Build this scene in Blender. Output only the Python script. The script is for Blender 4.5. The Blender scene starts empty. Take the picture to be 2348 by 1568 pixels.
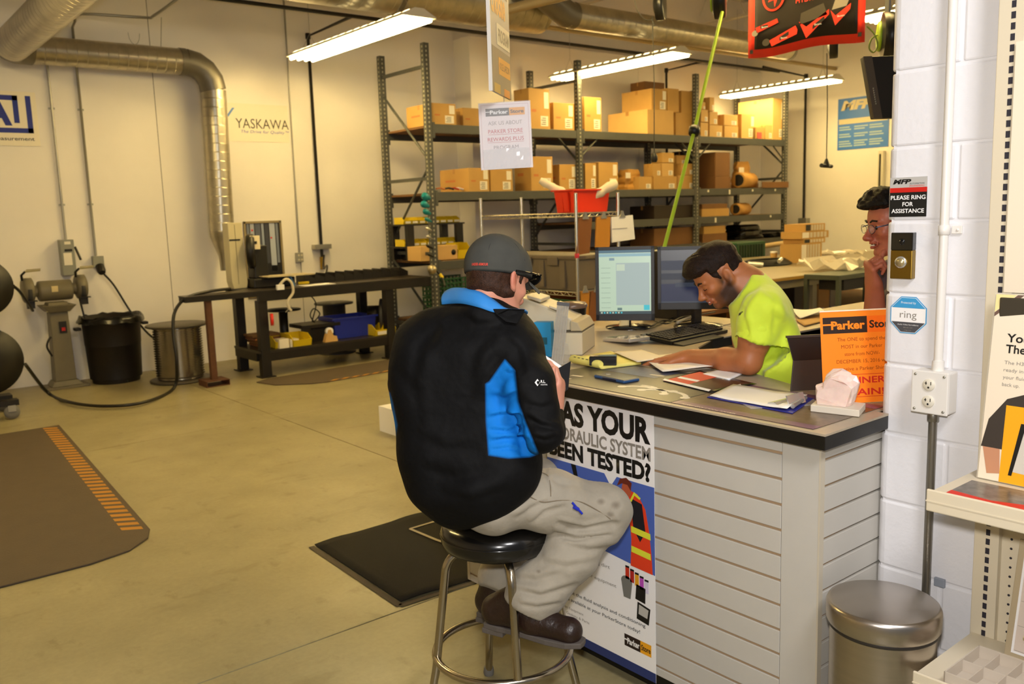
import bpy, bmesh, math, random
import numpy as np
from mathutils import Vector, Matrix, Euler
random.seed(7)
S = bpy.context.scene
COL = S.collection
PI = math.pi

# ---------------------------------------------------------------- camera
H = 1.66
YAW, PITCH, ROLL, FPX = 0.681092, 0.146628, -0.032744, 2002.99
_fw = Vector((math.sin(YAW)*math.cos(PITCH), math.cos(YAW)*math.cos(PITCH), -math.sin(PITCH)))
_r0 = Vector((math.cos(YAW), -math.sin(YAW), 0)); _u0 = _r0.cross(_fw)
CR = math.cos(ROLL)*_r0 + math.sin(ROLL)*_u0
CU = -math.sin(ROLL)*_r0 + math.cos(ROLL)*_u0
CAM = Vector((0, 0, H))
cd = bpy.data.cameras.new('camera'); cam = bpy.data.objects.new('camera', cd); COL.objects.link(cam)
m = Matrix((CR, CU, -_fw)).transposed().to_4x4(); m.translation = CAM
cam.matrix_world = m
cd.sensor_width = 36; cd.lens = FPX/2348*36; cd.clip_start = 0.05; cd.clip_end = 100
cd.dof.use_dof = True; cd.dof.focus_distance = 2.5; cd.dof.aperture_fstop = 5.6
S.camera = cam

# ---------------------------------------------------------------- light, exposure
S.view_settings.view_transform = 'Standard'; S.view_settings.look = 'None'
S.view_settings.gamma = 1; S.view_settings.exposure = 0.0
S.view_settings.use_curve_mapping = False
W = bpy.data.worlds.new('world'); S.world = W; W.use_nodes = True
W.node_tree.nodes['Background'].inputs[0].default_value = (0.92, 0.92, 0.95, 1)
W.node_tree.nodes['Background'].inputs[1].default_value = 0.20

def area(name, loc, target, sx, sy, power, color):
    l = bpy.data.lights.new(name, 'AREA'); l.shape = 'RECTANGLE'; l.size = sx; l.size_y = sy
    l.energy = power; l.color = color
    o = bpy.data.objects.new(name, l); COL.objects.link(o); o.location = loc
    o.rotation_euler = (Vector(target)-Vector(loc)).to_track_quat('-Z', 'Y').to_euler()
    return o
# the photographer's flash above the lens and the shop lights over the sales area behind
fl = bpy.data.lights.new('camera_flash', 'AREA'); fl.shape = 'DISK'; fl.size = 0.10; fl.energy = 46; fl.color = (1, .96, .93)
flo = bpy.data.objects.new('camera_flash', fl); COL.objects.link(flo)
flo.location = CAM + CU*0.16 + _fw*0.02
flo.rotation_euler = (_fw + CU*0.05).to_track_quat('-Z', 'Y').to_euler()
area('shop_ceiling_light', (0.9, -0.6, 3.3), (1.7, 1.6, 0.6), 0.7, 0.7, 62, (1, .98, .99))

# ---------------------------------------------------------------- rays
def ray(x, y): return _fw + ((x-1174)*CR - (y-784)*CU)/FPX
def atZ(x, y, z): d = ray(x, y); return CAM + d*((z-H)/d.z)
def atX(x, y, v): d = ray(x, y); return CAM + d*(v/d.x)
def atY(x, y, v): d = ray(x, y); return CAM + d*(v/d.y)
def atD(x, y, t): return CAM + ray(x, y)*t

# ---------------------------------------------------------------- materials
def lin(c):
    if isinstance(c, str):
        c = c.lstrip('#'); c = [int(c[i:i+2], 16)/255 for i in (0, 2, 4)]
    return tuple(((v/12.92) if v <= 0.04045 else ((v+0.055)/1.055)**2.4) for v in c)
_M = {}
def mat(name, col, rough=0.6, metal=0.0, var=0.0, vscale=8.0, bump=0.0, bscale=60.0, coat=0.0, emit=None, estr=0, alpha=None, trans=0, ior=1.45, aniso=0, stretch=None, sss=0, sheen=0):
    if name in _M: return _M[name]
    M = bpy.data.materials.new(name); M.use_nodes = True; nt = M.node_tree; N = nt.nodes; L = nt.links
    B = N['Principled BSDF']; c = lin(col)
    B.inputs['Base Color'].default_value = (*c, 1); B.inputs['Roughness'].default_value = rough
    B.inputs['Metallic'].default_value = metal; B.inputs['IOR'].default_value = ior
    if coat: B.inputs['Coat Weight'].default_value = coat; B.inputs['Coat Roughness'].default_value = .08
    if trans: B.inputs['Transmission Weight'].default_value = trans
    if sss: B.inputs['Subsurface Weight'].default_value = sss; B.inputs['Subsurface Radius'].default_value = (.01, .004, .002); B.inputs['Subsurface Scale'].default_value = 1
    if sheen: B.inputs['Sheen Weight'].default_value = sheen
    if emit is not None:
        B.inputs['Emission Color'].default_value = (*lin(emit), 1); B.inputs['Emission Strength'].default_value = estr
    if alpha is not None: B.inputs['Alpha'].default_value = alpha
    if var or bump:
        tc = N.new('ShaderNodeTexCoord'); mp = N.new('ShaderNodeMapping'); L.new(tc.outputs['Object'], mp.inputs[0])
        if stretch: mp.inputs['Scale'].default_value = stretch
    if var:
        n = N.new('ShaderNodeTexNoise'); n.inputs['Scale'].default_value = vscale; n.inputs['Detail'].default_value = 5; n.inputs['Roughness'].default_value = .6
        L.new(mp.outputs[0], n.inputs['Vector'])
        r = N.new('ShaderNodeMapRange'); r.inputs[1].default_value = .3; r.inputs[2].default_value = .7
        r.inputs[3].default_value = 1-var; r.inputs[4].default_value = 1+var
        L.new(n.outputs['Fac'], r.inputs[0])
        x = N.new('ShaderNodeMix'); x.data_type = 'RGBA'; x.blend_type = 'MULTIPLY'; x.inputs[0].default_value = 1
        x.inputs[6].default_value = (*c, 1); L.new(r.outputs[0], x.inputs[7]); L.new(x.outputs[2], B.inputs['Base Color'])
        M['mixnode'] = x.name
    if bump:
        n = N.new('ShaderNodeTexNoise'); n.inputs['Scale'].default_value = bscale; n.inputs['Detail'].default_value = 3
        L.new(mp.outputs[0], n.inputs['Vector'])
        b = N.new('ShaderNodeBump'); b.inputs['Strength'].default_value = 1; b.inputs['Distance'].default_value = bump
        L.new(n.outputs['Fac'], b.inputs['Height']); L.new(b.outputs[0], B.inputs['Normal'])
    _M[name] = M; return M

# ---------------------------------------------------------------- objects
def chain_loc(o):
    v = Vector((0, 0, 0))
    while o is not None: v += o.location; o = o.parent
    return v
def tag(o, label=None, cat=None, group=None, kind=None):
    if label: o['label'] = label
    if cat: o['category'] = cat
    if group: o['group'] = group
    if kind: o['kind'] = kind
    return o
def thing(name, label, cat, loc=(0, 0, 0), group=None):
    o = bpy.data.objects.new(name, None); COL.objects.link(o); o.location = loc; o.empty_display_size = .05
    return tag(o, label, cat, group)
def setting(name, loc=(0, 0, 0)):
    o = bpy.data.objects.new(name, None); COL.objects.link(o); o.location = loc
    o['kind'] = 'structure'; return o
def copy_tree(o, parent=None):
    c = o.copy(); COL.objects.link(c); c.parent = parent
    for ch in [x for x in o.children]: copy_tree(ch, c)
    return c

def basis(d):
    d = Vector(d).normalized(); a = Vector((0, 0, 1)) if abs(d.z) < .95 else Vector((1, 0, 0))
    u = d.cross(a).normalized(); return u, d.cross(u).normalized(), d

class MB:
    def __init__(s): s.v = []; s.f = []; s.smooth = set()
    def add(s, vs, fs, sm=False):
        b = len(s.v); s.v += [tuple(v) for v in vs]
        for f in fs:
            if sm: s.smooth.add(len(s.f))
            s.f.append(tuple(b+i for i in f))
        return s
    def box(s, c, d, R=None):
        c = Vector(c); h = Vector(d)/2; vs = []
        for x in (-1, 1):
            for y in (-1, 1):
                for z in (-1, 1):
                    p = Vector((x*h.x, y*h.y, z*h.z))
                    if R is not None: p = R @ p
                    vs.append(c+p)
        return s.add(vs, [(0, 1, 3, 2), (4, 6, 7, 5), (0, 4, 5, 1), (2, 3, 7, 6), (0, 2, 6, 4), (1, 5, 7, 3)])
    def b2(s, lo, hi):
        lo = Vector(lo); hi = Vector(hi)
        return s.box((lo+hi)/2, (abs(hi.x-lo.x), abs(hi.y-lo.y), abs(hi.z-lo.z)))
    def cyl(s, a, b, r, r2=None, n=16, caps=True, sm=True):
        a = Vector(a); b = Vector(b); u, w, d = basis(b-a); r2 = r if r2 is None else r2
        vs = [a+(u*math.cos(2*PI*i/n)+w*math.sin(2*PI*i/n))*r for i in range(n)] + [b+(u*math.cos(2*PI*i/n)+w*math.sin(2*PI*i/n))*r2 for i in range(n)]
        s.add(vs, [(i, (i+1) % n, n+(i+1) % n, n+i) for i in range(n)], sm)
        if caps: s.add(vs[:n], [tuple(reversed(range(n)))]); s.add(vs[n:], [tuple(range(n))])
        return s
    def tube(s, pts, r, n=8, closed=False, rs=None, flat=1.0, up=None):
        P = [Vector(p) for p in pts]; K = len(P); vs = []
        t0 = (P[1]-P[0]).normalized(); u, w, _ = basis(t0)
        if up is not None: u = Vector(up).normalized(); w = t0.cross(u).normalized()
        for k in range(K):
            if closed: t = (P[(k+1) % K]-P[k-1]).normalized()
            else: t = (P[min(k+1, K-1)]-P[max(k-1, 0)]).normalized()
            w = t.cross(u).normalized() if t.cross(u).length > 1e-6 else w
            u = w.cross(t).normalized()
            rr = rs[k] if rs else r
            vs += [P[k]+(u*math.cos(2*PI*i/n)*flat+w*math.sin(2*PI*i/n))*rr for i in range(n)]
        fs = []
        for k in range(K if closed else K-1):
            k2 = (k+1) % K
            fs += [(k*n+i, k2*n+i, k2*n+(i+1) % n, k*n+(i+1) % n) for i in range(n)]
        s.add(vs, fs, True)
        if not closed: s.add(vs[:n], [tuple(range(n))]); s.add(vs[-n:], [tuple(reversed(range(n)))])
        return s
    def lathe(s, c, prof, n=32, axis=(0, 0, 1), cap=True):
        c = Vector(c); u, w, d = basis(axis); vs = []
        for r, z in prof: vs += [c+d*z+(u*math.cos(2*PI*i/n)+w*math.sin(2*PI*i/n))*max(r, 1e-5) for i in range(n)]
        K = len(prof); fs = [(k*n+i, k*n+(i+1) % n, (k+1)*n+(i+1) % n, (k+1)*n+i) for k in range(K-1) for i in range(n)]
        s.add(vs, fs, True)
        if cap: s.add(vs[:n], [tuple(reversed(range(n)))]); s.add(vs[-n:], [tuple(range(n))])
        return s
    def prism(s, poly, o, xd, yd, h):
        """polygon in the plane (o; xd, yd) extruded by h along the normal"""
        o = Vector(o); xd = Vector(xd); yd = Vector(yd); nn = xd.cross(yd).normalized(); n = len(poly)
        vs = [o+xd*p[0]+yd*p[1] for p in poly]; vs += [v+nn*h for v in vs]
        s.add(vs, [tuple(reversed(range(n))), tuple(range(n, 2*n))] + [(i, (i+1) % n, n+(i+1) % n, n+i) for i in range(n)])
        return s
    def grid(s, P, sm=True):
        K = len(P); n = len(P[0]); vs = [p for row in P for p in row]
        return s.add(vs, [(k*n+i, k*n+i+1, (k+1)*n+i+1, (k+1)*n+i) for k in range(K-1) for i in range(n-1)], sm)
    def build(s, name, material, parent=None, bevel=0, solid=0, sub=0, kind=None, label=None, weld=False):
        me = bpy.data.meshes.new(name); off = chain_loc(parent)
        me.from_pydata([(v[0]-off.x, v[1]-off.y, v[2]-off.z) for v in s.v], [], s.f)
        if s.smooth:
            sm = [i in s.smooth for i in range(len(s.f))]; me.polygons.foreach_set('use_smooth', sm)
        bm = bmesh.new(); bm.from_mesh(me)
        if weld: bmesh.ops.remove_doubles(bm, verts=bm.verts, dist=1e-5)
        bmesh.ops.recalc_face_normals(bm, faces=bm.faces); bm.to_mesh(me); bm.free()
        me.materials.append(material)
        o = bpy.data.objects.new(name, me); COL.objects.link(o); o.parent = parent
        if solid: md = o.modifiers.new('s', 'SOLIDIFY'); md.thickness = solid
        if bevel: md = o.modifiers.new('b', 'BEVEL'); md.width = bevel; md.segments = 2; md.limit_method = 'ANGLE'
        if sub: md = o.modifiers.new('u', 'SUBSURF'); md.levels = sub; md.render_levels = sub
        if kind: o['kind'] = kind
        if label: o['label'] = label
        return o

class Frame:
    """a flat sheet in the room: origin o, unit axes x (along) and y (up the sheet)"""
    def __init__(s, o, x, y): s.o = Vector(o); s.x = Vector(x).normalized(); s.y = Vector(y).normalized(); s.n = s.x.cross(s.y).normalized()
    def p(s, a, b, h=0): return s.o+s.x*a+s.y*b+s.n*h
    def poly(s, pts, h0, t, mb=None):
        mb = mb or MB(); return mb.prism(pts, s.p(0, 0, h0), s.x, s.y, t)
    def rect(s, x0, y0, x1, y1, h0, t, mb=None): return s.poly([(x0, y0), (x1, y0), (x1, y1), (x0, y1)], h0, t, mb)
def circ(cx, cy, r, n=24, ry=None, a0=0, a1=2*PI):
    ry = r if ry is None else ry
    return [(cx+r*math.cos(a0+(a1-a0)*i/n), cy+ry*math.sin(a0+(a1-a0)*i/n)) for i in range(n)]
def ring2(F, cx, cy, r, w, h0, t, mb, n=32, ry=None, a0=0, a1=2*PI):
    ry = r if ry is None else ry
    for i in range(n):
        a = a0+(a1-a0)*i/n; b = a0+(a1-a0)*(i+1)/n
        F.poly([(cx+r*math.cos(a), cy+ry*math.sin(a)), (cx+r*math.cos(b), cy+ry*math.sin(b)), (cx+(r-w)*math.cos(b), cy+(ry-w)*math.sin(b)), (cx+(r-w)*math.cos(a), cy+(ry-w)*math.sin(a))], h0, t, mb)
    return mb
def text(F, s, x, y, h, material, parent, w=None, bold=0.0, align='l', name='lettering', h0=0.0016, ext=0.0002, shear=0, spacing=1.0):
    """letters as thin real geometry on a sheet; cap height about h, fitted to width w"""
    cu = bpy.data.curves.new(name, 'FONT'); cu.body = s; cu.size = 1.0; cu.resolution_u = 3
    cu.offset = bold; cu.shear = shear; cu.space_character = spacing
    t = bpy.data.objects.new(name, cu); COL.objects.link(t)
    dg = bpy.context.evaluated_depsgraph_get(); me = bpy.data.meshes.new_from_object(t.evaluated_get(dg))
    bpy.data.objects.remove(t); bpy.data.curves.remove(cu)
    n = len(me.vertices)
    if not n: return None
    co = np.empty(n*3, np.float32); me.vertices.foreach_get('co', co); co = co.reshape(-1, 3)
    x0, x1 = co[:, 0].min(), co[:, 0].max(); sy = h/0.729; sx = sy
    if w: sx = w/(x1-x0)
    ww = (x1-x0)*sx; ox = {'l': 0, 'c': -ww/2, 'r': -ww}[align]
    off = chain_loc(parent); o = F.p(0, 0, h0)-off
    P = np.array(o)[None]+np.outer((co[:, 0]-x0)*sx+x+ox, np.array(F.x))+np.outer(co[:, 1]*sy+y, np.array(F.y))
    me.vertices.foreach_set('co', P.astype(np.float32).ravel()); me.update()
    me.materials.clear(); me.materials.append(material)
    ob = bpy.data.objects.new(name, me); COL.objects.link(ob); ob.parent = parent
    return ob
def catmull(pts, k=6):
    P = [Vector(p) for p in pts]; out = []
    for i in range(len(P)-1):
        a = P[max(i-1, 0)]; b = P[i]; c = P[i+1]; d = P[min(i+2, len(P)-1)]
        for j in range(k):
            t = j/k; out.append(.5*((2*b)+(c-a)*t+(2*a-5*b+4*c-d)*t*t+(3*b-a-3*c+d)*t**3))
    out.append(P[-1]); return out
# ================================================================ materials of the place
m_wall = mat('painted_wall', '#efe9df', .55, var=.03, vscale=1.2, bump=.0008, bscale=90)
m_block = mat('painted_block', '#e4e3e6', .38, var=.015, bump=.0012, bscale=55)
m_ceil = mat('ceiling_deck', '#d8d2c4', .6)
m_galv = mat('galvanised_steel', '#b5ae9a', .30, .8, var=.16, vscale=7, bump=.0006, bscale=14)
m_galv2 = mat('galvanised_elbow', '#7b766a', .45, .6, var=.1, vscale=6)
m_black = mat('black_paint', '#16140f', .45)
m_pipe = mat('black_iron_pipe', '#1b1813', .5)
m_rackm = mat('rack_grey_steel', '#4c4d49', .5, .2, var=.06)
m_rackhole = mat('rack_slot_glint', '#a09a88', .5)
m_condu = mat('conduit_steel', '#a9a79c', .4, .7)
m_tube = mat('fluorescent_tube', '#ffffff', .5, emit=(1, .875, .58), estr=54)
m_fix = mat('fixture_enamel', '#d9d2bd', .45)
m_white = mat('white_print', '#f2f0ee', .5)
m_ink = mat('black_ink', '#12110f', .5)

# concrete
def concrete():
    M = bpy.data.materials.new('sealed_concrete'); M.use_nodes = True; nt = M.node_tree; N = nt.nodes; L = nt.links; B = N['Principled BSDF']
    g = N.new('ShaderNodeNewGeometry')
    def noise(s, d, r=.6, v=None, st=None):
        n = N.new('ShaderNodeTexNoise'); n.inputs['Scale'].default_value = s; n.inputs['Detail'].default_value = d; n.inputs['Roughness'].default_value = r
        if st:
            mp = N.new('ShaderNodeMapping'); mp.inputs['Scale'].default_value = st; L.new(g.outputs['Position'], mp.inputs[0]); L.new(mp.outputs[0], n.inputs['Vector'])
        else: L.new(g.outputs['Position'], n.inputs['Vector'])
        return n
    def ramp(n, a, b, c0, c1):
        r = N.new('ShaderNodeValToRGB'); r.color_ramp.elements[0].position = a; r.color_ramp.elements[1].position = b
        r.color_ramp.elements[0].color = (*c0, 1); r.color_ramp.elements[1].color = (*c1, 1); L.new(n.outputs['Fac'], r.inputs[0]); return r
    def mul(a, b):
        x = N.new('ShaderNodeMix'); x.data_type = 'RGBA'; x.blend_type = 'MULTIPLY'; x.inputs[0].default_value = 1
        L.new(a, x.inputs[6]); L.new(b, x.inputs[7]); return x.outputs[2]
    a = ramp(noise(1.3, 8, .65), .3, .7, lin('#837a5a'), lin('#9a916d'))
    b = ramp(noise(9, 5, .6, st=(1, .55, 1)), .60, .70, (1, 1, 1), (.80, .78, .74))
    c = ramp(noise(3.2, 4, .5, st=(.6, 1.6, 1)), .62, .67, (1, 1, 1), (.86, .84, .80))
    d = ramp(noise(40, 3), .35, .65, (.95, .95, .95), (1.05, 1.05, 1.05))
    L.new(mul(mul(a.outputs[0], b.outputs[0]), mul(c.outputs[0], d.outputs[0])), B.inputs['Base Color'])
    r = N.new('ShaderNodeMapRange'); r.inputs[3].default_value = .28; r.inputs[4].default_value = .5
    L.new(noise(2.5, 4).outputs['Fac'], r.inputs[0]); L.new(r.outputs[0], B.inputs['Roughness'])
    return M
m_conc = concrete(); m_joint = mat('joint_filler', '#4d4330', .8)

# floor: slabs between saw-cut joints
floor = setting('floor')
xs = [-4.5, -1.9, 1.45+.0, 4.8, 8.15, 11.5, 14.2]
xs = [-4.5, -0.95, 3.03, 7.0, 11.0, 14.25]; ys = [-3.0, -0.85, 3.057, 6.95, 10.35]
g = .003
for i in range(5):
    for j in range(4):
        MB().b2((xs[i]+g, ys[j]+g, -.12), (xs[i+1]-g, ys[j+1]-g, 0)).build('floor_slab', m_conc, floor, bevel=.002)
MB().b2((-4.5, -3, -.16), (14.25, 10.35, -.008)).build('joint_filler', m_joint, floor)

# walls
def wall(name, lo, hi, mtl=None):
    o = MB().b2(lo, hi).build(name, mtl or m_wall); o['kind'] = 'structure'; return o
ZC = 5.4
wb = setting('wall_back', (0, 10.35, 0))
for a, b in ((-4.5, -1.35), (-1.343, 3.33), (3.337, 4.965), (4.972, 7.5)):
    MB().b2((a, 10.35, 0), (b, 10.55, ZC)).build('wall_panel', m_wall, wb)
MB().b2((-4.5, 10.352, 0), (7.5, 10.56, ZC)).build('panel_joint', m_joint, wb)
wr = setting('wall_rear', (7.5, 9.98, 0))
for a, b in ((7.5, 10.9), (10.907, 14.45)): MB().b2((a, 9.98, 0), (b, 10.7, 4.08)).build('wall_panel', m_wall, wr)
MB().b2((7.52, 9.985, 0), (14.45, 10.68, 4.07)).build('panel_joint', m_joint, wr)
wall('wall_upper', (7.5, 10.4, 4.0), (14.45, 10.6, ZC))
wall('wall_right', (14.25, 2.0, 0), (14.45, 10.4, ZC))
wall('wall_left', (-4.7, -3, 0), (-4.5, 10.55, ZC))

# ceiling: ribbed steel deck, ribs run along x
ce = setting('ceiling', (0, 0, ZC))
prof = []; y = -3.0
while y < 10.6:
    prof += [(y, ZC), (y+.09, ZC), (y+.11, ZC+.04), (y+.16, ZC+.04)]; y += .18
MB().grid([[(-4.6, a, b) for a, b in prof], [(14.4, a, b) for a, b in prof]], sm=False).build('roof_deck', m_ceil, ce)
MB().b2((-4.6, -3, ZC+.05), (14.4, 10.6, ZC+.1)).build('roof_board', m_ceil, ce)
for x in (1.0, 4.0, 7.0, 10.0, 13.0):
    mb = MB(); mb.b2((x-.05, -3, ZC-.06), (x+.05, 10.5, ZC-.02)); mb.b2((x-.05, -3, ZC-.56), (x+.05, 10.5, ZC-.52))
    for k in range(26): mb.cyl((x, -3+k*.54, ZC-.54), (x, -3+k*.54+.27, ZC-.04), .012, n=5); mb.cyl((x, -3+k*.54+.27, ZC-.04), (x, -3+k*.54+.54, ZC-.54), .012, n=5)
    mb.build('roof_joist', m_ceil, ce)

# painted block partition wall with its rounded free end
XW = 2.40
pw = setting('wall_partition', (2.5, 1.0, 0))
def block(y0, y1, z0, z1, end):
    mb = MB(); x1 = XW+.2; gj = .0025
    y0 += gj; y1 -= gj; z0 += gj; z1 -= gj
    if end:
        rr = .028; pts = [(XW, y0), (XW, y1-rr)] + [(XW+rr-rr*math.cos(a), y1-rr+rr*math.sin(a)) for a in (PI/6, PI/3, PI/2)] + [(x1, y1), (x1, y0)]
    else: pts = [(XW, y0), (XW, y1), (x1, y1), (x1, y0)]
    mb.prism([(p[0], p[1]) for p in reversed(pts)], (0, 0, z1), (1, 0, 0), (0, 1, 0), -(z1-z0)) if False else mb.prism(pts, (0, 0, z0), (1, 0, 0), (0, 1, 0), z1-z0)
    mb.build('wall_block', m_block, pw, bevel=.006)
YE = 1.268
k = 0; z = -.0236-.0+.0
z = -.0236
while z < ZC:
    y1 = YE; w = .1985 if k % 2 == 0 else .397; first = True
    while y1 > -2.4:
        block(y1-w, y1, max(z, .001), z+.2032, first); y1 -= w; w = .397; first = False
    z += .2032; k += 1
MB().b2((XW+.004, -2.3, 0), (XW+.196, YE-.02, ZC)).build('mortar', m_block, pw)

# ================================================================ ducts and pipes
def ducttube(mb, pts, r, seam=.10, n=28):
    """spiral duct: a smooth tube with raised seams along it"""
    a = Vector(pts[0]); b = Vector(pts[1]); L = (b-a).length; prof = []; z = 0
    while z < L: prof += [(r, z), (r, z+.004), (r, z+seam-.012), (r, z+seam-.008), (r+.0012, z+seam-.004), (r, z+seam)]; z += seam
    prof = [p for p in prof if p[1] <= L]+[(r, L)]
    mb.lathe(a, prof, n, axis=b-a, cap=False); return mb
R1 = .142; YD = 10.12
t = thing('wall_duct', 'spiral galvanised duct running along the wall and turning down towards the bench', 'duct', (3.0, YD, 3.4))
zd = atY(250, 128, YD).z
xa = atY(72, 120, YD).x; xb = atY(425, 146, YD).x
ducttube(MB(), [(xa, YD, zd), (xb, YD, zd)], R1).build('duct_run', m_galv, t)
pv0 = atY(490, 222, YD); pv1 = atY(505, 545, YD)
mb = MB(); cx = xb; el = []
for i in range(5):
    a = i*PI/8; el.append((xb+(pv0.x-xb)*math.sin(a), YD, zd-(pv0.x-xb)*(1-math.cos(a))))
mb.tube(el, R1+.004, 28); mb.lathe((xb-.07, YD, zd), [(R1+.006, 0), (R1+.006, .07)], 28, axis=(1, 0, 0)).build('elbow', m_galv2, t)
ducttube(MB(), [(pv0.x, YD, zd-(pv0.x-xb)), (pv0.x-.03, YD, 1.55)], R1).build('duct_drop', m_galv, t)
MB().lathe((pv0.x-.03, YD, 1.55), [(R1, 0), (R1*.95, -.06), (.06, -.28), (.05, -.45)], 24).build('duct_taper', m_galv, t)
MB().tube([(3.1+.06*math.sin(a), YD, zd+.14+.12*(1-math.cos(a))) for a in [i*PI/6-PI/2*1 for i in range(7)]], .003, 5).build('hanger_wire', m_condu, t)

t = thing('overhead_branch_duct', 'wide spiral duct crossing overhead at the upper left corner', 'duct', (1.9, 6, 3.45))
xe = atY(20, 118, YD).x
a_ = Vector((xe, YD-.25, zd)); b_ = atX(290, -110, xe+.02)
ducttube(MB(), [(xe, YD-.2, zd), (xe, b_.y, zd+.02)], R1+.02).build('duct_run', m_galv, t)
mb = MB(); mb.tube([(xe, YD-.26, zd), (xe, YD-.12, zd), (xe+.06, YD-.02, zd), (xe+.2, YD, zd)], R1+.012, 24); mb.build('elbow', m_galv2, t)

t = thing('main_trunk_duct', 'large spiral trunk duct under the roof above the hanging tube light', 'duct', (3, 8.1, 4.0))
YM = 8.1; zb = atY(855, 26, YM).z; RM = .29
ducttube(MB(), [(1.2, YM, zb+RM), (atY(1235, 0, YM).x, YM, zb+RM)], RM, .12, 36).build('duct_run', m_galv, t)
xv = atY(1040, 5, YM-RM).x
MB().b2((xv-.13, YM-RM-.012, zb+RM-.10), (xv+.13, YM-RM+.05, zb+RM+.2)).build('vent_opening', m_black, t)
for px_ in (900, 1110):
    xx = atY(px_, 20, YM).x; MB().lathe((xx, YM, zb+RM), [(RM+.006, 0), (RM+.006, .05)], 36, axis=(1, 0, 0)).build('duct_coupling', m_galv2, t)
t = thing('branch_trunk_duct', 'long spiral duct running to the right under the roof above the rack', 'duct', (9, 7.5, 3.9))
YB = 7.6; p0 = atY(1300, 38, YB); p1 = atY(1805, 118, YB)
ducttube(MB(), [(p0.x, YB, p0.z+.02), (p1.x, YB, p0.z+.02)], .145, .1, 28).build('duct_run', m_galv, t)
mb = MB(); q = p0.copy(); q.z += .02
mb.tube([q+Vector((.1, 0, 0)), q, q+Vector((-.25, 0, .12)), q+Vector((-.55, 0, .30))], .15, 20); mb.build('elbow', m_galv2, t)
mb = MB(); q = Vector((p1.x, YB, p0.z+.02))
mb.lathe(q, [(.15, 0), (.15, .05)], 24, axis=(1, 0, 0)); mb.build('duct_collar', m_galv2, t)

def pipe(name, label, pts, r, mtl=m_pipe, cat='pipe', fit=True, group=None, cl=.025):
    t = thing(name, label, cat, pts[0], group)
    MB().tube(catmull(pts, 5) if len(pts) > 2 and not fit else pts, r, 10).build('pipe_run', mtl, t)
    if fit:
        for p in pts[1:-1]: MB().lathe(Vector(p)-Vector((0, 0, r*1.8)), [(r*1.4, 0), (r*1.6, .01), (r*1.6, r*3.4), (r*1.4, r*3.6)], 12).build('pipe_fitting', mtl, t)
    return t
YP = atX(808, 37, 5.24).y; ZP = atX(808, 37, 5.24).z
pipe('air_main_pipe', 'long black iron air pipe running under the trunk duct', [(-1, YP, ZP), (13.6, YP, ZP)], .022)
def drop(x, zend, label, yw=10.29):
    return pipe('air_drop_pipe', label, [(x, YP, ZP), (x, yw, ZP-.03), (x, yw, zend)], .02)
t = drop(5.24, 1.18, 'black iron drop pipe down the wall left of the rack')
o = MB().b2((5.13, 10.24, 1.28), (5.36, 10.34, 1.34)).build('pipe_bracket', m_condu, t)
MB().cyl((5.24, 10.29, 1.18), (5.24, 10.29, 1.02), .03, n=12).build('filter_bowl', mat('brass', '#a58430', .35, .8), t)
MB().tube(catmull([(5.25, 10.25, 1.2), (5.1, 10.0, 1.05), (4.95, 9.6, 1.1), (4.8, 9.4, .93)], 6), .011, 6).build('air_hose', m_black, t)
drop(atY(1530, 170, 9.9).x, 1.6, 'black iron drop pipe behind the middle of the rack', 9.92)
xq = atY(1230, 120, 8.9).x
xr = 14.17; pr = atX(1848, 175, xr); pr2 = atX(1850, 515, xr)
t = pipe('right_wall_pipe', 'black iron pipe down the far right wall beside the rack', [(12.9, pr.y, ZP), (xr, pr.y, pr.z), (xr, pr.y, pr2.z)], .022)
MB().b2((xr-.05, pr.y-.08, pr2.z+.02), (xr+.08, pr.y+.08, pr2.z+.12)).build('pipe_valve', m_condu, t)

t = thing('wall_conduit', 'thin steel conduit on the back wall above the grinder switch', 'conduit', (2.26, 10.33, 1.5))
MB().tube([(2.262, 10.33, 1.53), (2.262, 10.33, 4.2)], .013, 8).build('conduit_tube', m_condu, t)
for z in (1.9, 2.9, 3.8): MB().box((2.262, 10.34, z), (.06, .012, .02)).build('strap', m_condu, t)
t = thing('wall_conduit', 'thin steel conduit that bends over the wall duct and climbs to the roof', 'conduit', (2.55, 10.33, 1.3))
cpts = [(2.545, 10.33, 1.33), (2.545, 10.33, zd+.30), atY(172, 48, 10.2), atY(187, 32, 10.1), atY(330, 40, 9.9), atY(352, 36, 9.7), atY(410, -5, 9.0)]
MB().tube(cpts[:2]+catmull(cpts[2:], 4), .014, 8).build('conduit_tube', m_condu, t)
for z in (1.9, 2.9): MB().box((2.545, 10.34, z), (.06, .012, .02)).build('strap', m_condu, t)
MB().tube([atY(370, 40, 9.9), atY(369, 108, YD)], .004, 5).build('hanger_rod', m_condu, t)
t = thing('wall_conduit', 'thin conduit down the wall panel joint to a double socket', 'conduit', (4.94, 10.33, 1.2))
MB().tube([(4.945, 10.33, 1.25), (4.975, 10.33, 4.6)], .009, 8).build('conduit_tube', m_condu, t)
MB().box((4.935, 10.31, 1.19), (.085, .06, .12)).build('socket_box', m_condu, t, bevel=.004)
for dx in (-.02, .02):
    for dz in (-.028, .028): MB().cyl((4.935+dx, 10.285, 1.19+dz), (4.935+dx, 10.278, 1.19+dz), .014, n=10).build('socket_face', mat('ivory_plastic', '#d8d0b4', .4), t)
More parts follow.
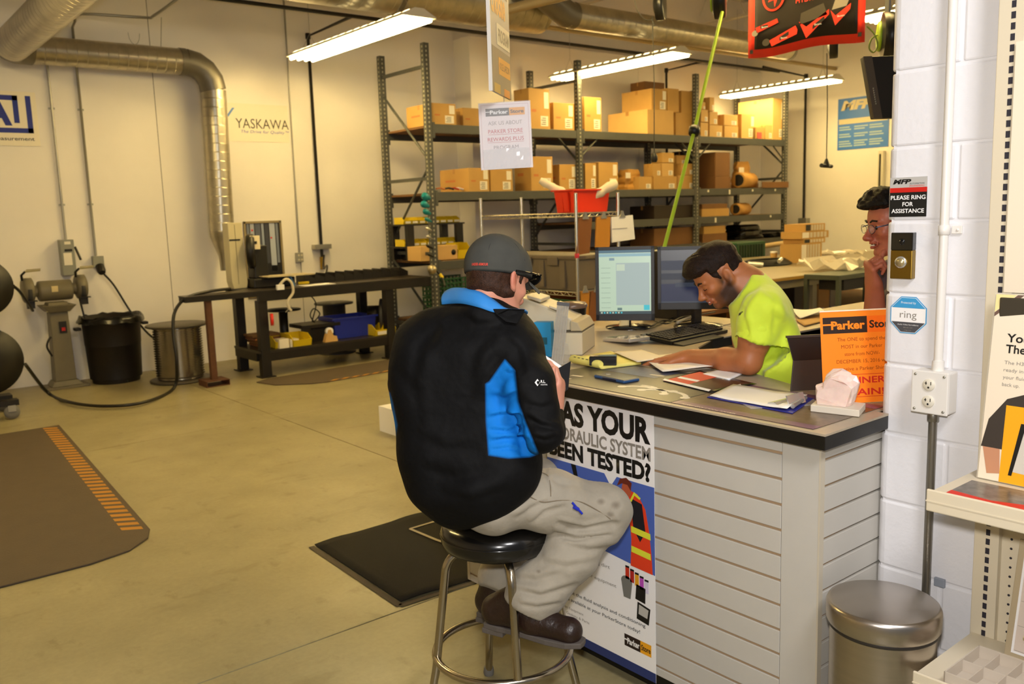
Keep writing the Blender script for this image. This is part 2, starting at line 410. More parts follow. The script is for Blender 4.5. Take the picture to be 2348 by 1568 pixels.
# thin pipes and channels under the roof
pipe('sprinkler_pipe', 'cream painted sprinkler pipe running above the rack lights', [(4.8, 8.45, atY(1320, 72, 8.45).z), (14.2, 8.45, atY(1320, 72, 8.45).z)], .03, mat('cream_pipe', '#b09a6a', .5))
pipe('roof_brace', 'cream painted steel pipe slanting past the duct elbow overhead', [atD(1165, 22, 6.5), atD(1330, -20, 5.5)], .035, mat('cream_pipe', '#b09a6a', .5))

# ================================================================ tube lights
def tube_light(label, x, y0, y1, z, loc=None):
    t = thing('tube_light', label, 'light', (x, (y0+y1)/2, z), 'hanging tube lights')
    mb = MB(); w = .19
    mb.prism([(-.05, .07), (.05, .07), (w, 0), (w, -.012), (-w, -.012), (-w, 0)], (x, y0, z), (1, 0, 0), (0, 0, 1), -(y1-y0)); mb.build('reflector', m_fix, t)
    mb = MB(); n = 16; L = (y1-y0)
    for sx in (-1, 1):
        for k in range(n): mb.box((x+sx*.10, y0+L*(k+.5)/n, z+.045), (.035, L/n*.55, .006), Matrix.Rotation(sx*math.atan(.07/.11), 3, 'Y'))
    mb.build('vent_slots', mat('lit_slot', '#fff2cc', .5, emit=(1, .90, .66), estr=5), t, kind='stuff')
    for dx in (-.135, -.045, .045, .135): MB().cyl((x+dx, y0+.02, z-.03), (x+dx, y1-.02, z-.03), .017, n=12).build('tube', m_tube, t)
    for yy in (y0+.25, y1-.25):
        MB().tube([(x-.1, yy, z+.04), (x, yy, z+.22), (x+.1, yy, z+.04)], .003, 4).build('hanger', m_condu, t)
        MB().tube([(x, yy, z+.22), (x, yy, ZC-.5)], .003, 4).build('hanger', m_condu, t)
    return t
ZL = 3.52
def lrow(pa, pb):
    a = atZ(*pa, ZL-.03); b = atZ(*pb, ZL-.03); return (a.x+b.x)/2, b.y, a.y
x, y0, y1 = lrow((697, 138), (955, 42)); tube_light('bright tube light hanging left of the rack, nearest the painted wall', x, y0, min(y1, 9.7), ZL)
x, y0, y1 = lrow((1270, 182), (1575, 126)); tube_light('tube light hanging over the middle of the rack', x, y0, min(y1, 9.8), ZL); XL2 = x
x, y0, y1 = lrow((1645, 222), (1937, 187)); tube_light('tube light hanging over the right end of the rack', x, y0, min(y1, 9.8), ZL); XL3 = x
x4 = atZ(1987, 42, ZL).x
tube_light('tube light half hidden by the block wall, right of the red banner', x4, 2.5, atZ(1987, 42, ZL).y, ZL)
# the rest of the lighting grid, outside the picture
for x, y in ((5.0, 3.7), (1.0, 6.4), (12.9, 3.7)):
    tube_light('tube light of the ceiling grid, %s' % {(5.0, 3.7): 'above the rug', (1.0, 6.4): 'above the striped mat', (12.9, 3.7): 'far right beyond the assembly bench'}[(x, y)], x, y-1.2, y+1.2, ZL)
# ================================================================ pallet rack
YF, YR = 8.8, 9.86
xu = [5.985, 8.45, 10.93, 13.30]
rk = thing('storage_rack', 'tall grey steel storage rack with three bays along the rear wall', 'rack', (9.6, 9.3, 0))
def upright(x, y):
    MB().b2((x-.038, y-.035, 0), (x+.038, y+.035, 3.66)).build('upright', m_rackm, rk)
    mb = MB(); z = .1
    while z < 3.62:
        for sx in (-.016,):
            mb.b2((x-.012, y-.0365, z), (x+.006, y-.034, z+.024)); mb.b2((x-.0395, y-.012, z), (x-.037, y+.008, z+.024))
        z += .0508
    mb.build('upright_slots', m_rackhole, rk, kind='stuff')
    MB().b2((x-.06, y-.06, 0), (x+.06, y+.06, .01)).build('foot_plate', m_rackm, rk)
for i, x in enumerate(xu):
    upright(x, YF+.035); upright(x, YR-.035)
    zs = [3.40, 2.10, 1.2, .3]
    for z in zs: MB().b2((x-.012, YF+.07, z-.02), (x+.012, YR-.07, z+.02)).build('frame_brace', m_rackm, rk)
    for (za, zb) in ((2.62-.3, 3.17), (2.25, 1.3), (.35, 1.15)):
        if za > zb: a, b = (x, YF+.05, za), (x, YR-.05, zb)
        else: a, b = (x, YF+.05, za), (x, YR-.05, zb)
        MB().cyl(a, b, .016, n=6, sm=False).build('frame_brace', m_rackm, rk)
wood = mat('shelf_particle_board', '#6f5030', .8, var=.1)
def level(i, z, hb=.105, deck=True):
    a, b = xu[i]+.038, xu[i+1]-.038
    for y in (YF+.0, YR-.045):
        MB().b2((a, y, z-hb), (b, y+.045, z)).build('beam', m_rackm, rk, bevel=.003)
        for xx, sx in ((a, 1), (b, -1)): MB().b2((xx, y-.004, z-hb-.06), (xx+sx*.035, y+.02, z+.02)).build('beam_clip', m_rackm, rk)
    if deck: MB().b2((a, YF+.046, z-.03), (b, YR-.046, z-.005)).build('shelf_board', wood, rk)
for i in range(3):
    level(i, 2.735); level(i, 1.937)
level(0, 1.105); level(1, 1.50); level(2, 1.50); level(1, 1.095); level(2, 1.095)
level(0, .35); level(1, .35); level(2, .35)
for i in (1, 2):      # knee braces under the upper shelves
    for xx, sx in ((xu[i]+.04, 1), (xu[i+1]-.04, -1)):
        MB().cyl((xx, YF+.03, 2.40), (xx+sx*.30, YF+.03, 2.63), .012, n=6, sm=False).build('knee_brace', m_rackm, rk)
MB().tube([(5.985+.0, YF-.035, 1.15), (5.985, YF-.035, 1.98)], .0045, 4).build('hose_hook', m_rackm, rk)

# ---------------------------------------------------------------- cartons
m_box = mat('cardboard', '#bb9352', .75, var=.06, vscale=3)
m_box2 = mat('cardboard_light', '#cca564', .75, var=.05, vscale=3)
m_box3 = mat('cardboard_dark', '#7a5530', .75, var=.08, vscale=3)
m_tape = mat('packing_tape', '#a77b3c', .3)
m_lab = mat('shipping_label', '#e9e2d0', .5); m_red = mat('red_print', '#b9703c', .6)
def carton(label, xs_, xl, xr, yt, z0, yf=YF+.05, mtl=None, group='cartons on the rack', labels=2, red=False, depth=None, flap=0, rot=0, zt=None, name='carton'):
    """front face spans pixels xl..xr on the plane y=yf with its base at z0; xs_ is where the left side face ends"""
    mtl = mtl or m_box
    pl = atY(xl, yt, yf); pr = atY(xr, yt, yf)
    if any(pl.x-.045 < q < pr.x+.045 for q in xu) and yf < YF+.08: yf = YF+.08; pl = atY(xl, yt, yf); pr = atY(xr, yt, yf)
    z1 = zt if zt else (pl.z+pr.z)/2
    # depth from the left face's far edge: x = pl.x at pixel xs_
    d = depth if depth else min(max(atX(xs_, yt, pl.x).y-yf, .18), .85)
    w = pr.x-pl.x-.006; h = z1-z0; d = min(d, YR-.08-yf)
    t = thing(name, label, 'box', ((pl.x+pr.x)/2, yf+d/2, z0), group)
    x0, x1 = pl.x+.003, pr.x-.003
    MB().b2((x0, yf, z0), (x1, yf+d, z1)).build('box_body', mtl, t, bevel=.004)
    mb = MB(); mb.b2((x0+w*.02, yf+d*.46, z1), (x1-w*.02, yf+d*.54, z1+.0015)); mb.b2((x0-.001, yf+d*.46, z1-.06), (x0, yf+d*.54, z1)); mb.build('tape_strip', m_tape, t)
    if labels > 0:
        lw = min(.13, w*.36); lh = min(.13, h*.36)
        lo_ = MB().b2((x1-w*.10-lw, yf-.0015, z0+h*.08), (x1-w*.10, yf, z0+h*.08+lh)).build('label', m_lab, t)
        mb = MB()
        for k in range(4): mb.b2((x1-w*.10-lw*(.9-.1*(k % 2)), yf-.002, z0+h*.08+lh*(.15+.2*k)), (x1-w*.10-lw*.3, yf-.0015, z0+h*.08+lh*(.22+.2*k)))
        mb.build('label_print', m_ink, lo_)
    if labels > 1 and h > .2:
        MB().b2((x1-w*.06-lw*.6, yf-.0015, z0+h*.52), (x1-w*.06, yf, z0+h*.92)).build('label', m_lab, t)
    if red:
        F = Frame((x0+w*.12, yf, z0+h*.42), (1, 0, 0), (0, 0, 1))
        F.rect(0, 0, w*.22, h*.07, .001, .0006).build('red_stamp', m_red, t)
        F = Frame((x0, yf+d*.8, z0+h*.45), (0, -1, 0), (0, 0, 1)); F.rect(0, 0, d*.35, h*.09, .001, .0006).build('red_stamp', m_red, t)
    return t
Z1, Z2, Z3, Z4, Z0 = 2.735, 1.937, 1.50, 1.095, 1.105
c = carton
# top shelf
c('carton with a bright left side, first on the top rack shelf beside the upright', 950, 988, 1045, 237, Z1, depth=.55, red=True)
c('low carton at the rear of the top rack shelf, left of the hanging flyer', 1040, 1043, 1058, 255, Z1, yf=YF+.35, labels=0)
c('low red-printed carton on the top rack shelf behind the hanging flyer', 1057, 1060, 1108, 248, Z1, yf=YF+.30, red=True, labels=0)
c('tall carton on the top rack shelf right beside the hanging board', 1177, 1211, 1260, 203, Z1, red=True)
c('medium carton on the top rack shelf right of the tall red-printed one', 1262, 1268, 1316, 236, Z1, red=True)
c('carton just left of the second front upright on the top rack shelf', 1316, 1317, 1336, 238, Z1, yf=YF+.12, labels=1)
c('tall carton just right of the second front upright on the top rack shelf', 1336, 1339, 1379, 223, Z1, red=True)
c('wide carton with a broad bright side at the left of the middle top-shelf pile', 1424, 1484, 1545, 252, Z1, yf=YF+.03, depth=.80, mtl=m_box2, labels=0)
c('carton standing on the wide one in the middle top-shelf pile', 1447, 1494, 1529, 204, atY(1484, 252, YF+.05).z, depth=.60, labels=2)
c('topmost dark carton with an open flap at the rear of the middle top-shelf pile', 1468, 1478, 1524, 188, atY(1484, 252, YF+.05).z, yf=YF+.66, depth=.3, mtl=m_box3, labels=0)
c('square carton on top of the pile, second from its right end', 1524, 1531, 1557, 203, atY(1550, 257, YF+.05).z, labels=0)
c('square brown carton on top of the pile beside the third upright', 1557, 1562, 1598, 209, atY(1550, 257, YF+.05).z, labels=0)
c('labelled carton at the bottom right of the middle top-shelf pile', 1545, 1549, 1598, 259, Z1)
zq = lambda x, y: atY(x, y, YF+.05).z
c('small pale carton at the bottom left of the right bay top shelf', 1604, 1606, 1624, 281, Z1, mtl=m_box2, labels=1)
c('small pale carton in the middle of the little stack by the third upright', 1604, 1607, 1624, 252, zq(1615, 280), mtl=m_box2, labels=1)
c('small pale carton topmost of the little stack by the third upright', 1604, 1607, 1618, 234, zq(1615, 251), mtl=m_box2, labels=1)
c('square labelled carton beside the little stack on the top shelf', 1624, 1627, 1657, 287, Z1, mtl=m_box2, labels=1)
c('small carton standing on the square labelled one on the top shelf', 1624, 1627, 1646, 256, zq(1640, 286), mtl=m_box2, labels=1)
c('narrow white-labelled carton topmost over the square labelled one', 1624, 1627, 1638, 223, zq(1640, 255), mtl=m_box2, labels=1)
c('lower of two equal cartons left of the second upright from the right', 1646, 1661, 1693, 289, Z1, mtl=m_box2, labels=1)
c('upper of two equal cartons left of the second upright from the right', 1646, 1660, 1692, 263, zq(1675, 288), mtl=m_box2, labels=1)
c('carton beside the two equal ones on the right top shelf', 1695, 1700, 1731, 262, Z1, mtl=m_box2)
c('tall carton with a folded top at the right end of the top rack shelf', 1731, 1772, 1800, 226, Z1, depth=.7, mtl=m_box2)
c('small carton in front of the tall one at the right end of the top shelf', 1752, 1755, 1771, 286, Z1, yf=YF+.01, depth=.14, mtl=m_box2, labels=1)
t = c('small carton with a pink wrapper at the right end of the top shelf', 1730, 1732, 1753, 292, Z1, yf=YF+.005, depth=.14, labels=0)
MB().box(atY(1741, 309, YF)+Vector((0, -.004, -.01)), (.12, .006, .10)).build('pink_wrapper', mat('pink_wrap', '#d9544e', .5), t, bevel=.002)
# second shelf
c('orange-lit carton with a red stamp, first on the second rack shelf', 1026, 1073, 1121, 385, Z2, depth=.62, red=True)
c('carton second from the left on the second rack shelf', 1121, 1124, 1175, 388, Z2, red=False)
c('tall carton on the second rack shelf right under the hanging flyer', 1178, 1216, 1267, 359, Z2, red=True)
c('medium carton on the second rack shelf behind the red bin', 1270, 1282, 1322, 377, Z2, red=True)
c('carton right of the second front upright on the second rack shelf', 1339, 1341, 1367, 374, Z2)
c('open-topped carton right of the second front upright on the second shelf', 1367, 1372, 1417, 372, Z2)
c('small carton left of the low row on the second rack shelf', 1462, 1465, 1495, 405, Z2, labels=1)
c('long low carton in the bottom row of the second shelf pile', 1496, 1499, 1552, 404, Z2, labels=1)
c('low two-label carton at the right end of the bottom row beside the third upright', 1552, 1554, 1598, 402, Z2, labels=1)
c('carton in the middle row of the second shelf pile, left end', 1477, 1496, 1516, 375, zq(1510, 404), labels=1)
c('carton in the middle row of the second shelf pile, right of the left one', 1516, 1518, 1545, 374, zq(1510, 404), labels=1, mtl=m_box2)
c('topmost carton of the second shelf pile', 1493, 1518, 1546, 350, zq(1520, 373), labels=1)
c('small topmost carton next to the green hose on the second shelf', 1547, 1551, 1574, 356, zq(1560, 374), yf=YF+.2, labels=1)
c('wide carton in the middle row beside the third upright', 1548, 1562, 1598, 375, zq(1570, 401), labels=1)
m_kraft = mat('kraft_paper', '#c08f45', .6)
def bag(label, x0, x1, yt, z0, y=YF+.3, mtl=m_kraft, grp='cartons on the rack', cat='package', name='paper_package', d=.3, rnd=3):
    random.seed(rnd); a = atY(x0, yt, y); b = atY(x1, yt, y); w = b.x-a.x; h = a.z-z0; cx = (a.x+b.x)/2; rows = []
    for k in range(9):
        u = k/8; rr = (1-.28*u)*(1+.07*math.sin(k*2.2)); row = []
        for i in range(17):
            an = 2*PI*i/16; cc = math.copysign(abs(math.cos(an))**.6, math.cos(an)); ss = math.copysign(abs(math.sin(an))**.6, math.sin(an))
            j = 1+random.uniform(-.06, .06) if i < 16 else 1
            row.append((cx+cc*w/2*rr*j, y+ss*d/2*rr*j, z0+h*(u**.9)+(random.uniform(-.02, .02)*h if 0 < k else 0)))
        row[16] = row[0]; rows.append(row)
    rows.append([(cx+random.uniform(-.01, .01), y, z0+h*.93)]*17)
    t = thing(name, label, cat, (cx, y, z0), grp); MB().grid(rows, False).build('wrap', mtl, t); return t
t = bag('crumpled brown paper package on the second rack shelf right of the red bin', 1421, 1463, 389, Z2)
MB().box(atY(1440, 402, YF+.14)-Vector((0, .0, 0)), (.10, .004, .08)).build('label', m_lab, t)
# dark brown stack, right bay
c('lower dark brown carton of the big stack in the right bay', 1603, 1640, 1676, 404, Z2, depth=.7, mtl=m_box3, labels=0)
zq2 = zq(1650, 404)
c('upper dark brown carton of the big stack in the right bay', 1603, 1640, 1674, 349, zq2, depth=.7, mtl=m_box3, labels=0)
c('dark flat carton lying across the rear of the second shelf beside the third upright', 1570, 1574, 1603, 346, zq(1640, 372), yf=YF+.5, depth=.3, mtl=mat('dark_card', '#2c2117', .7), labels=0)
t = bag('bright brown padded envelope propped against the dark brown stack', 1681, 1720, 371, Z2, d=.16, rnd=8)
MB().box(atY(1700, 390, YF+.21), (.14, .004, .09)).build('label', m_lab, t)
def roll(label, pa, pb, r, y, z0, mtl=m_kraft):
    a = atY(*pa, y); b = atY(*pb, y); t = thing('paper_roll', label, 'roll', ((a.x+b.x)/2, y, z0), 'rolls on the rack')
    A = Vector((a.x, y-.04, z0+r)); B = Vector((b.x, y+.12, z0+r))
    MB().lathe(A, [(r*.25, 0), (r*.8, .0), (r, .01), (r, (B-A).length), (r*.3, (B-A).length)], 20, axis=B-A).build('roll_body', mtl, t)
    MB().cyl(A-Vector((.002, 0, 0)), A+(B-A)*.02, r*.72, n=16).build('roll_core', m_black, t); return t
roll('fat brown paper roll lying in front of the padded envelope', (1688, 420), (1735, 420), .13, YF+.12, Z2)
roll('brown paper roll lying in the third shelf of the right bay', (1682, 485), (1724, 485), .10, YF+.14, Z3)
t = thing('cardboard_tray', 'shallow cardboard tray sticking out past the last upright on the second shelf', 'tray', (12.9, YF+.2, Z2), 'cartons on the rack')
a = atY(1745, 420, YF); b = atY(1806, 420, YF)
mb = MB(); mb.b2((a.x, YF-.02, Z2+.001), (b.x, YF+.6, Z2+.012))
for (p, q) in (((a.x, YF-.02), (b.x, YF-.012)), ((a.x, YF+.592), (b.x, YF+.6))): mb.b2((p[0], p[1], Z2+.012), (q[0], q[1], Z2+.10))
mb.build('tray_body', m_box3, t)
# third shelf
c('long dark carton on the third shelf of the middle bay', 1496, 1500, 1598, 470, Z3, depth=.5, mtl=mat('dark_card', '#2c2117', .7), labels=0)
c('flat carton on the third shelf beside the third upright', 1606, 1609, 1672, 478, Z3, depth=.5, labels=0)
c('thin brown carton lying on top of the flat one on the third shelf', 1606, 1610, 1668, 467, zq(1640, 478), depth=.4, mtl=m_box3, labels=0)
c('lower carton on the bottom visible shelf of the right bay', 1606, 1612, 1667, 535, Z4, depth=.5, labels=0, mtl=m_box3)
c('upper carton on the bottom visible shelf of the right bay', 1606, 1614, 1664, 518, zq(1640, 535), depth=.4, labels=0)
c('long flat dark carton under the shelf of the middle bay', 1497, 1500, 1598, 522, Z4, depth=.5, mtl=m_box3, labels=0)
m_bagk = mat('black_plastic_bag', '#0d0c0a', .22)
bag('black plastic bag of hoses on the bottom visible shelf of the right bay', 1668, 1735, 517, Z4, mtl=m_bagk, cat='bag', name='plastic_bag', d=.5, rnd=5)
bag('flat black plastic bag at the right end of the bottom visible shelf', 1735, 1790, 534, Z4, mtl=m_bagk, cat='bag', name='plastic_bag', d=.5, rnd=6)
c('flat cardboard sheet pack at the right end of the third shelf', 1725, 1728, 1792, 494, Z3, depth=.6, labels=0)
for px_, zz in ((1624, Z2), (1673, Z2), (1726, Z2), (1778, Z2), (1641, Z3), (1768, Z3)):
    F = Frame(atY(px_, 400, YF), (1, 0, 0), (0, 0, 1)); p = F.o; h = .075 if px_ in (1673, 1641) else .035
    MB().b2((p.x-.02, YF-.002, zz-.02-h), (p.x+.02, YF, zz-.02)).build('shelf_tag', m_lab, rk)
# ================================================================ service counter
m_slat = mat('slatwall_grey', '#c0bcb3', .5, var=.02)
m_core = mat('slat_core', '#a98f70', .8)
m_lam = mat('countertop_laminate', '#a89a84', .38, var=.05, vscale=30)
m_band = mat('black_edge_band', '#131210', .35)
m_orange = mat('orange_paper', '#ff8a1c', .5)
m_pred = mat('logo_dark_panel', '#2a1c17', .5); m_pyel = mat('logo_yellow', '#f0a81e', .5)
m_redink = mat('red_ink', '#cf2a1c', .5); m_greyink = mat('grey_ink', '#8b857c', .5)
CT = 1.05; CX = 2.10; CY = 1.27; CYE = 2.95
sc = thing('service_counter', 'grey slatwall service counter with a black-edged laminate top by the block wall', 'counter', (2.4, 2.1, 0))
top = [(2.062, 1.235), (2.396, 1.235), (2.396, 1.275), (2.56, 1.275), (2.56, 1.62), (2.64, 1.82), (2.74, 2.05), (2.86, 2.27), (3.02, 2.43), (3.25, 2.53), (3.65, 2.545), (3.65, 2.80), (3.92, 2.80), (3.92, 3.45), (2.5, 3.45), (2.062, 3.02)]
MB().prism(top, (0, 0, CT-.006), (1, 0, 0), (0, 1, 0), .006).build('countertop', m_lam, sc)
def inset(poly, d):
    out = []
    for i in range(len(poly)):
        a = Vector(poly[i-1]); b = Vector(poly[i]); c_ = Vector(poly[(i+1) % len(poly)])
        n1 = Vector((-(b-a).y, (b-a).x)).normalized(); n2 = Vector((-(c_-b).y, (c_-b).x)).normalized()
        k = (n1+n2); k = k/max(k.dot(n1), .4); out.append((b.x+k.x*d, b.y+k.y*d))
    return out
MB().prism(top, (0, 0, CT-.045), (1, 0, 0), (0, 1, 0), .0388).build('edge_band', m_band, sc, bevel=.0015)
body = [(2.106, 1.277), (2.5, 1.288), (2.5, 2.6), (3.6, 2.62), (3.6, 2.66), (2.9, 2.93), (2.106, 2.943)]
MB().prism(body, (0, 0, .09), (1, 0, 0), (0, 1, 0), CT-.045-.09).build('slat_backing', m_core, sc)
MB().b2((2.15, 1.32, 0), (2.48, 2.9, .09)).build('kickboard', m_band, sc)
Z0s = .960
edges = [CT-.045] + [Z0s-.0762*k for k in range(12)] + [.09]
for k in range(len(edges)-1):
    zt, zb_ = edges[k]-(.0045 if k else 0), edges[k+1]+(.0045 if k < 12 else 0)
    if zt-zb_ < .01: continue
    MB().b2((CX, 1.392, zb_), (CX+.019, CYE-.02, zt)).build('slat', m_slat, sc, bevel=.0012)
    MB().b2((CX+.022, CY, zb_), (2.50, CY+.02, zt)).build('slat', m_slat, sc, bevel=.0012)
    MB().b2((CX+.02, CYE-.018, zb_), (2.6, CYE, zt)).build('slat', m_slat, sc, bevel=.0012)
MB().b2((CX, CY+.004, .09), (CX+.019, 1.390, CT-.045)).build('end_stile', m_slat, sc, bevel=.001)
MB().b2((CX-.001, CY-.002, .09), (CX+.02, CY+.0035, CT-.045)).build('corner_bead', mat('corner_bead', '#c2b9a6', .5), sc)
MB().b2((CX, CYE-.018, .09), (CX+.019, CYE, CT-.045)).build('corner_bead', mat('corner_bead', '#c2b9a6', .5), sc)

def logo(F, x, y, w, h, parent, dark=None, yel=None, fg=None, ink=None):
    """the two-field shop logo: dark field with the name, coloured field with the second word"""
    F.rect(x, y, x+w*.6, y+h, .0006, .0004).build('logo_field', dark or m_pred, parent)
    F.rect(x+w*.6, y, x+w, y+h, .0006, .0004).build('logo_field', yel or m_pyel, parent)
    fgm = fg or m_white
    text(F, 'Parker', x+w*.11, y+h*.26, h*.50, fgm, parent, w=w*.46, bold=.035, h0=.0012)
    F.rect(x, y+h*.50, x+w*.15, y+h*.60, .0012, .0003).build('logo_bar', fgm, parent)
    text(F, 'Store', x+w*.63, y+h*.28, h*.46, ink or m_pred, parent, w=w*.34, bold=.028, h0=.0012)

# ---- poster on the counter front
PY0, PY1 = 1.865, 2.395
t = thing('counter_poster', 'large poster about hydraulic system testing hung on the front of the counter', 'poster', (CX-.01, 2.13, .5))
F = Frame((CX-.006, PY1, .062), (0, -1, 0), (0, 0, 1)); PW = PY1-PY0; PH = .935
F.rect(0, 0, PW, PH, 0, .001).build('poster_sheet', m_white, t)
text(F, 'HAS YOUR', .015, PH-.098, .083, m_ink, t, w=PW-.03, bold=.045)
text(F, 'HYDRAULIC SYSTEM', .015, PH-.158, .046, m_greyink, t, w=PW-.03, bold=.028)
text(F, 'BEEN TESTED?', .015, PH-.228, .060, m_ink, t, w=PW-.03, bold=.045)
m_sky = mat('print_blue', '#4b64b4', .5); m_vest = mat('print_vest', '#e2401f', .5); m_yv = mat('print_yellow', '#dfe03a', .5)
zt = PH-.245; zb_ = .385
F.poly([(0, zb_+.04), (.30, zb_+.02), (PW, zb_), (PW, zt), (.36, zt), (.33, zt-.04), (.30, zt), (0, zt)], .0012, .0002).build('photo_sky', m_sky, t)
F.poly([(.13, zt), (.155, zt), (.185, zt-.12), (.17, zt-.12)], .0016, .0002).build('photo_boom', m_ink, t)
bx = PW-.155
F.poly([(bx+.045, zb_+.004), (bx+.145, zb_), (bx+.14, zb_+.07), (bx+.13, zb_+.15), (bx+.115, zb_+.22), (bx+.08, zb_+.265), (bx+.05, zb_+.27), (bx+.035, zb_+.235), (bx+.05, zb_+.1)], .0016, .0002).build('photo_vest', m_vest, t)
F.poly([(bx+.05, zb_+.245), (bx+.10, zb_+.235), (bx+.115, zb_+.14), (bx+.09, zb_+.10), (bx+.06, zb_+.14)], .002, .0002).build('photo_sleeve', mat('print_sleeve', '#1d1a22', .5), t)
for zz in (.055, .125): F.poly([(bx+.05, zb_+zz), (bx+.138, zb_+zz-.006), (bx+.136, zb_+zz+.016), (bx+.05, zb_+zz+.022)], .0022, .0002).build('photo_stripe', m_yv, t)
F.poly([(bx+.045, zb_+.235), (bx+.065, zb_+.27), (bx+.095, zb_+.255), (bx+.09, zb_+.248), (bx+.067, zb_+.258), (bx+.053, zb_+.232)], .0022, .0002).build('photo_stripe', m_yv, t)
F.poly(circ(bx+.03, zb_+.270, .022, 16, .028), .0018, .0002).build('photo_face', mat('print_skin', '#b5583a', .5), t)
F.poly([(bx-.014, zb_+.275), (bx+.0, zb_+.302), (bx+.03, zb_+.312), (bx+.055, zb_+.298), (bx+.05, zb_+.27), (bx+.035, zb_+.288), (bx+.01, zb_+.288)], .002, .0002).build('photo_helmet', mat('print_helmet', '#6a2a1c', .5), t)
for i, cc in enumerate(('#c8341e', '#b3261c', '#e0a020', '#b64ab8', '#d9d2e6')):
    F.rect(PW-.135+i*.022, .335-.006*i, PW-.117+i*.022, .376-.006*i, .0016, .0002).build('photo_bottle', mat('bottle%d' % i, cc, .5), t)
    F.rect(PW-.135+i*.022, .376-.006*i, PW-.117+i*.022, .383-.006*i, .0016, .0002).build('photo_cap', m_ink, t)
F.poly(circ(PW-.13, .325, .026, 20, .02), .0016, .0002).build('photo_filter', mat('print_metal', '#77766f', .5), t)
F.poly([(PW-.156, .325), (PW-.104, .325), (PW-.113, .265), (PW-.145, .265)], .0014, .0002).build('photo_filter', mat('print_metal', '#77766f', .5), t)
F.poly([(PW-.09, .275), (PW-.045, .27), (PW-.043, .325), (PW-.085, .33)], .0016, .0002).build('photo_case', m_ink, t)
F.poly([(PW-.085, .205), (PW-.03, .198), (PW-.022, .258), (PW-.08, .268)], .0016, .0002).build('photo_case', m_ink, t)
F.poly([(PW-.076, .225), (PW-.036, .22), (PW-.03, .252), (PW-.073, .26)], .002, .0002).build('photo_tray', mat('print_tray', '#b9b6ad', .5), t)
for i, (sx, sy, ss, ww) in enumerate(((.06, .345, 'remove damaging dirt', .26), (.06, .315, 'and impurities', .17), (.05, .285, 'longer life of your equipment', .30), (.03, .185, 'Ask about the fluid analysis and conditioning', PW-.075), (.03, .155, 'services available at your ParkerStore today!', PW-.10), (.03, .12, 'Filtration Equipment', .15), (.03, .098, 'Filters, Gaskets & Parts', .18))):
    text(F, ss, sx, sy-.008*0, .013 if i < 5 else .010, m_greyink if i in (0, 1, 2, 5, 6) else m_ink, t, w=ww, h0=.0022)
F.rect(0, 0, PW, .034, .0012, .0003).build('print_band', mat('print_navy', '#27356c', .5), t)
logo(F, PW-.145, .085, .125, .044, t)

# ---- advertising mats lying on the counter
m_mat1 = mat('grey_printed_mat', '#49433a', .38, var=.05); m_matw = mat('mat_print_white', '#dcd3bf', .4)
t = thing('counter_mat', 'dark printed advertising mat with white ring shapes on the counter under the phone', 'mat', (2.3, 2.1, CT))
F = Frame((2.08, 2.55, CT+.0006), (0, -1, 0), (1, 0, 0))       # x runs toward the camera end, y inward
F.n = Vector((0, 0, 1))
class FrameUp(Frame):
    def __init__(s, o, x, y): s.o = Vector(o); s.x = Vector(x).normalized(); s.y = Vector(y).normalized(); s.n = s.x.cross(s.y).normalized()
F = FrameUp((2.085, 1.79, CT+.0006), (0, 1, 0), (-1, 0, 0)); F = FrameUp((2.51, 1.79, CT+.0006), (0, 1, 0), (-1, 0, 0))
# F: x = +Y along the counter, y = -X toward the customer, normal = +Z
F.rect(0, 0, .66, .425, 0, .0012).build('mat_sheet', m_mat1, t)
mb = MB()
for q in (0, .09): 
    ring2(F, .10+q, .36, .105, .018, .0014, .0003, mb, 26, ry=.075, a0=PI*1.02, a1=PI*1.98)
    for an in (1.08, 1.5, 1.92): F.poly(circ(.10+q+.097*math.cos(PI*an), .36+.067*math.sin(PI*an), .017, 12), .0016, .0003, mb)
mb.build('ring_print', m_matw, t)
mb = MB()
for a, b, w_, h_ in ((.52, .30, .05, .014), (.52, .36, .05, .014), (.30, .10, .06, .012), (.12, .09, .07, .02), (.20, .27, .05, .012)):
    F.poly([(a, b), (a+w_, b+.008), (a+w_, b+h_+.008), (a, b+h_)], .0014, .0003, mb)
mb.build('word_print', m_matw, t)
F.rect(.30, .02, .64, .16, .0014, .0002).build('blue_print', mat('mat_print_blue', '#55586e', .3, var=.25, vscale=60), t)
t = thing('counter_mat', 'purple and brown printed advertising mat under the clipboard at the counter corner', 'mat', (2.3, 1.5, CT))
F = FrameUp((2.47, 1.285, CT+.0006), (0, 1, 0), (-1, 0, 0))
F.rect(0, 0, .50, .385, 0, .0012).build('mat_sheet', mat('mat_print_brown', '#5d4a38', .28, var=.35, vscale=40), t)
F.rect(0, 0, .50, .05, .0013, .0003).build('print_band', mat('mat_print_purple', '#6e4a66', .28), t); F.rect(0, .345, .50, .385, .0013, .0003).build('print_band', mat('mat_print_purple', '#6e4a66', .28), t)
text(F, 'SERVICE TOOLS AND PARTS', .46, .372, .012, m_matw, t, w=.2, align='r', h0=.0018)

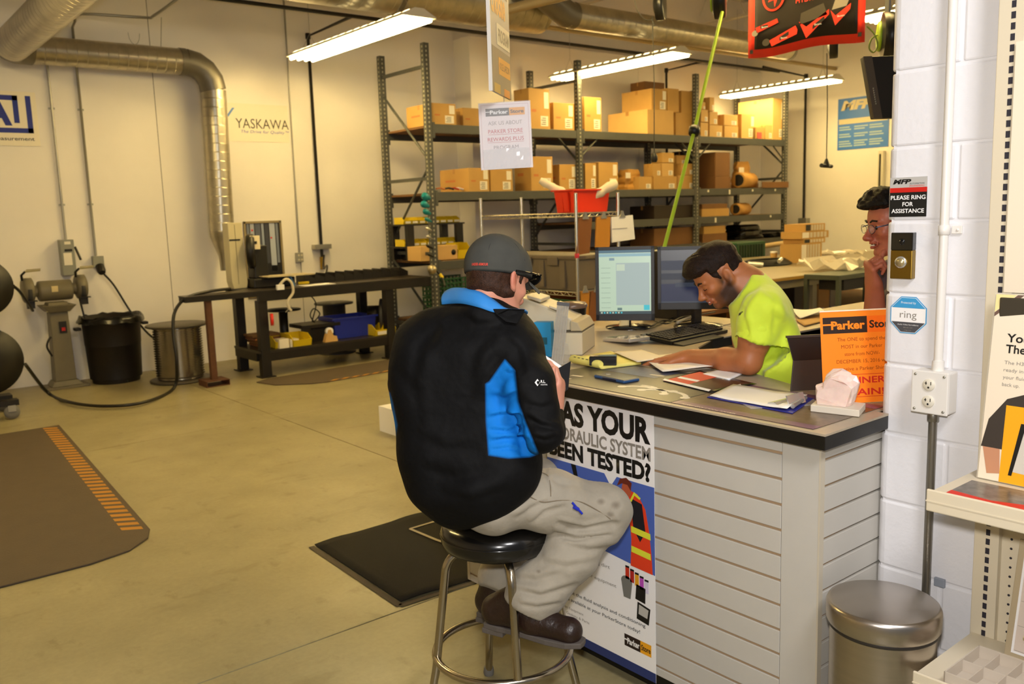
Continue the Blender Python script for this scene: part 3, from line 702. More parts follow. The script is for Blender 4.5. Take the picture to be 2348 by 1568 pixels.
# ---- clipboard with blank sheets
t = thing('clipboard', 'blue clipboard holding blank white sheets at the front corner of the counter', 'clipboard', (2.27, 1.57, CT))
c0, c1, c2, c3 = [Vector((p.x, p.y, 0)) for p in (atZ(1598, 922, CT+.004), atZ(1797, 962, CT+.004), atZ(1866, 914, CT+.004), atZ(1712, 896, CT+.004))]
F = FrameUp((c1.x, c1.y, CT+.0022), (c0-c1), (c1-c2)); F = FrameUp((c2.x, c2.y, CT+.0022), (c0-c1), (c1-c2))
L_ = (c0-c1).length; Wd = .225
F.rect(0, 0, L_, Wd, 0, .003).build('board', mat('blue_board', '#2a2f86', .35), t, bevel=.001)
MB().grid([[F.p(.022+(L_-.03)*i/12, .004+(Wd-.012)*j/6, .0045+.006*math.exp(-((i-0)/3)**2)+.001*math.sin(i*.9+j*.5)) for j in range(7)] for i in range(13)]).build('paper_sheets', mat('bond_paper', '#f2ecdf', .6), t, solid=-.002)
mb = MB(); mb.prism([(0, 0), (.03, .012), (.05, .008), (.052, .0), (.03, .004)], F.p(.008, Wd*.28, .004), F.x, F.n, -.12*1)
m_chrome = mat('chrome', '#dcdcda', .25, .8)
mb.build('clip_plate', m_chrome, t)
MB().cyl(F.p(.012, Wd*.26, .014), F.p(.012, Wd*.84, .014), .007, n=12).build('clip_spring', m_chrome, t)
MB().prism([(0, 0), (.012, .03), (.016, .03), (.006, -.002)], F.p(.0, Wd*.38, .008), F.x, F.n, -.08).build('clip_lever', m_chrome, t)

# ---- phone
t = thing('mobile_phone', 'dark mobile phone in a blue rugged case lying on the counter', 'phone', (2.27, 2.21, CT))
a, b, d_ = atZ(1362, 862, CT+.008), atZ(1430, 876, CT+.008), atZ(1390, 851, CT+.008)
F = FrameUp((0, 0, 0), (a-b), (b-d_)); xv_ = (a-b); xv_.z = 0; F.x = xv_.normalized(); F.y = Vector((F.x.y, -F.x.x, 0)); F.y = -F.y; F.n = F.x.cross(F.y)
if F.n.z < 0: F.y = -F.y; F.n = -F.n
F.o = Vector((b.x, b.y, CT+.0022)); pw_, pl_ = .076, xv_.length
if F.y.x < 0: sgn = -1
else: sgn = 1
def prr(x0, y0, x1, y1): return [(x0, y0*sgn), (x1, y0*sgn), (x1, y1*sgn), (x0, y1*sgn)]
def fixp(p): return p if sgn > 0 else list(reversed(p))
F.poly(fixp(prr(0, 0, pl_, pw_)), 0, .010).build('phone_case', mat('case_blue', '#2d4f7c', .4), t, bevel=.003)
F.poly(fixp(prr(.004, .004, pl_-.004, pw_-.004)), .0101, .0012).build('phone_back', mat('phone_grey', '#3b3b40', .35), t, bevel=.001)
F.poly(circ(pl_*.78, sgn*pw_*.5, .009, 16), .0114, .0008).build('camera_lens', m_chrome, t)
F.poly(fixp(prr(pl_*.25, -.001, pl_*.7, .002)), .001, .008).build('case_insert', mat('case_dark', '#1d2036', .4), t)

# ---- brochures, papers, pads
def sheet(name, label, cat, pts, z, mtl, th=.0008, wob=.0, parent=None, group=None):
    """sheet lying flat: four pixel corners on the plane z"""
    P = [atZ(*p, z) for p in pts]; cx = sum((p for p in P), Vector())/4
    t = parent or thing(name, label, cat, (cx.x, cx.y, z), group); rows = []
    for i in range(9):
        u = i/8; a = P[0].lerp(P[3], u); b = P[1].lerp(P[2], u)
        rows.append([a.lerp(b, j/8)+Vector((0, 0, wob*(.5+.5*math.sin(3*u+2.2*j/8+z*50)))) for j in range(9)])
    MB().grid(rows).build('sheet', mtl, t, solid=th); return t
t = sheet('brochure', 'red and black brochure lying on the counter mat', 'brochure', [(1520, 872), (1632, 900), (1735, 880), (1605, 850)], CT+.005, mat('brochure_black', '#1e1813', .25))
F = FrameUp((0, 0, 0), (1, 0, 0), (0, 1, 0))
def patch(t, pts, z, mtl, name='print_patch', th=.0004):
    P = [atZ(*p, z) for p in pts]; MB().add([(p.x, p.y, z) for p in P]+[(p.x, p.y, z-th) for p in P], [(0, 1, 2, 3), (7, 6, 5, 4), (0, 4, 5, 1), (1, 5, 6, 2), (2, 6, 7, 3), (3, 7, 4, 0)]).build(name, mtl, t)
patch(t, [(1521, 872), (1568, 883), (1645, 864), (1605, 852)], CT+.0062, mat('brochure_red', '#cf2a18', .55))
patch(t, [(1553, 866), (1598, 875), (1605, 872), (1560, 863)], CT+.0066, m_white); patch(t, [(1519, 871), (1625, 897), (1630, 893), (1524, 868)], CT+.0066, m_white)
patch(t, [(1672, 886), (1698, 880), (1700, 884), (1676, 889)], CT+.0066, m_matw)
sheet('notebook', 'small white notepad lying behind the red brochure', 'notepad', [(1612, 856), (1672, 869), (1704, 854), (1650, 846)], CT+.009, m_white, .006)
t = sheet('legal_pad', 'yellow legal pad with curled pages near the beige machine', 'notepad', [(1310, 820), (1380, 842), (1470, 831), (1400, 805)], CT+.012, mat('yellow_paper', '#eee37c', .6), .008)
A_ = atZ(1312, 822, CT+.02); B_ = atZ(1378, 836, CT+.02)
MB().lathe(A_, [(.014, 0), (.017, .01), (.016, (B_-A_).length-.01), (.012, (B_-A_).length)], 14, axis=B_-A_).build('curled_page', mat('yellow_paper', '#eee37c', .6), t)
mb = MB()
for i in range(5):
    p = A_.lerp(B_, .15+.14*i); mb.box(p+Vector((-.010, -.006, .012)), (.008, .012, .002))
mb.build('handwriting', m_ink, t)
t = thing('ink_pad_box', 'black oblong box lying on the yellow legal pad', 'box', (2.5, 2.5, CT+.012))
p = atZ(1383, 826, CT+.03); R_ = Matrix.Rotation(-.85, 3, 'Z')
MB().box(p, (.105, .045, .034), R_).build('box_body', mat('black_gloss', '#15120e', .25), t, bevel=.002)
MB().box(p+Vector((0, 0, .0182)), (.102, .042, .002), R_).build('box_lid', mat('black_gloss', '#15120e', .25), t, bevel=.001)
sheet('folded_form', 'cream paper form lying left of the clerk hand', 'paper', [(1405, 806), (1462, 830), (1530, 822), (1470, 802)], CT+.020, mat('cream_paper', '#e9dcc0', .6), .0008, .003)
t = sheet('paper_form', 'curved printed paper form under the clerk hand', 'paper', [(1464, 816), (1520, 852), (1640, 845), (1540, 812)], CT+.012, mat('form_paper', '#efe6d6', .6), .0008, .010)
t = sheet('order_forms', 'stack of grey printed order forms under the clerk arm', 'paper', [(1545, 815), (1560, 848), (1665, 842), (1640, 815)], CT+.003, mat('grey_form', '#b5aa98', .6), .003, 0)

# ---- unlit salt crystal on its plinth
m_plinth = mat('pale_stone', '#d9cfbd', .5)
t = thing('stone_plinth', 'pale stone slab under the pink salt crystal', 'slab', (2.3, 1.36, CT))
a, b, d_ = atZ(1858, 944, CT+.0015), atZ(1972, 959, CT+.0015), atZ(2010, 940, CT+.0015)
a = Vector((2.210, 1.385, 0)); b = Vector((2.285, 1.262, 0)); e = Vector((2.385, 1.275, 0)); f_ = Vector((2.33, 1.42, 0))
a = atZ(1858, 945, CT); b = atZ(1970, 958, CT); e = b+Vector((.098, .035, 0)); f_ = a+Vector((.098, .035, 0))
MB().prism([(b.x, b.y), (e.x, e.y), (f_.x, f_.y), (a.x, a.y)], (0, 0, CT+.002), (1, 0, 0), (0, 1, 0), .020).build('slab_body', m_plinth, t, bevel=.002)
t = thing('salt_crystal', 'rough pink salt crystal standing on a pale stone slab', 'crystal', (2.3, 1.36, CT+.022))
cxy = (a+b+e+f_)/4; axx = (b-a).normalized(); ayy = Vector((-axx.y, axx.x, 0)); 
if ayy.x < 0: ayy = -ayy
prof = [(-.062, 0), (-.068, .03), (-.062, .052), (-.045, .062), (-.038, .082), (-.018, .098), (.012, .104), (.036, .096), (.048, .084), (.057, .066), (.055, .04), (.045, .012), (.040, 0)]
random.seed(4); rows = []
for k in range(9):
    v = -1+2*k/8; sc_ = math.sqrt(max(0, 1-(abs(v)**2.2)*.55)) if 0 < k < 8 else .8
    row = []
    for (px_, pz_) in prof:
        j = random.uniform(.92, 1.06) if pz_ > 0 else 1
        row.append(Vector((cxy.x, cxy.y, CT+.0225))+axx*(px_*sc_*j+.0)+ayy*(v*.034+(random.uniform(-.004, .004) if pz_ > 0 else 0))+Vector((0, 0, pz_*sc_*j)))
    rows.append(row)
mb = MB(); mb.grid(rows, False); n_ = len(prof); cc = len(mb.v)
mb.add(rows[0], [tuple(range(n_))]); mb.add(rows[-1], [tuple(reversed(range(n_)))])
mb.build('crystal_body', mat('salt_crystal', '#f8dccf', .25, var=.08, vscale=25, sss=.4, trans=.15), t, weld=True)

# ---- orange leaflet stand
t = thing('leaflet_stand', 'bright orange leaflet in a clear stand beside the block wall', 'sign', (2.45, 1.42, CT))
P0 = Vector((2.367, 1.425, CT+.0022)); P1 = Vector((2.560, 1.299, CT+.0022)); xv_ = (P1-P0).normalized()
tl = atX(1884, 706, 2.38); 
yv_ = (Vector((-.10*xv_.y*-1, -.10*xv_.x, 1))).normalized(); yv_ = Vector((xv_.y*-.12*-1, -xv_.x*-.12*-1, 1)).normalized()
back = Vector((-xv_.y, xv_.x, 0)); back = back if back.dot(_fw) > 0 else -back
yv_ = (Vector((0, 0, 1))+back*.14).normalized(); F = Frame(P0, xv_, yv_)
LW = (P1-P0).length; LH = .282
F.rect(0, 0, LW, LH, 0, .0008).build('leaflet', m_orange, t)
F.rect(-.002, LH-.001, LW+.002, LH+.003, -.001, .004).build('stand_top_edge', mat('clear_plastic_edge', '#f4e7cf', .2), t)
MB().prism([(0, 0), (.075, 0), (.075, .0025), (0, .0025)], F.p(0, 0, -.0), back, Vector((0, 0, 1)), -LW).build('stand_foot', mat('clear_plastic', '#efe9df', .1, alpha=.3), t)
logo(F, .008, LH-.068, LW*1.02, .050, t, dark=m_pred, yel=mat('deep_orange', '#ff7410', .5), fg=m_orange)
for i, (s_, w_) in enumerate((('The ONE to spend the', .155), ('MOST in our Parker', .132), ('store from NOW-', .112), ('DECEMBER 15, 2016 will', .165), ('receive a Parker Shirt!', .155))):
    text(F, s_, LW*.56, LH-.092-i*.0225, .0115, mat('orange_brown_ink', '#a0480c', .5), t, w=w_, align='c')
mb = MB(); zz = [(.01+.008*i, LH-.20+(.007 if i % 2 else -.004)+.004*math.sin(i)) for i in range(12)]
zz = [(.012, LH-.255), (.006, LH-.245), (.016, LH-.235), (.006, LH-.225), (.016, LH-.215)]+zz
for i in range(len(zz)-1):
    a2 = Vector(zz[i]); b2_ = Vector(zz[i+1]); nn = Vector((-(b2_-a2).y, (b2_-a2).x)).normalized()*.0006
    F.poly([tuple(a2-nn), tuple(b2_-nn), tuple(b2_+nn), tuple(a2+nn)], .001, .0002, mb)
mb.build('burst_outline', m_ink, t)
text(F, 'WINNER', LW*.52, LH-.222, .020, m_redink, t, w=.16, align='c', bold=.02); text(F, 'AGAIN!', LW*.52, LH-.258, .020, m_redink, t, w=.15, align='c', bold=.02)
F.rect(.03, LH-.196, LW-.005, LH-.1945, .001, .0002).build('red_rule', m_redink, t); F.rect(.03, LH-.2645, LW-.005, LH-.263, .001, .0002).build('red_rule', m_redink, t)

# ---- dark tablet stand behind the leaflet
t = thing('tablet_stand', 'dark folding tablet stand standing between the clerk and the orange leaflet', 'stand', (2.5, 1.55, CT))
a = atX(1808, 786, 2.60); F = Frame((2.47, 1.60, CT+.0022), Vector((.80, -.60, 0)), (0, 0, 1))
m_dkpl = mat('dark_plastic', '#1a1613', .4)
A1 = Vector((2.478, 1.612, CT+.001)); dx = Vector((.82, -.57, 0)); bk = Vector((.57, .82, 0))
MB().prism([(0, 0), (.16, 0), (.16, .10), (.012, .10)], A1, dx, (Vector((0, 0, 1))+bk*.10).normalized(), -.006).build('lower_panel', mat('dark_panel', '#3a312a', .45), t, bevel=.001)
MB().prism([(.012, .10), (.16, .10), (.16, .175), (-.006, .175)], A1, dx, (Vector((0, 0, 1))+bk*.10).normalized(), -.006).build('upper_panel', m_dkpl, t, bevel=.001)
MB().prism([(-.008, .175), (.16, .175), (.16, .183), (-.008, .183)], A1-bk*.003, dx, (Vector((0, 0, 1))+bk*.10).normalized(), -.014).build('top_rim', mat('dark_panel', '#3a312a', .45), t)

# ---- calculator
t = thing('calculator', 'silver desk calculator lying left of the keyboard', 'calculator', (2.9, 2.78, CT))
R_ = Matrix.Rotation(math.atan2(2.63-2.80, 2.95-2.87)+0, 3, 'Z'); cc_ = Vector((2.935, 2.79, CT))
ax_ = (Vector((2.885, 2.63, 0))-Vector((2.955, 2.95, 0))).normalized()
ax_ = (atZ(1480, 787, CT)-atZ(1392, 772, CT)); LC = .20; ax_.z = 0; ax_.normalize(); ay_ = Vector((-ax_.y, ax_.x, 0))
cc_ = (atZ(1436, 777, CT+.015))
tl_ = Matrix((ax_, ay_, Vector((0, 0, 1)))).transposed() @ Matrix.Rotation(-.08, 3, 'Y')
MB().box(cc_+Vector((0, 0, .0)), (LC, .125, .018), tl_).build('calculator_body', mat('silver_plastic', '#b8b5ad', .3, .3), t, bevel=.005)
MB().box(cc_+tl_@Vector((-.062, 0, .0095)), (.045, .09, .003), tl_).build('display', mat('lcd_green', '#8d9474', .2), t)
mb = MB()
for i in range(5):
    for j in range(5): MB().box(cc_+tl_@Vector((-.02+.026*i, -.044+.022*j, .0105)), (.018, .015, .004), tl_).build('key', mat('key_cream', '#cfc6b2', .4) if (i+j) % 3 else mat('key_dark', '#6b675f', .4), t)

# ---- keyboard
t = thing('keyboard', 'black computer keyboard on the rear wing of the counter', 'keyboard', (3.3, 2.72, CT))
k0 = atZ(1470, 766, CT+.01); k1 = atZ(1541, 789, CT+.006); k2 = atZ(1666, 762, CT+.006)
kx = (k2-k1); kx.z = 0; KL = kx.length; kx.normalize(); ky = Vector((-kx.y, kx.x, 0)); KD = .18
KR = Matrix((kx, ky, Vector((0, 0, 1)))).transposed() @ Matrix.Rotation(.10, 3, 'X'); KL = .46
ko = Vector((k1.x, k1.y, CT+.001)); kc = ko+kx*KL/2+ky*KD/2+Vector((0, 0, .018))
m_kb = mat('keyboard_black', '#12100d', .4); m_key = mat('key_black', '#1e1b17', .35)
MB().box(kc, (KL, KD, .018), KR).build('keyboard_body', m_kb, t, bevel=.003)
kg = MB().box((0, 0, 0), (.0165, .0155, .008))
me_key = None
for r_ in range(6):
    for k in range(21):
        if k in (15, ) or (r_ == 0 and k in (1, 2, 3, 4, 10, 11)) : 
            if r_ == 0 and k in (3, 10): pass
            elif not (r_ == 0): continue
        if r_ == 0 and 3 < k < 10: continue
        p = kc+KR@Vector((-KL/2+.018+k*.0208, -KD/2+.028+r_*.0235, .012))
        w_ = .0165
        if me_key is None:
            o = MB().box((0, 0, 0), (.0165, .0165, .008)).build('key', m_key, None, bevel=0); me_key = o.data; bpy.data.objects.remove(o)
        o = bpy.data.objects.new('key', me_key); COL.objects.link(o); o.parent = t; o.matrix_local = Matrix.Translation(p-chain_loc(t)) @ KR.to_4x4()
p = kc+KR@Vector((-KL/2+.018+6.5*.0208, -KD/2+.028, .012)); MB().box(p, (.115, .0165, .008), KR).build('space_bar', m_key, t)
MB().box(kc+KR@Vector((-.06, -KD/2-.028, -.004)), (KL*.72, .06, .010), KR).build('wrist_rest', m_kb, t, bevel=.003)

# ---- monitors
def monitor(label, tl, tr, bl, depth_l, depth_r, screen_mat, aspect_h, base_w=.12, foot=True):
    A = atD(*tl, depth_l); B = atD(*tr, depth_r); x = (B-A); x.z *= .0; w = x.length; x.normalize()
    nrm = Vector((x.y, -x.x, 0)); bot = atD(*bl, depth_l); h = A.z-bot.z
    y = (Vector((0, 0, 1))+(-nrm)*.04).normalized()
    t = thing('monitor', label, 'monitor', ((A.x+B.x)/2, (A.y+B.y)/2, CT)); O = Vector((A.x, A.y, bot.z)); F = Frame(O, x, y)
    F.rect(0, 0, w, h, -.03, .03).build('monitor_case', m_dkpl, t, bevel=.004)
    F.rect(w*.12, h*.15, w*.88, h*.85, -.06, .03).build('rear_cover', m_dkpl, t, bevel=.008)
    b = .018
    for q in ((0, 0, w, b*1.9), (0, h-b, w, h), (0, 0, b, h), (w-b, 0, w, h)): F.rect(*q, .0, .006).build('bezel', m_dkpl, t, bevel=.001)
    F.rect(b, b*1.9, w-b, h-b, .0002, .001).build('screen', screen_mat, t)
    bx_ = F.p(w*.5, 0, -.04)
    MB().b2((bx_.x-.03, bx_.y-.012, CT+.012), (bx_.x+.03, bx_.y+.012, bot.z+h*.4)).build('stand_neck', m_dkpl, t, bevel=.003)
    MB().lathe((bx_.x, bx_.y-.02, CT), [(base_w, 0), (base_w, .006), (base_w*.5, .014), (.03, .02)], 28).build('stand_base', mat('dark_gloss', '#1d1a17', .18), t)
    return t, F, w, h, b
scr = mat('screen_pale', '#0c0d0c', .3, emit='#b8cdb2', estr=.95); 
t, F, w, h, b = monitor('left computer monitor with a lit pale green screen', (1364, 567), (1500, 553), (1388, 738), 4.50, 4.44, scr, .3)
sx0, sy0, sx1, sy1 = b, b*1.9, w-b, h-b
def emat(n, c, s=.9): return mat(n, '#101010', .4, emit=c, estr=s)
def srect(x0, y0, x1, y1, m_, hh=.0014, nm='screen_area'):
    F.rect(sx0+(sx1-sx0)*x0, sy0+(sy1-sy0)*y0, sx0+(sx1-sx0)*x1, sy0+(sy1-sy0)*y1, hh, .0003).build(nm, m_, t)
srect(0, .955, 1, 1, emat('scr_title', '#4e6f7c')); srect(0, .90, 1, .945, emat('scr_bar', '#8fb4ba')); srect(0, 0, 1, .045, emat('scr_task', '#33454a'))
srect(.33, .14, .97, .80, emat('scr_panel', '#a8b8b2')); srect(.34, .68, .50, .78, emat('scr_note', '#c4d3b8'), .0018); srect(.86, .06, .97, .14, emat('scr_icon', '#3fc0cc'), .0018); srect(.35, .06, .44, .10, emat('scr_icon2', '#5f7c78'), .0018)
srect(.20, .84, .30, .88, emat('scr_bar2', '#7f99a0'))
for k in range(9): srect(.04, .10+.078*k, .22, .104+.078*k, emat('scr_line', '#6f8478'), .0016)
for k in range(8): srect(.03+.055*k, .012, .06+.055*k, .034, emat('scr_icon', '#3fc0cc') if k % 2 else emat('scr_note', '#c4d3b8'), .0018)
MB().grid([[F.p(w*.40+.05*i/3, -.09+.10*j/8, .012+.012*math.sin(j*.5)) for j in range(9)] for i in range(4)]).build('sticky_note', mat('note_paper', '#dccb96', .6), t, solid=.0005)
scr2 = mat('screen_dark', '#07080c', .3, emit='#10141c', estr=.8)
t, F, w, h, b = monitor('right computer monitor with a dark blue screen behind the clerk', (1507, 566), (1688, 556), (1514, 712), 4.48, 4.40, scr2, .3)
sx0, sy0, sx1, sy1 = b, b*1.9, w-b, h-b
srect(0, .03, 1, .36, emat('scr_blue', '#121c3c')); srect(.2, .30, .5, .38, emat('scr_grey', '#2b3342'), .0018); srect(0, .62, 1, .80, emat('scr_top', '#20283a')); srect(0, .44, 1, .56, emat('scr_mid', '#1a2130')); srect(0, 0, 1, .03, emat('scr_tb', '#343b48'))
t = thing('computer_tower', 'tall black computer tower end behind the clerk head', 'computer', (3.75, 3.1, CT))  # computer tower case beside the right monitor
MB().b2((3.70, 3.12, CT), (3.86, 3.38, atY(1735, 562, 3.12).z)).build('tower_case', m_dkpl, t, bevel=.004)
# cables
t = thing('monitor_cable', 'tangled black cables between the monitors and the keyboard', 'cable', (3.2, 3.0, CT))
def ctube(pp, r, mtl, t, k=6, name='cable_strand'): MB().tube(catmull(pp, k), r, 6).build(name, mtl, t)
ctube([atZ(x, y, CT+.008) for x, y in ((1420, 742), (1450, 752), (1480, 755), (1515, 742), (1545, 728), (1580, 722), (1600, 712))], .004, m_black, t)
ctube([atZ(x, y, CT+.014) for x, y in ((1462, 742), (1490, 748), (1520, 735), (1560, 738), (1600, 730))], .004, m_black, t)
ctube([atZ(x, y, CT+.02) for x, y in ((1500, 735), (1530, 742), (1560, 728), (1590, 724), (1640, 715))], .0035, m_black, t)
t = thing('grey_cable', 'pale grey cable looping up behind the keyboard', 'cable', (3.4, 3.0, CT))
ctube([atZ(1547, 748, CT+.01), atZ(1549, 744, CT+.05), atZ(1556, 738, CT+.08), atZ(1575, 730, CT+.06), atZ(1600, 722, CT+.01)], .007, mat('grey_cable', '#9d9582', .5), t)

# ---- beige receipt machine
m_beige = mat('beige_plastic', '#cdc2a6', .45, var=.02)
t = thing('receipt_printer', 'large beige office machine with a sloping top on the counter behind the seated customer', 'printer', (2.55, 2.86, CT))
F0 = atZ(1343, 812, CT); ez = Vector((0, 0, 1))
pf = Vector((2.545, 2.665, CT)); ux = Vector((.60, .40, 0)).normalized() # right side runs back
fx = Vector((-.62, .78, 0)).normalized()   # front runs to the left
def P_(a, b, z): return pf+fx*a+ux*b+ez*z
def loftb(name, sec, b0, b1, mtl, bev=.006):
    n = len(sec); mb = MB(); mb.add([P_(a, b0, z) for a, z in sec]+[P_(a, b1, z) for a, z in sec], [tuple(range(n)), tuple(reversed(range(n, 2*n)))]+[(i, n+i, n+(i+1) % n, (i+1) % n) for i in range(n)]); return mb.build(name, mtl, t, bevel=bev)
loftb('machine_base', [(0, 0), (.34, 0), (.34, .10), (0, .10)], 0, .26, m_beige)
loftb('machine_hood', [(.01, .104), (.34, .104), (.34, .235), (.27, .25), (.16, .21), (.05, .155)], .02, .24, m_beige)
loftb('output_ramp', [(.0, .104), (.05, .104), (.05, .150), (.02, .14)], .0, .26, mat('beige_dark', '#b3a585', .5), .003)
loftb('hood_ridge', [(.10, .19), (.14, .205), (.14, .215), (.10, .20)], .0, .20, m_beige, .002); loftb('hood_ridge', [(.18, .225), (.24, .245), (.24, .258), (.18, .24)], .02, .18, m_beige, .003)
loftb('tray_seam', [(0, .098), (.34, .098), (.34, .102), (0, .102)], -.002, .262, mat('seam_dark', '#6d6350', .6), 0)
loftb('vent_grille', [(.10, .02), (.20, .02), (.20, .03), (.10, .03)], -.002, .0, mat('seam_dark', '#6d6350', .6), 0)
# blue card box
t = thing('blue_box', 'bright blue card terminal box between the customer and the beige machine', 'box', (2.36, 2.72, CT))
p = atZ(1243, 818, CT); R_ = Matrix((fx, ux, ez)).transposed()
MB().box((2.425, 2.775, CT+.075), (.075, .05, .148), R_).build('box_body', mat('cyan_card', '#1f93cc', .4), t, bevel=.002)
MB().box(Vector((2.425, 2.775, CT+.07))-ux*.026, (.04, .002, .03), R_).build('box_window', mat('cyan_dark', '#1b5e74', .3), t)
# clear tube rack
m_acry = mat('clear_acrylic', '#e9e6dd', .08, trans=.85, ior=1.3); m_ac2 = mat('acrylic_edge', '#d3cfc4', .12, alpha=.6)
t = thing('acrylic_dispenser', 'tall leaning clear acrylic dispenser tube in front of the beige machine', 'dispenser', (2.36, 2.6, CT))
b0 = atZ(1277, 833, CT+.003); b1 = b0+Vector((.035, -.02, .248)); 
b1 = atD(1291, 700, (b0-CAM).dot(_fw)-.02)
ax3 = (b1-b0).normalized(); sx_ = Vector((.75, -.66, 0)); sx_ = (sx_-ax3*sx_.dot(ax3)).normalized(); sy_ = ax3.cross(sx_); R_ = Matrix((sx_, sy_, ax3)).transposed(); Ld = (b1-b0).length
for k, (dx_, w_) in enumerate(((-.022, .003), (-.011, .002), (0, .002), (.011, .002), (.022, .003))): MB().box(b0+ax3*Ld/2+sx_*dx_, (w_, .035, Ld), R_).build('acrylic_rib', m_ac2, t)
MB().box(b0+ax3*Ld/2+sy_*.018, (.047, .002, Ld), R_).build('acrylic_back', mat('acrylic_front', '#c9c3b4', .1, alpha=.35), t)
MB().box(b0+ax3*Ld/2-sy_*.018, (.047, .002, Ld), R_).build('acrylic_front', mat('acrylic_front', '#c9c3b4', .1, alpha=.35), t)
MB().box(b0+ax3*(Ld+.006), (.05, .04, .014), R_).build('dark_cap', m_dkpl, t)
MB().b2((b0.x-.035, b0.y-.03, CT+.0005), (b0.x+.04, b0.y+.04, CT+.004)).build('acrylic_foot', m_ac2, t)
MB().prism([(0, 0), (.05, 0), (.03, .075), (0, .085)], (b0.x+.025, b0.y-.01, CT+.004), (.7, -.2, 0), (0, 0, 1), .003).build('acrylic_brace', mat('acrylic_front', '#c9c3b4', .1, alpha=.35), t)
# black cup with brown lid
t = thing('pen_cup', 'black cup with a brown round lid behind the beige machine', 'cup', (2.75, 3.1, CT))
pc = atD(1312, 700, 3.95); pb = Vector((pc.x, pc.y, CT))
MB().lathe(pb, [(.048, 0), (.064, pc.z-CT-.01)], 24).build('cup_body', mat('black_gloss', '#15120e', .25), t)
MB().lathe(pb, [(.066, pc.z-CT-.01), (.070, pc.z-CT), (.06, pc.z-CT+.014), (.0, pc.z-CT+.018)], 24).build('cup_lid', mat('brown_lid', '#6d5746', .3), t)
t = thing('red_folder', 'red folder lying behind the beige machine', 'folder', (2.8, 3.2, CT))
p = atD(1272, 712, 4.0); MB().b2((p.x-.12, p.y-.02, CT), (p.x+.06, p.y+.02, p.z+.01)).build('folder_cover', mat('red_plastic', '#c0271a', .4), t, bevel=.003)

# ---- papers on the far desk behind the clerk
t = thing('rear_desk', 'black-edged desk top with papers behind the clerk in the yellow shirt', 'desk', (4.2, 2.6, 0))
dk = [(3.67, 2.365), (5.2, 2.365), (5.2, 2.78), (3.67, 2.78)]
MB().prism(dk, (0, 0, CT-.04), (1, 0, 0), (0, 1, 0), .04).build('desk_top', m_lam, t)
mb = MB(); n_ = len(dk)
mb.prism(dk, (0, 0, CT-.075), (1, 0, 0), (0, 1, 0), .068); mb.build('desk_edge', m_band, t, bevel=.001)
MB().b2((4.1, 2.45, 0), (5.1, 2.74, CT-.075)).build('desk_body', mat('desk_grey', '#8d8a84', .6), t)
sheet('loose_papers', 'crumpled white papers on the rear desk behind the clerk', 'paper', [(1815, 712), (1835, 730), (1890, 722), (1880, 708)], CT+.015, m_white, .001, .02)
sheet('loose_papers', 'brown catalogue lying on the rear desk beside the white papers', 'catalogue', [(1825, 735), (1845, 748), (1895, 735), (1880, 722)], CT+.004, m_box, .004, 0)

# ================================================================ bar stool
SX, SY = 1.66, 2.15
m_chr2 = mat('worn_chrome', '#b5ab98', .2, 1.0, var=.08)
m_vinyl = mat('black_vinyl', '#0e0d0c', .22, coat=.3)
t = thing('bar_stool', 'round black vinyl bar stool with chrome legs under the seated customer', 'stool', (SX, SY, 0))
MB().lathe((SX, SY, 0), [(.05, .598), (.165, .598), (.182, .605), (.188, .625), (.188, .650), (.180, .672), (.15, .684), (.08, .680), (.0, .676)], 40).build('seat', m_vinyl, t)
MB().lathe((SX, SY, 0), [(.189, .640), (.1905, .643), (.189, .646)], 40, cap=False).build('seat_welt', m_vinyl, t)
MB().lathe((SX, SY, 0), [(.02, .575), (.14, .585), (.14, .598), (.02, .598)], 24).build('seat_plate', m_black, t)
legs = []
ang0 = math.radians(64)
for k in range(4):
    a = ang0+k*PI/2; c_, s_ = math.cos(a), math.sin(a)
    pts = [(SX+c_*.06, SY+s_*.06, .585), (SX+c_*.135, SY+s_*.135, .583), (SX+c_*.172, SY+s_*.172, .55), (SX+c_*.185, SY+s_*.185, .48), (SX+c_*.215, SY+s_*.215, .26), (SX+c_*.225, SY+s_*.225, .19), (SX+c_*.262, SY+s_*.262, .02)]
    MB().tube(catmull(pts, 5), .0135, 12).build('leg', m_chr2, t)
    MB().lathe((SX+c_*.266, SY+s_*.266, 0), [(.018, 0), (.02, .01), (.017, .03)], 12).build('foot_cap', mat('grey_rubber', '#6f6d68', .6), t)
MB().tube([(SX+.222*math.cos(i*2*PI/48), SY+.222*math.sin(i*2*PI/48), .235) for i in range(48)], .0125, 12, closed=True).build('foot_ring', m_chr2, t)

# ================================================================ steel bin
BX, BY, BR, BH = 2.108, 1.085, .142, .62
m_ss = mat('brushed_steel', '#b9b1a8', .30, 1.0, var=.05, vscale=3, stretch=(1, 1, 30))
t = thing('steel_bin', 'round brushed steel waste bin with a flat lid beside the counter corner', 'bin', (BX, BY, 0))
MB().lathe((BX, BY, 0), [(BR-.012, 0), (BR-.010, .02), (BR-.010, BH-.066)], 56).build('bin_body', m_ss, t)
MB().lathe((BX, BY, 0), [(BR-.006, BH-.070), (BR-.003, BH-.066), (BR-.006, BH-.060)], 56, cap=False).build('bin_bag_edge', mat('dark_bag', '#2b2723', .3), t)
MB().lathe((BX, BY, 0), [(BR-.004, BH-.060), (BR, BH-.052), (BR, BH-.012), (BR-.004, BH-.003), (BR-.012, BH), (.0, BH+.002)], 56).build('bin_lid', m_ss, t)
MB().lathe((BX, BY, 0), [(BR-.004, 0), (BR-.004, .02)], 40).build('bin_base_ring', m_black, t)

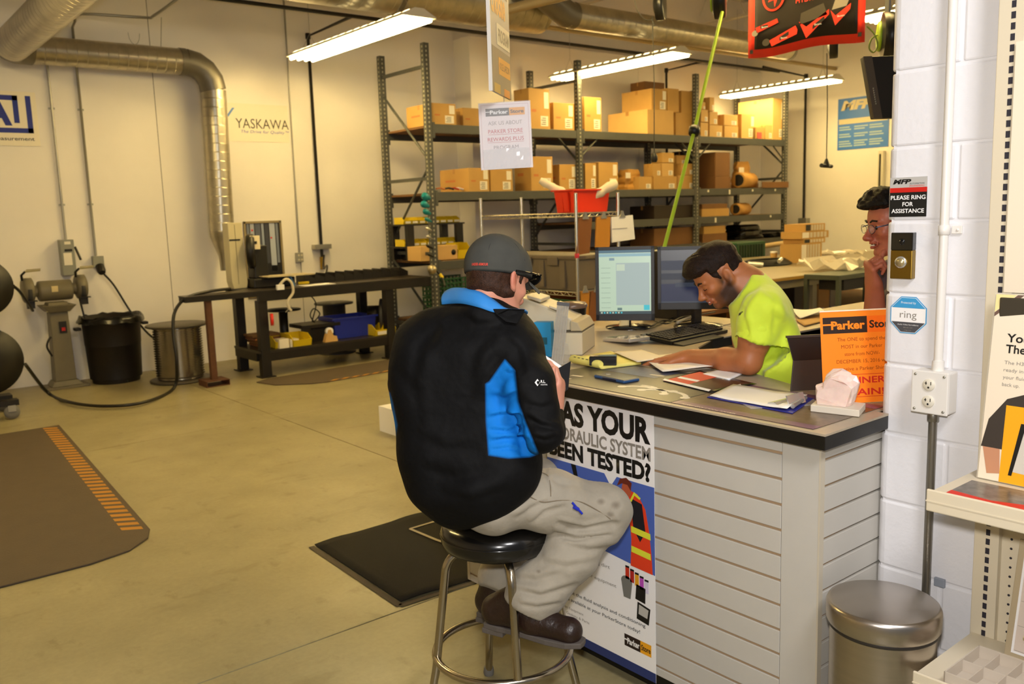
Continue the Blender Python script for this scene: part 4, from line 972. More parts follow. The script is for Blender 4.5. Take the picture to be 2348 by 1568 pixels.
# ================================================================ on the block wall
t = thing('ring_sign', 'small metal sign reading please ring for assistance on the block wall', 'sign', (XW, 1.2, 1.67))
F = Frame((XW-.001, 1.252, 1.614), (0, -1, 0), (0, 0, 1)); w, h = .104, .108
F.rect(0, 0, w, h*.66, 0, .0015).build('sign_lower', m_ink, t); F.rect(0, h*.62, w, h*.74, 0, .0017).build('sign_band', mat('sign_red', '#c6221a', .4), t); F.rect(0, h*.74, w, h, 0, .0015).build('sign_upper', mat('sign_silver', '#b9b6b0', .35), t)
text(F, 'MFP', .008, h*.84, .012, m_ink, t, w=.052, bold=.05, shear=.25, h0=.0018)
text(F, 'AUTOMATION', .055, h*.815, .0045, m_ink, t, w=.042, shear=.2, h0=.0018); text(F, 'ENGINEERING', .055, h*.76, .0045, m_redink, t, w=.042, shear=.2, h0=.0018)
for i, s_ in enumerate(('PLEASE RING', 'FOR', 'ASSISTANCE')): text(F, s_, w/2, h*(.44-.17*i), .0115, m_white, t, w=(.098, .030, .092)[i], align='c', bold=.02, h0=.0018)
t = thing('door_bell', 'black and brass video doorbell on the block wall under the small sign', 'doorbell', (XW, 1.19, 1.51))
F = Frame((XW-.0, 1.235, 1.443), (0, -1, 0), (0, 0, 1)); w, h = .062, .128
F.rect(0, 0, w, h*.62, 0, .022).build('bell_lower', mat('aged_brass', '#8a6f2c', .3, .9), t, bevel=.002)
F.rect(0, h*.62, w, h, 0, .022).build('bell_upper', mat('gloss_black', '#0b0b0c', .08, coat=.5), t, bevel=.002)
MB().lathe(F.p(w/2, h*.36, .022), [(.0165, 0), (.0165, .004), (.013, .005)], 28, axis=F.n).build('button_ring', m_chrome, t)
MB().lathe(F.p(w/2, h*.36, .022), [(.012, .004), (.012, .007), (.0, .0078)], 28, axis=F.n).build('button', mat('brass_button', '#c2b184', .3, .7), t)
MB().lathe(F.p(w/2, h*.80, .022), [(.009, 0), (.008, .002), (.0, .003)], 20, axis=F.n).build('camera_lens', mat('gloss_black', '#0b0b0c', .08, coat=.5), t)
t = thing('ring_sticker', 'octagonal blue and white ring security sticker on the block wall', 'sticker', (XW, 1.19, 1.34))
F = Frame((XW-.0008, 1.1885, 1.34), (0, -1, 0), (0, 0, 1)); R8 = .056
oc = lambda r: [(r*math.cos(PI/8+i*PI/4), r*math.sin(PI/8+i*PI/4)) for i in range(8)]
m_rb = mat('sticker_blue', '#3f9ad0', .4)
F.poly(oc(R8), 0, .0008).build('sticker_rim', m_rb, t); F.poly(oc(R8*.95), .0004, .0006).build('sticker_face', m_white, t)
r_ = R8*.93; o8 = oc(r_); yv0 = .022
F.poly([(-r_*.924, .5*r_*.77), (r_*.924, .5*r_*.77), o8[0], o8[1], o8[2], o8[3]], .001, .0003).build('sticker_top', m_rb, t)
F.poly([(-r_*.80, -.022), o8[4] if False else (-r_*.92, -.020), (-r_*.383, -r_*.924), (r_*.383, -r_*.924), (r_*.92, -.020)][1:], .001, .0003).build('sticker_bottom', mat('sticker_grey', '#4c4c50', .4), t)
text(F, 'Protected by', 0, .032, .0065, m_white, t, w=.042, align='c', h0=.0014); text(F, 'ring', 0, -.008, .021, m_greyink, t, w=.048, align='c', h0=.0012)
text(F, 'Audio Video Surveillance', 0, -.029, .0038, m_white, t, w=.060, align='c', h0=.0014); text(F, '888-656-1234', 0, -.037, .0035, m_greyink, t, w=.026, align='c', h0=.0014); text(F, 'ring.com', 0, -.044, .0035, m_greyink, t, w=.02, align='c', h0=.0014)
m_elec_ = mat('zinc_strap', '#8f95a0', .45)
m_wpaint = mat('white_painted_metal', '#e3dfd8', .35)
t = thing('painted_conduit', 'white painted conduit coming down the block wall to the socket box', 'conduit', (2.37, 1.09, 1.2))
MB().tube([(2.372, 1.088, 1.205), (2.372, 1.088, 1.235), (2.372, 1.086, 1.6), (2.372, 1.086, 5.3)], .0115, 14).build('conduit_tube', m_wpaint, t)
MB().cyl((2.372, 1.088, 1.198), (2.372, 1.088, 1.225), .0155, n=14).build('conduit_nut', m_wpaint, t)
MB().lathe((2.372, 1.086, 1.565), [(.0125, 0), (.0145, .001), (.0145, .024), (.0125, .025)], 16).build('strap', m_wpaint, t)
MB().b2((2.393, 1.05, 1.567), (2.40, 1.076, 1.588)).build('strap_tab', m_wpaint, t, bevel=.001); MB().lathe((2.393, 1.06, 1.577), [(.004, 0), (.003, .003), (0, .0035)], 10, axis=(-1, 0, 0)).build('strap_screw', m_wpaint, t)
t = thing('socket_box', 'white surface-mounted double socket box on the block wall', 'socket', (2.36, 1.09, 1.13))
y0, y1, z0, z1 = 1.045, 1.143, 1.082, 1.198
MB().b2((2.345, y0, z0), (2.399, y1, z1)).build('box_body', m_wpaint, t, bevel=.005)
MB().b2((2.339, y0-.001, z0-.001), (2.3455, y1+.001, z1+.001)).build('cover_plate', m_wpaint, t, bevel=.003)
for zz in (1.116, 1.162):
    MB().lathe((2.339, 1.095, zz), [(.0165, 0), (.0165, .003), (.0155, .004), (0, .004)], 24, axis=(-1, 0, 0)).build('socket_face', mat('socket_ivory', '#ddd6c4', .35), t)
    mb = MB()
    for dy in (-.0065, .0065): mb.b2((2.3345, 1.095+dy-.001, zz+.000), (2.3352, 1.095+dy+.001, zz+.009))
    mb.b2((2.3345, 1.099, zz+.0035), (2.3352, 1.105, zz+.0055)); mb.lathe((2.3352, 1.095, zz-.007), [(.0028, 0), (.0028, .0006)], 12, axis=(-1, 0, 0)); mb.build('socket_slots', m_ink, t)
for yy, zz in ((y0+.01, z0+.01), (y1-.01, z0+.01), (y0+.01, z1-.01), (y1-.01, z1-.01)): MB().lathe((2.339, yy, zz), [(.004, 0), (.0035, .002), (0, .0022)], 10, axis=(-1, 0, 0)).build('screw', m_condu, t)
t = thing('steel_conduit', 'bare steel conduit running down from the white socket box', 'conduit', (2.37, 1.095, .4))
MB().tube([(2.372, 1.096, 1.08), (2.372, 1.098, 0.01)], .0115, 14).build('conduit_tube', mat('bare_conduit', '#8f8b82', .35, .9), t)
MB().lathe((2.372, 1.096, 1.055), [(.0145, 0), (.0155, .002), (.0155, .022), (.0145, .025)], 16).build('connector', mat('bare_conduit', '#8f8b82', .35, .9), t)
MB().b2((2.39, 1.055, .575), (2.40, 1.085, .60)).build('strap', m_elec_, t, bevel=.002)

# ================================================================ gondola shelving on the right
m_gon = mat('cream_enamel', '#d8ccb2', .35)
t = thing('display_gondola', 'cream pegboard display shelving standing against the block wall', 'shelving', (2.33, .5, 0))
GX = 2.325; GY = .955
MB().b2((GX, GY-.062, 0), (GX+.06, GY, 2.35)).build('slotted_upright', m_gon, t, bevel=.002)
mb = MB(); z = .05
while z < 2.32: mb.b2((GX-.0008, GY-.040, z), (GX+.001, GY-.030, z+.016)); z += .0254
mb.build('upright_slots', mat('slot_dark', '#2a2730', .6), t, kind='stuff')
MB().b2((GX+.02, -.35, .1), (GX+.035, GY-.062, 2.3)).build('pegboard_panel', m_gon, t)
mb = MB(); z = .2
while z < 2.25:
    y_ = GY-.085
    while y_ > .55:
        mb.cyl((GX+.0193, y_, z), (GX+.0205, y_, z), .0035, n=6, sm=False); y_ -= .0254
    z += .0254
mb.build('peg_holes', mat('slot_dark', '#2a2730', .6), t, kind='stuff')
def shelf(z, yend, xf, nm):
    MB().b2((xf, -.35, z-.004), (GX, yend, z)).build('shelf_plate', m_gon, t)
    MB().b2((xf-.004, -.35, z-.042), (xf+.004, yend, z+.012)).build('shelf_lip', m_gon, t, bevel=.003)
    MB().b2((xf-.0055, -.35, z-.018), (xf-.002, yend, z-.015)).build('lip_seam', m_gon, t)
    MB().prism([(xf+.02, z-.02), (GX, z-.09), (GX, z-.004), (xf, z-.004)], (0, yend-.006, 0), (1, 0, 0), (0, 0, 1), -.002).build('shelf_bracket', m_gon, t)
shelf(.962, .948, 2.035, 'a'); shelf(.508, .948, 2.00, 'b')
MB().b2((GX-.30, -.35, 0), (GX+.06, GY, .10)).build('base_deck', m_gon, t)

# stock on the gondola
t = thing('product_poster', 'tall cream poster of a technician holding a portable tester on the upper shelf', 'poster', (2.25, .75, .965))
xv_ = Vector((-.02, -1, 0)).normalized(); F = Frame((2.235, .915, .9655), xv_, (Vector((0, 0, 1))+Vector((.13, 0, 0))).normalized())
pw_, ph_ = .50, .46
F.rect(0, 0, pw_, ph_, 0, .002).build('poster_sheet', mat('cream_print', '#eadcc4', .4), t)
F.rect(-.004, -.002, pw_, ph_+.004, -.004, .0035).build('acrylic_holder', mat('acrylic_back', '#e6dcc8', .15, alpha=.5), t)
F.poly([(.0, ph_-.055), (.065, ph_-.0), (.05, ph_), (0, ph_-.045)], .0022, .0003).build('print_stripe', mat('print_brown', '#6b5347', .5), t)
F.poly([(0, ph_-.044), (.048, ph_), (0, ph_)], .0022, .0003).build('print_corner', mat('print_paleyellow', '#f2de9a', .5), t)
text(F, 'Your Fluid.', .035, ph_-.115, .021, m_ink, t, w=.14, bold=.02, h0=.0026); text(F, 'The Answer.', .035, ph_-.142, .021, m_ink, t, w=.15, bold=.02, h0=.0026)
for i, s_ in enumerate(('The H3564 kit gets you', 'ready in the field to test', 'your fluid and come right', 'back up.')): text(F, s_, .035, ph_-.170-i*.018, .009, m_greyink, t, w=.14 if i < 3 else .04, h0=.0026)
F.poly([(.0, .08), (.012, .15), (.05, .205), (.11, .23), (.30, .23), (.30, .08)], .0022, .0003).build('photo_jacket', mat('print_jacket', '#3b332c', .5), t)
F.poly([(.005, .08), (.045, .08), (.05, .02), (.02, .015)], .0026, .0003).build('photo_arm', mat('print_skin2', '#c28a68', .5), t)
F.rect(.05, .0, .30, .19, .0028, .0003).build('photo_yellow_case', mat('print_amber', '#f0a814', .5), t)
F.poly([(.075, .03), (.10, .165), (.30, .17), (.30, .02)], .0032, .0003).build('photo_tester', mat('print_tester', '#cfc8bb', .5), t)
F.poly([(.07, .02), (.078, .02), (.10, .15), (.088, .15)], .0036, .0003).build('photo_handle', m_ink, t)
F.rect(.12, .10, .30, .16, .0036, .0003).build('photo_screen', m_ink, t); text(F, 'ask at counter', .12, .075, .010, m_ink, t, w=.09, h0=.0036); F.rect(.12, .04, .19, .058, .0036, .0003).build('photo_label', mat('print_amber', '#f0a814', .5), t)
t = thing('red_brochure', 'glossy red and grey machine brochure lying on the upper gondola shelf', 'brochure', (2.12, .8, .963))
F = FrameUp((2.20, .62, .9633), (0, 1, 0), (-1, 0, 0)); F.rect(0, 0, .295, .15, 0, .002).build('brochure_page', mat('brochure_photo', '#6f675e', .25, var=.5, vscale=22), t)
F.poly([(0, .115), (.12, .10), (.2, .125), (.295, .11), (.295, .15), (0, .15)], .0021, .0003).build('red_band', mat('brochure_red', '#c93422', .3), t)
t = thing('parts_card', 'framed card of small brass fittings leaning on the lower gondola shelf', 'display card', (2.25, .7, .51))
F = Frame((2.245, .838, .512), Vector((-.02, -1, 0)), (Vector((0, 0, 1))+Vector((.22, 0, 0))).normalized()); pw_, ph_ = .42, .30
F.rect(0, 0, pw_, ph_, -.004, .004).build('card_frame', mat('clear_frame', '#bfae8e', .2, alpha=.85), t, bevel=.003)
F.rect(.016, .016, pw_, ph_-.016, .0002, .0015).build('card_sheet', m_white, t)
F.rect(.022, .022, pw_, ph_-.022, .002, .0003).build('card_print', mat('card_pink', '#d8c9bb', .5), t)
for k in range(4):
    zz = .03+.062*k; F.rect(.024, zz-.006, pw_, zz-.0052, .0026, .0002).build('card_rule', m_greyink, t)
    MB().cyl(F.p(.05, zz+.035, .007), F.p(.10, zz+.022, .007), .008, .006, n=10).build('fitting', mat('pale_brass', '#cfc08f', .35, .3), t)
    MB().cyl(F.p(.045, zz+.037, .007), F.p(.058, zz+.034, .007), .011, n=6, sm=False).build('fitting', mat('pale_brass', '#cfc08f', .35, .3), t)
    text(F, 'TUBE FITTING', .045, zz+.002, .006, m_greyink, t, w=.05, h0=.0026)
for i, (lab, yy, xx) in enumerate((('clear plastic parts tray at the left end of the lower gondola shelf', .80, 2.10), ('clear plastic parts tray second on the lower gondola shelf', .63, 2.10), ('clear plastic parts tray furthest right on the lower gondola shelf', .46, 2.10))):
    t = thing('parts_tray', lab, 'tray', (xx, yy, .508), 'clear plastic trays')
    mb = MB(); w_, d__, hh = .19, .155, .035
    mt = mat('cloudy_plastic', '#d9cdbd', .2, alpha=.6)
    mb.b2((xx-w_/2, yy-d__/2, .509), (xx+w_/2, yy+d__/2, .512))
    for yv1 in (yy-d__/2, yy+d__/2-.003): mb.b2((xx-w_/2, yv1, .512), (xx+w_/2, yv1+.003, .509+hh))
    for xv1 in (xx-w_/2, xx+w_/2-.003): mb.b2((xv1, yy-d__/2, .512), (xv1+.003, yy+d__/2, .509+hh))
    mb.build('tray_shell', mt, t)
    for k in (1, 2): MB().b2((xx-w_/2+.003, yy-d__/2+d__*k/3, .512), (xx+w_/2-.003, yy-d__/2+d__*k/3+.002, .505+hh)).build('divider', mt, t)
    MB().b2((xx-.001, yy-d__/2+.003, .512), (xx+.001, yy+d__/2-.003, .505+hh)).build('divider', mt, t)
t = thing('upper_display_sheet', 'large cream display sheet hanging at the top of the gondola', 'poster', (2.29, .6, 1.5))
F = Frame((2.3185, .908, 1.425), (0, -1, 0), (0, 0, 1)); F.rect(0, 0, .5, .60, 0, .003).build('sheet', mat('cream_print', '#eadcc4', .4), t)
F.rect(.035, .38, .3, .46, .0032, .0003).build('print_block', mat('print_brown', '#6b5347', .5), t)
t = thing('dark_machine', 'dark machine top edge showing above the technician poster', 'machine', (2.29, .6, 1.36))
MB().b2((2.285, .30, 1.36), (2.3185, .905, 1.415)).build('machine_top', mat('dark_olive', '#3a3326', .5), t, bevel=.003)
# ================================================================ left background
m_blk = mat('bench_black', '#17140f', .45, var=.1)
m_blktop = mat('bench_top', '#2b2620', .35, var=.15)
t = thing('steel_workbench', 'long black steel workbench along the back wall left of the rack', 'workbench', (4.7, 9.2, 0))
bz = .935; X0b, X1b, Yb0, Yb1 = 2.96, 5.90, 8.80, 9.56
MB().prism([(X0b, Yb0), (X1b, Yb0), (X1b, Yb1), (3.66, Yb1), (3.66, 9.10), (X0b, 9.02)], (0, 0, bz-.012), (1, 0, 0), (0, 1, 0), .012).build('bench_top', m_blktop, t, bevel=.002)
MB().b2((X0b, Yb0, bz-.115 if False else bz-.06), (3.72, Yb0+.05, bz-.012)).build('apron', m_blk, t)
MB().b2((3.72, Yb0, bz-.115), (X1b, Yb0+.05, bz-.012)).build('apron', m_blk, t)
MB().b2((3.66, Yb1-.05, bz-.09), (X1b, Yb1, bz-.012)).build('apron', m_blk, t); MB().b2((X0b, Yb0+.05, bz-.06), (X0b+.05, 9.0, bz-.012)).build('apron', m_blk, t)
for x in (3.72, 5.28):
    for y in (Yb0+.02, Yb1-.12):
        MB().b2((x, y, .012), (x+.1, y+.1, bz-.11)).build('leg', m_blk, t, bevel=.003); MB().b2((x-.03, y-.03, 0), (x+.13, y+.13, .012)).build('foot_plate', m_blk, t)
MB().b2((3.70, Yb0+.03, .26), (5.60, Yb1-.03, .285)).build('lower_shelf', m_blktop, t); MB().b2((3.82, Yb0+.03, .17), (5.60, Yb0+.06, .26)).build('shelf_apron', m_blk, t)
MB().b2((3.70, Yb0+.12, .17), (3.73, Yb1-.05, .26)).build('shelf_apron', m_blk, t)
m_rust = mat('rusty_steel', '#5b3a26', .7, .2, var=.2)
MB().b2((3.17, 8.83, .04), (3.23, 8.89, bz-.06)).build('prop_post', m_rust, t)
mb = MB(); mb.b2((3.08, 8.74, .0), (3.32, 8.98, .006)); mb.b2((3.08, 8.74, .055), (3.32, 8.98, .061)); mb.b2((3.08, 8.74, .006), (3.086, 8.98, .055)); mb.b2((3.314, 8.74, .006), (3.32, 8.98, .055)); mb.build('prop_foot', m_rust, t)

# tall pale cutting machine with black body on the bench
m_pale = mat('pale_machine', '#c9bf9a', .45)
t = thing('hose_crimper', 'pale tall machine cover beside black equipment standing on the left end of the bench', 'machine', (3.75, 9.2, bz))
a = atY(513, 512, 9.3); b = atY(560, 512, 9.3); zt_ = a.z; m2 = atY(537, 512, 9.3).x
MB().prism([(a.x+.06, 0), (b.x-.02, 0), (b.x-.01, .06), (b.x-.03, zt_-bz), (a.x+.04, zt_-bz), (a.x+.04, .08)], (0, 9.3, bz+.002), (1, 0, 0), (0, 0, 1), -.16).build('machine_cover', m_pale, t, bevel=.006)
MB().b2((m2-.002, 9.298, bz+.05), (m2+.002, 9.2995, zt_-.02)).build('cover_seam', mat('seam_dark', '#6d6350', .6), t)
MB().b2((m2-.07, 9.295, zt_-.19), (m2+.05, 9.299, zt_-.175)).build('name_plate', m_ink, t)
MB().b2((b.x+.0, 9.15, bz+.002), (b.x+.48, 9.5, bz+.10)).build('machine_base', m_black, t, bevel=.01)
MB().b2((b.x+.06, 9.25, bz+.10), (b.x+.22, 9.45, bz+.46)).build('machine_column', m_black, t, bevel=.01)
MB().lathe((b.x+.02, 9.33, bz+.40), [(.17, 0), (.19, .02), (.19, .07), (.17, .09)], 28, axis=(1, -.5, 0)).build('reel_wheel', m_black, t)
MB().b2((b.x+.02, 9.22, bz+.42), (b.x+.13, 9.235, bz+.57)).build('gauge_plate', mat('cream_gauge', '#e6dab6', .4), t, bevel=.003)
MB().b2((b.x+.06, 9.21, bz+.48), (b.x+.09, 9.221, bz+.51)).build('gauge_dial', m_ink, t)
MB().b2((b.x+.10, 9.0, bz+.115), (b.x+.65, 9.3, bz+.125)).build('machine_tray', mat('dirty_tray', '#a59a7a', .5), t)
MB().cyl((b.x+.40, 9.12, bz+.12), (b.x+.42, 9.05, bz-.02), .018, n=10).build('blue_handle', mat('blue_grip', '#3c6ea0', .4), t)
# mirror / window into next room
t = thing('wall_window', 'small steel-framed window in the back wall showing metal lockers beyond', 'window', (4.49, 10.35, 1.3)); 
a = atY(557, 508, 10.34); b = atY(653, 640, 10.34)
m_wf = mat('window_frame', '#8d7f5e', .45)
for q in ((a.x, b.z, a.x+.025, a.z), (b.x-.025, b.z, b.x, a.z), (a.x, a.z-.025, b.x, a.z), (a.x, b.z-.2, b.x, b.z-.175)): MB().b2((q[0], 10.325, q[1]), (q[2], 10.349, q[3])).build('window_frame', m_wf, t)
MB().b2((a.x+.025, 10.342, b.z-.17), (b.x-.025, 10.348, a.z-.025)).build('window_view', mat('dark_view', '#0e0d10', .5), t)
random.seed(3)
cols = ['#7d8593', '#a8b0be', '#5a6070', '#9aa3b4', '#3e4048', '#b8c0cc']
x = a.x+.04; i = 0
while x < b.x-.06:
    w_ = .03+.02*(i % 3); MB().b2((x, 10.338, a.z-.52-.1*(i % 2)), (x+w_, 10.342, a.z-.03)).build('locker_strip', mat('locker%d' % (i % 6), cols[i % 6], .4), t); x += w_+.012; i += 1
for px_, py_ in ((578, 528), (622, 545)): MB().cyl(atY(px_, py_, 10.338), atY(px_, py_, 10.338)-Vector((0, .004, 0)), .012, n=10).build('red_lamp', mat('red_lamp', '#d0261c', .4), t)
MB().b2((a.x+.03, 10.338, b.z-.1), (b.x-.03, 10.342, a.z-.55)).build('dark_machinery', m_black, t)
MB().b2((a.x+.025, 10.330, b.z-.17), (b.x-.025, 10.333, a.z-.025)).build('glass_pane', mat('window_glass', '#ffffff', .02, trans=.95, alpha=.15), t)

# bench items
t = thing('connector_rack', 'long black sloping rack of hose sockets at the rear of the bench', 'rack', (5.2, 9.4, bz))
a = atY(690, 640, 9.35); b = atY(925, 622, 9.35)
for k in range(11):
    x0 = a.x+(b.x-a.x)*k/11; w_ = (b.x-a.x)/11*.97; MB().prism([(0, 0), (w_, 0), (w_, .055), (w_*.1, .105), (0, .10)], (x0, 9.48, bz+.001), (1, 0, 0), (0, 0, 1), .24).build('socket_block', m_blk, t)
t = thing('paper_sheet', 'white sheets of paper lying on the bench front edge', 'paper', (4.6, 9.0, bz))
p = Vector((4.35, 8.95, bz+.002)); MB().b2((4.28, 8.86, bz+.001), (4.66, 9.06, bz+.005)).build('sheet', m_white, t)
t = thing('yellow_marker', 'small yellow and orange marker lying on the bench left of the papers', 'marker', (4.38, 9.1, bz))
MB().cyl((4.33, 9.12, bz+.02), (4.45, 9.1, bz+.02), .018, n=10).build('marker_body', mat('bin_yellow', '#e0c31c', .45), t)
t = thing('clamp_tool', 'white clamp tool hanging over the front edge of the bench', 'tool', (4.0, 8.75, bz))  # a plain clamp, gives no light
q = [atY(*p, 8.76) for p in ((640, 655), (655, 640), (668, 648), (672, 670), (660, 690), (662, 705), (668, 712))]
MB().tube(catmull(q, 5), .015, 8, rs=None).build('clamp_body', mat('offwhite_metal', '#cfc6ae', .4), t)
MB().b2(atY(633, 665, 8.78), atY(652, 652, 8.74)).build('clamp_jaw', m_white, t, bevel=.004); MB().tube([atY(668, 702, 8.76), atY(655, 716, 8.76)], .006, 6).build('clamp_bar', m_condu, t)
# things on the lower shelf
m_by = mat('bin_yellow', '#e0c31c', .45)
def pbin(label, x, y, z, w, d, h, mtl=m_by, group='yellow plastic bins', parent=None, name='plastic_bin'):
    t = thing(name, label, 'bin', (x, y, z), group); r_ = .006
    mb = MB(); mb.b2((x-w/2, y-d/2, z+.001), (x+w/2, y+d/2, z+.006))
    mb.prism([(0, 0), (d, 0), (d, h), (d*.25, h), (-.02, h*.55)], (x-w/2, y-d/2, z+.002), (0, 1, 0), (0, 0, 1), -r_*-1)
    mb.prism([(0, 0), (d, 0), (d, h), (d*.25, h), (-.02, h*.55)], (x+w/2-r_, y-d/2, z+.002), (0, 1, 0), (0, 0, 1), r_)
    mb.b2((x-w/2, y+d/2-r_, z), (x+w/2, y+d/2, z+h)); mb.prism([(0, 0), (-.02, h*.55), (-.012, h*.55), (.008, 0)], (x-w/2, y-d/2, z+.002), (0, 1, 0), (0, 0, 1), w)
    mb.build('bin_shell', mtl, t)
    MB().b2((x-w*.35, y-d/2-.026, z+h*.12), (x+w*.35, y-d/2-.022, z+h*.42)).build('bin_label', m_lab, t) if w < .2 else None
    return t
zs = .286
def onshelf(px_, py_, y=8.95): return atY(px_, py_, y).x
pbin('yellow bin at the left of the bench lower shelf beside the leg', onshelf(645, 780), 9.05, zs, .20, .30, .13)
pbin('yellow bin right of the leftmost one on the bench lower shelf', onshelf(683, 775), 9.0, zs, .22, .30, .13)
pbin('yellow bin under the blue tote end on the bench lower shelf', onshelf(865, 760), 9.0, zs, .17, .28, .13)
pbin('yellow bin at the far right of the bench lower shelf', onshelf(890, 758), 9.05, zs, .15, .28, .13)
t = thing('blue_tote', 'deep blue plastic tote box on the bench lower shelf', 'box', (4.85, 9.15, zs))
a = atY(768, 772, 9.0); b = atY(862, 730, 9.0)
MB().lathe(((a.x+b.x)/2, 9.2, zs+.002), [(.20, 0), (.24, .26), (.255, .265), (.255, .275), (.235, .275), (.20, .02)], 4, cap=True).build('tote_shell', mat('tote_blue', '#20309a', .4), t) if False else None
x0, x1 = a.x, b.x; y0, y1 = 9.0, 9.40; hh = .24
mb = MB(); mb.add([(x0+.02, y0+.02, zs+.001), (x1-.02, y0+.02, zs+.001), (x1-.02, y1-.02, zs+.001), (x0+.02, y1-.02, zs+.001), (x0, y0, zs+hh), (x1, y0, zs+hh), (x1, y1, zs+hh), (x0, y1, zs+hh), (x0+.015, y0+.015, zs+hh), (x1-.015, y0+.015, zs+hh), (x1-.015, y1-.015, zs+hh), (x0+.015, y1-.015, zs+hh), (x0+.03, y0+.03, zs+.02), (x1-.03, y0+.03, zs+.02), (x1-.03, y1-.03, zs+.02), (x0+.03, y1-.03, zs+.02)],
 [(0, 3, 2, 1), (0, 1, 5, 4), (1, 2, 6, 5), (2, 3, 7, 6), (3, 0, 4, 7), (4, 5, 9, 8), (5, 6, 10, 9), (6, 7, 11, 10), (7, 4, 8, 11), (8, 9, 13, 12), (9, 10, 14, 13), (10, 11, 15, 14), (11, 8, 12, 15), (12, 13, 14, 15)])
mb.build('tote_shell', mat('tote_blue', '#20309a', .4), t)
MB().b2((x0-.03, y0-.02, zs+hh-.02), (x1+.02, y0, zs+hh)).build('tote_rim', mat('tote_blue', '#20309a', .4), t)
t = thing('black_platform', 'black flat machine with coiled cable on the bench lower shelf', 'machine', (4.45, 9.15, zs))
a = atY(685, 752, 9.1); b = atY(772, 752, 9.1)
MB().b2((a.x, 9.0, zs+.16), (b.x, 9.35, zs+.20)).build('platform_top', m_blk, t, bevel=.004); MB().b2((a.x+.12, 9.05, zs+.001), (b.x-.04, 9.3, zs+.16)).build('platform_body', m_blk, t)
MB().tube(catmull([(a.x+.2, 9.1, zs+.21), (a.x+.14, 9.08, zs+.30), (a.x+.2, 9.1, zs+.37), (a.x+.27, 9.1, zs+.30), (a.x+.18, 9.12, zs+.22), (a.x+.24, 9.12, zs+.42), (a.x+.2, 9.2, .82)], 6), .007, 6).build('coiled_cable', m_black, t)
t = thing('tape_dispenser', 'beige tape dispenser on the front of the bench lower shelf', 'dispenser', (4.5, 8.9, zs))
x0 = atY(742, 780, 8.9).x; MB().prism([(0, 0), (.16, 0), (.15, .06), (.11, .07), (.08, .14), (.05, .14), (.02, .06)], (x0, 8.93, zs+.001), (1, 0, 0), (0, 0, 1), .07).build('dispenser_body', m_box2, t, bevel=.004)
MB().lathe((x0+.07, 8.87, zs+.12), [(.02, 0), (.045, 0), (.045, .04), (.02, .04)], 18, axis=(0, 1, 0)).build('tape_roll', m_white, t)
t = thing('wood_tray', 'brown wooden tray with flat boards at the left of the bench lower shelf', 'tray', (3.85, 9.2, zs))
for k in range(4): MB().b2((3.84-.02*k, 9.15+.01*k, zs+.001+.035*k), (4.14-.01*k, 9.45, zs+.025+.035*k)).build('board', m_box3 if k % 2 else mat('tray_brown', '#8a5a36', .6), t)
t = thing('white_box', 'small white carton on the front of the bench lower shelf', 'box', (4.0, 8.9, zs), 'white cartons on the bench shelf'); x0 = atY(640, 800, 8.87).x
MB().b2((x0, 8.85, zs+.001), (x0+.11, 8.98, zs+.10)).build('box_body', m_lab, t)
t = thing('white_box', 'small white carton just left of the tape dispenser on the bench shelf', 'box', (4.1, 8.9, zs), 'white cartons on the bench shelf')
MB().b2((x0+.13, 8.86, zs+.001), (x0+.23, 8.98, zs+.085)).build('box_body', m_lab, t)
t = thing('small_spool', 'small black plastic spool standing at the left of the bench lower shelf', 'spool', (4.05, 9.25, zs))
MB().lathe((4.22, 9.33, zs+.001), [(.16, 0), (.16, .01), (.05, .02), (.05, .35), (.20, .36), (.20, .375), (.02, .38)], 24).build('spool_body', m_blk, t)
t = thing('red_tape', 'red tape roll hung on the bench leg', 'tape', (3.85, 8.78, .7)); p = atY(620, 733, 8.80)
MB().lathe(p, [(.03, 0), (.065, 0), (.065, .03), (.03, .03)], 20, axis=(1, -.35, 0)).build('tape_ring', mat('tape_red', '#d3261a', .35), t)
t = thing('hose_spool', 'flat black spool standing on edge at the right of the bench lower shelf', 'spool', (5.45, 9.2, zs))
MB().lathe((5.36, 9.1, zs+.21), [(.10, 0), (.20, 0), (.20, .04), (.10, .04)], 28, axis=(.8, -.6, 0)).build('spool_flange', mat('spool_grey', '#3b3a38', .5), t)
MB().lathe((5.36, 9.1, zs+.21), [(.09, -.15), (.12, -.15), (.12, .0), (.09, .0)], 24, axis=(.8, -.6, 0)).build('spool_drum', m_blk, t)
t = thing('cable_drum', 'grey cable drum lying flat behind the blue tote', 'spool', (5.1, 9.8, 0))
MB().lathe((5.12, 9.82, 0), [(.24, 0), (.24, .02), (.14, .03), (.14, .60), (.24, .61), (.24, .63), (.03, .64)], 28).build('drum_body', mat('spool_grey', '#3b3a38', .5), t)
# black hose over the left end of the bench
t = thing('bench_hose', 'thick black hose looping from the bench over the floor to the hose reel', 'hose', (3.0, 8.8, .5))
hp = [atY(528, 662, 9.15), atY(480, 668, 9.0), atY(430, 682, 8.9), atY(402, 712, 8.85), atY(397, 760, 8.8), atY(405, 830, 8.75), atZ(398, 890, .03), atZ(330, 922, .03), atZ(240, 931, .03), atZ(160, 922, .03), atZ(110, 900, .03), atY(58, 835, 8.9)]
MB().tube(catmull(hp, 8), .016, 8).build('hose_run', m_black, t)

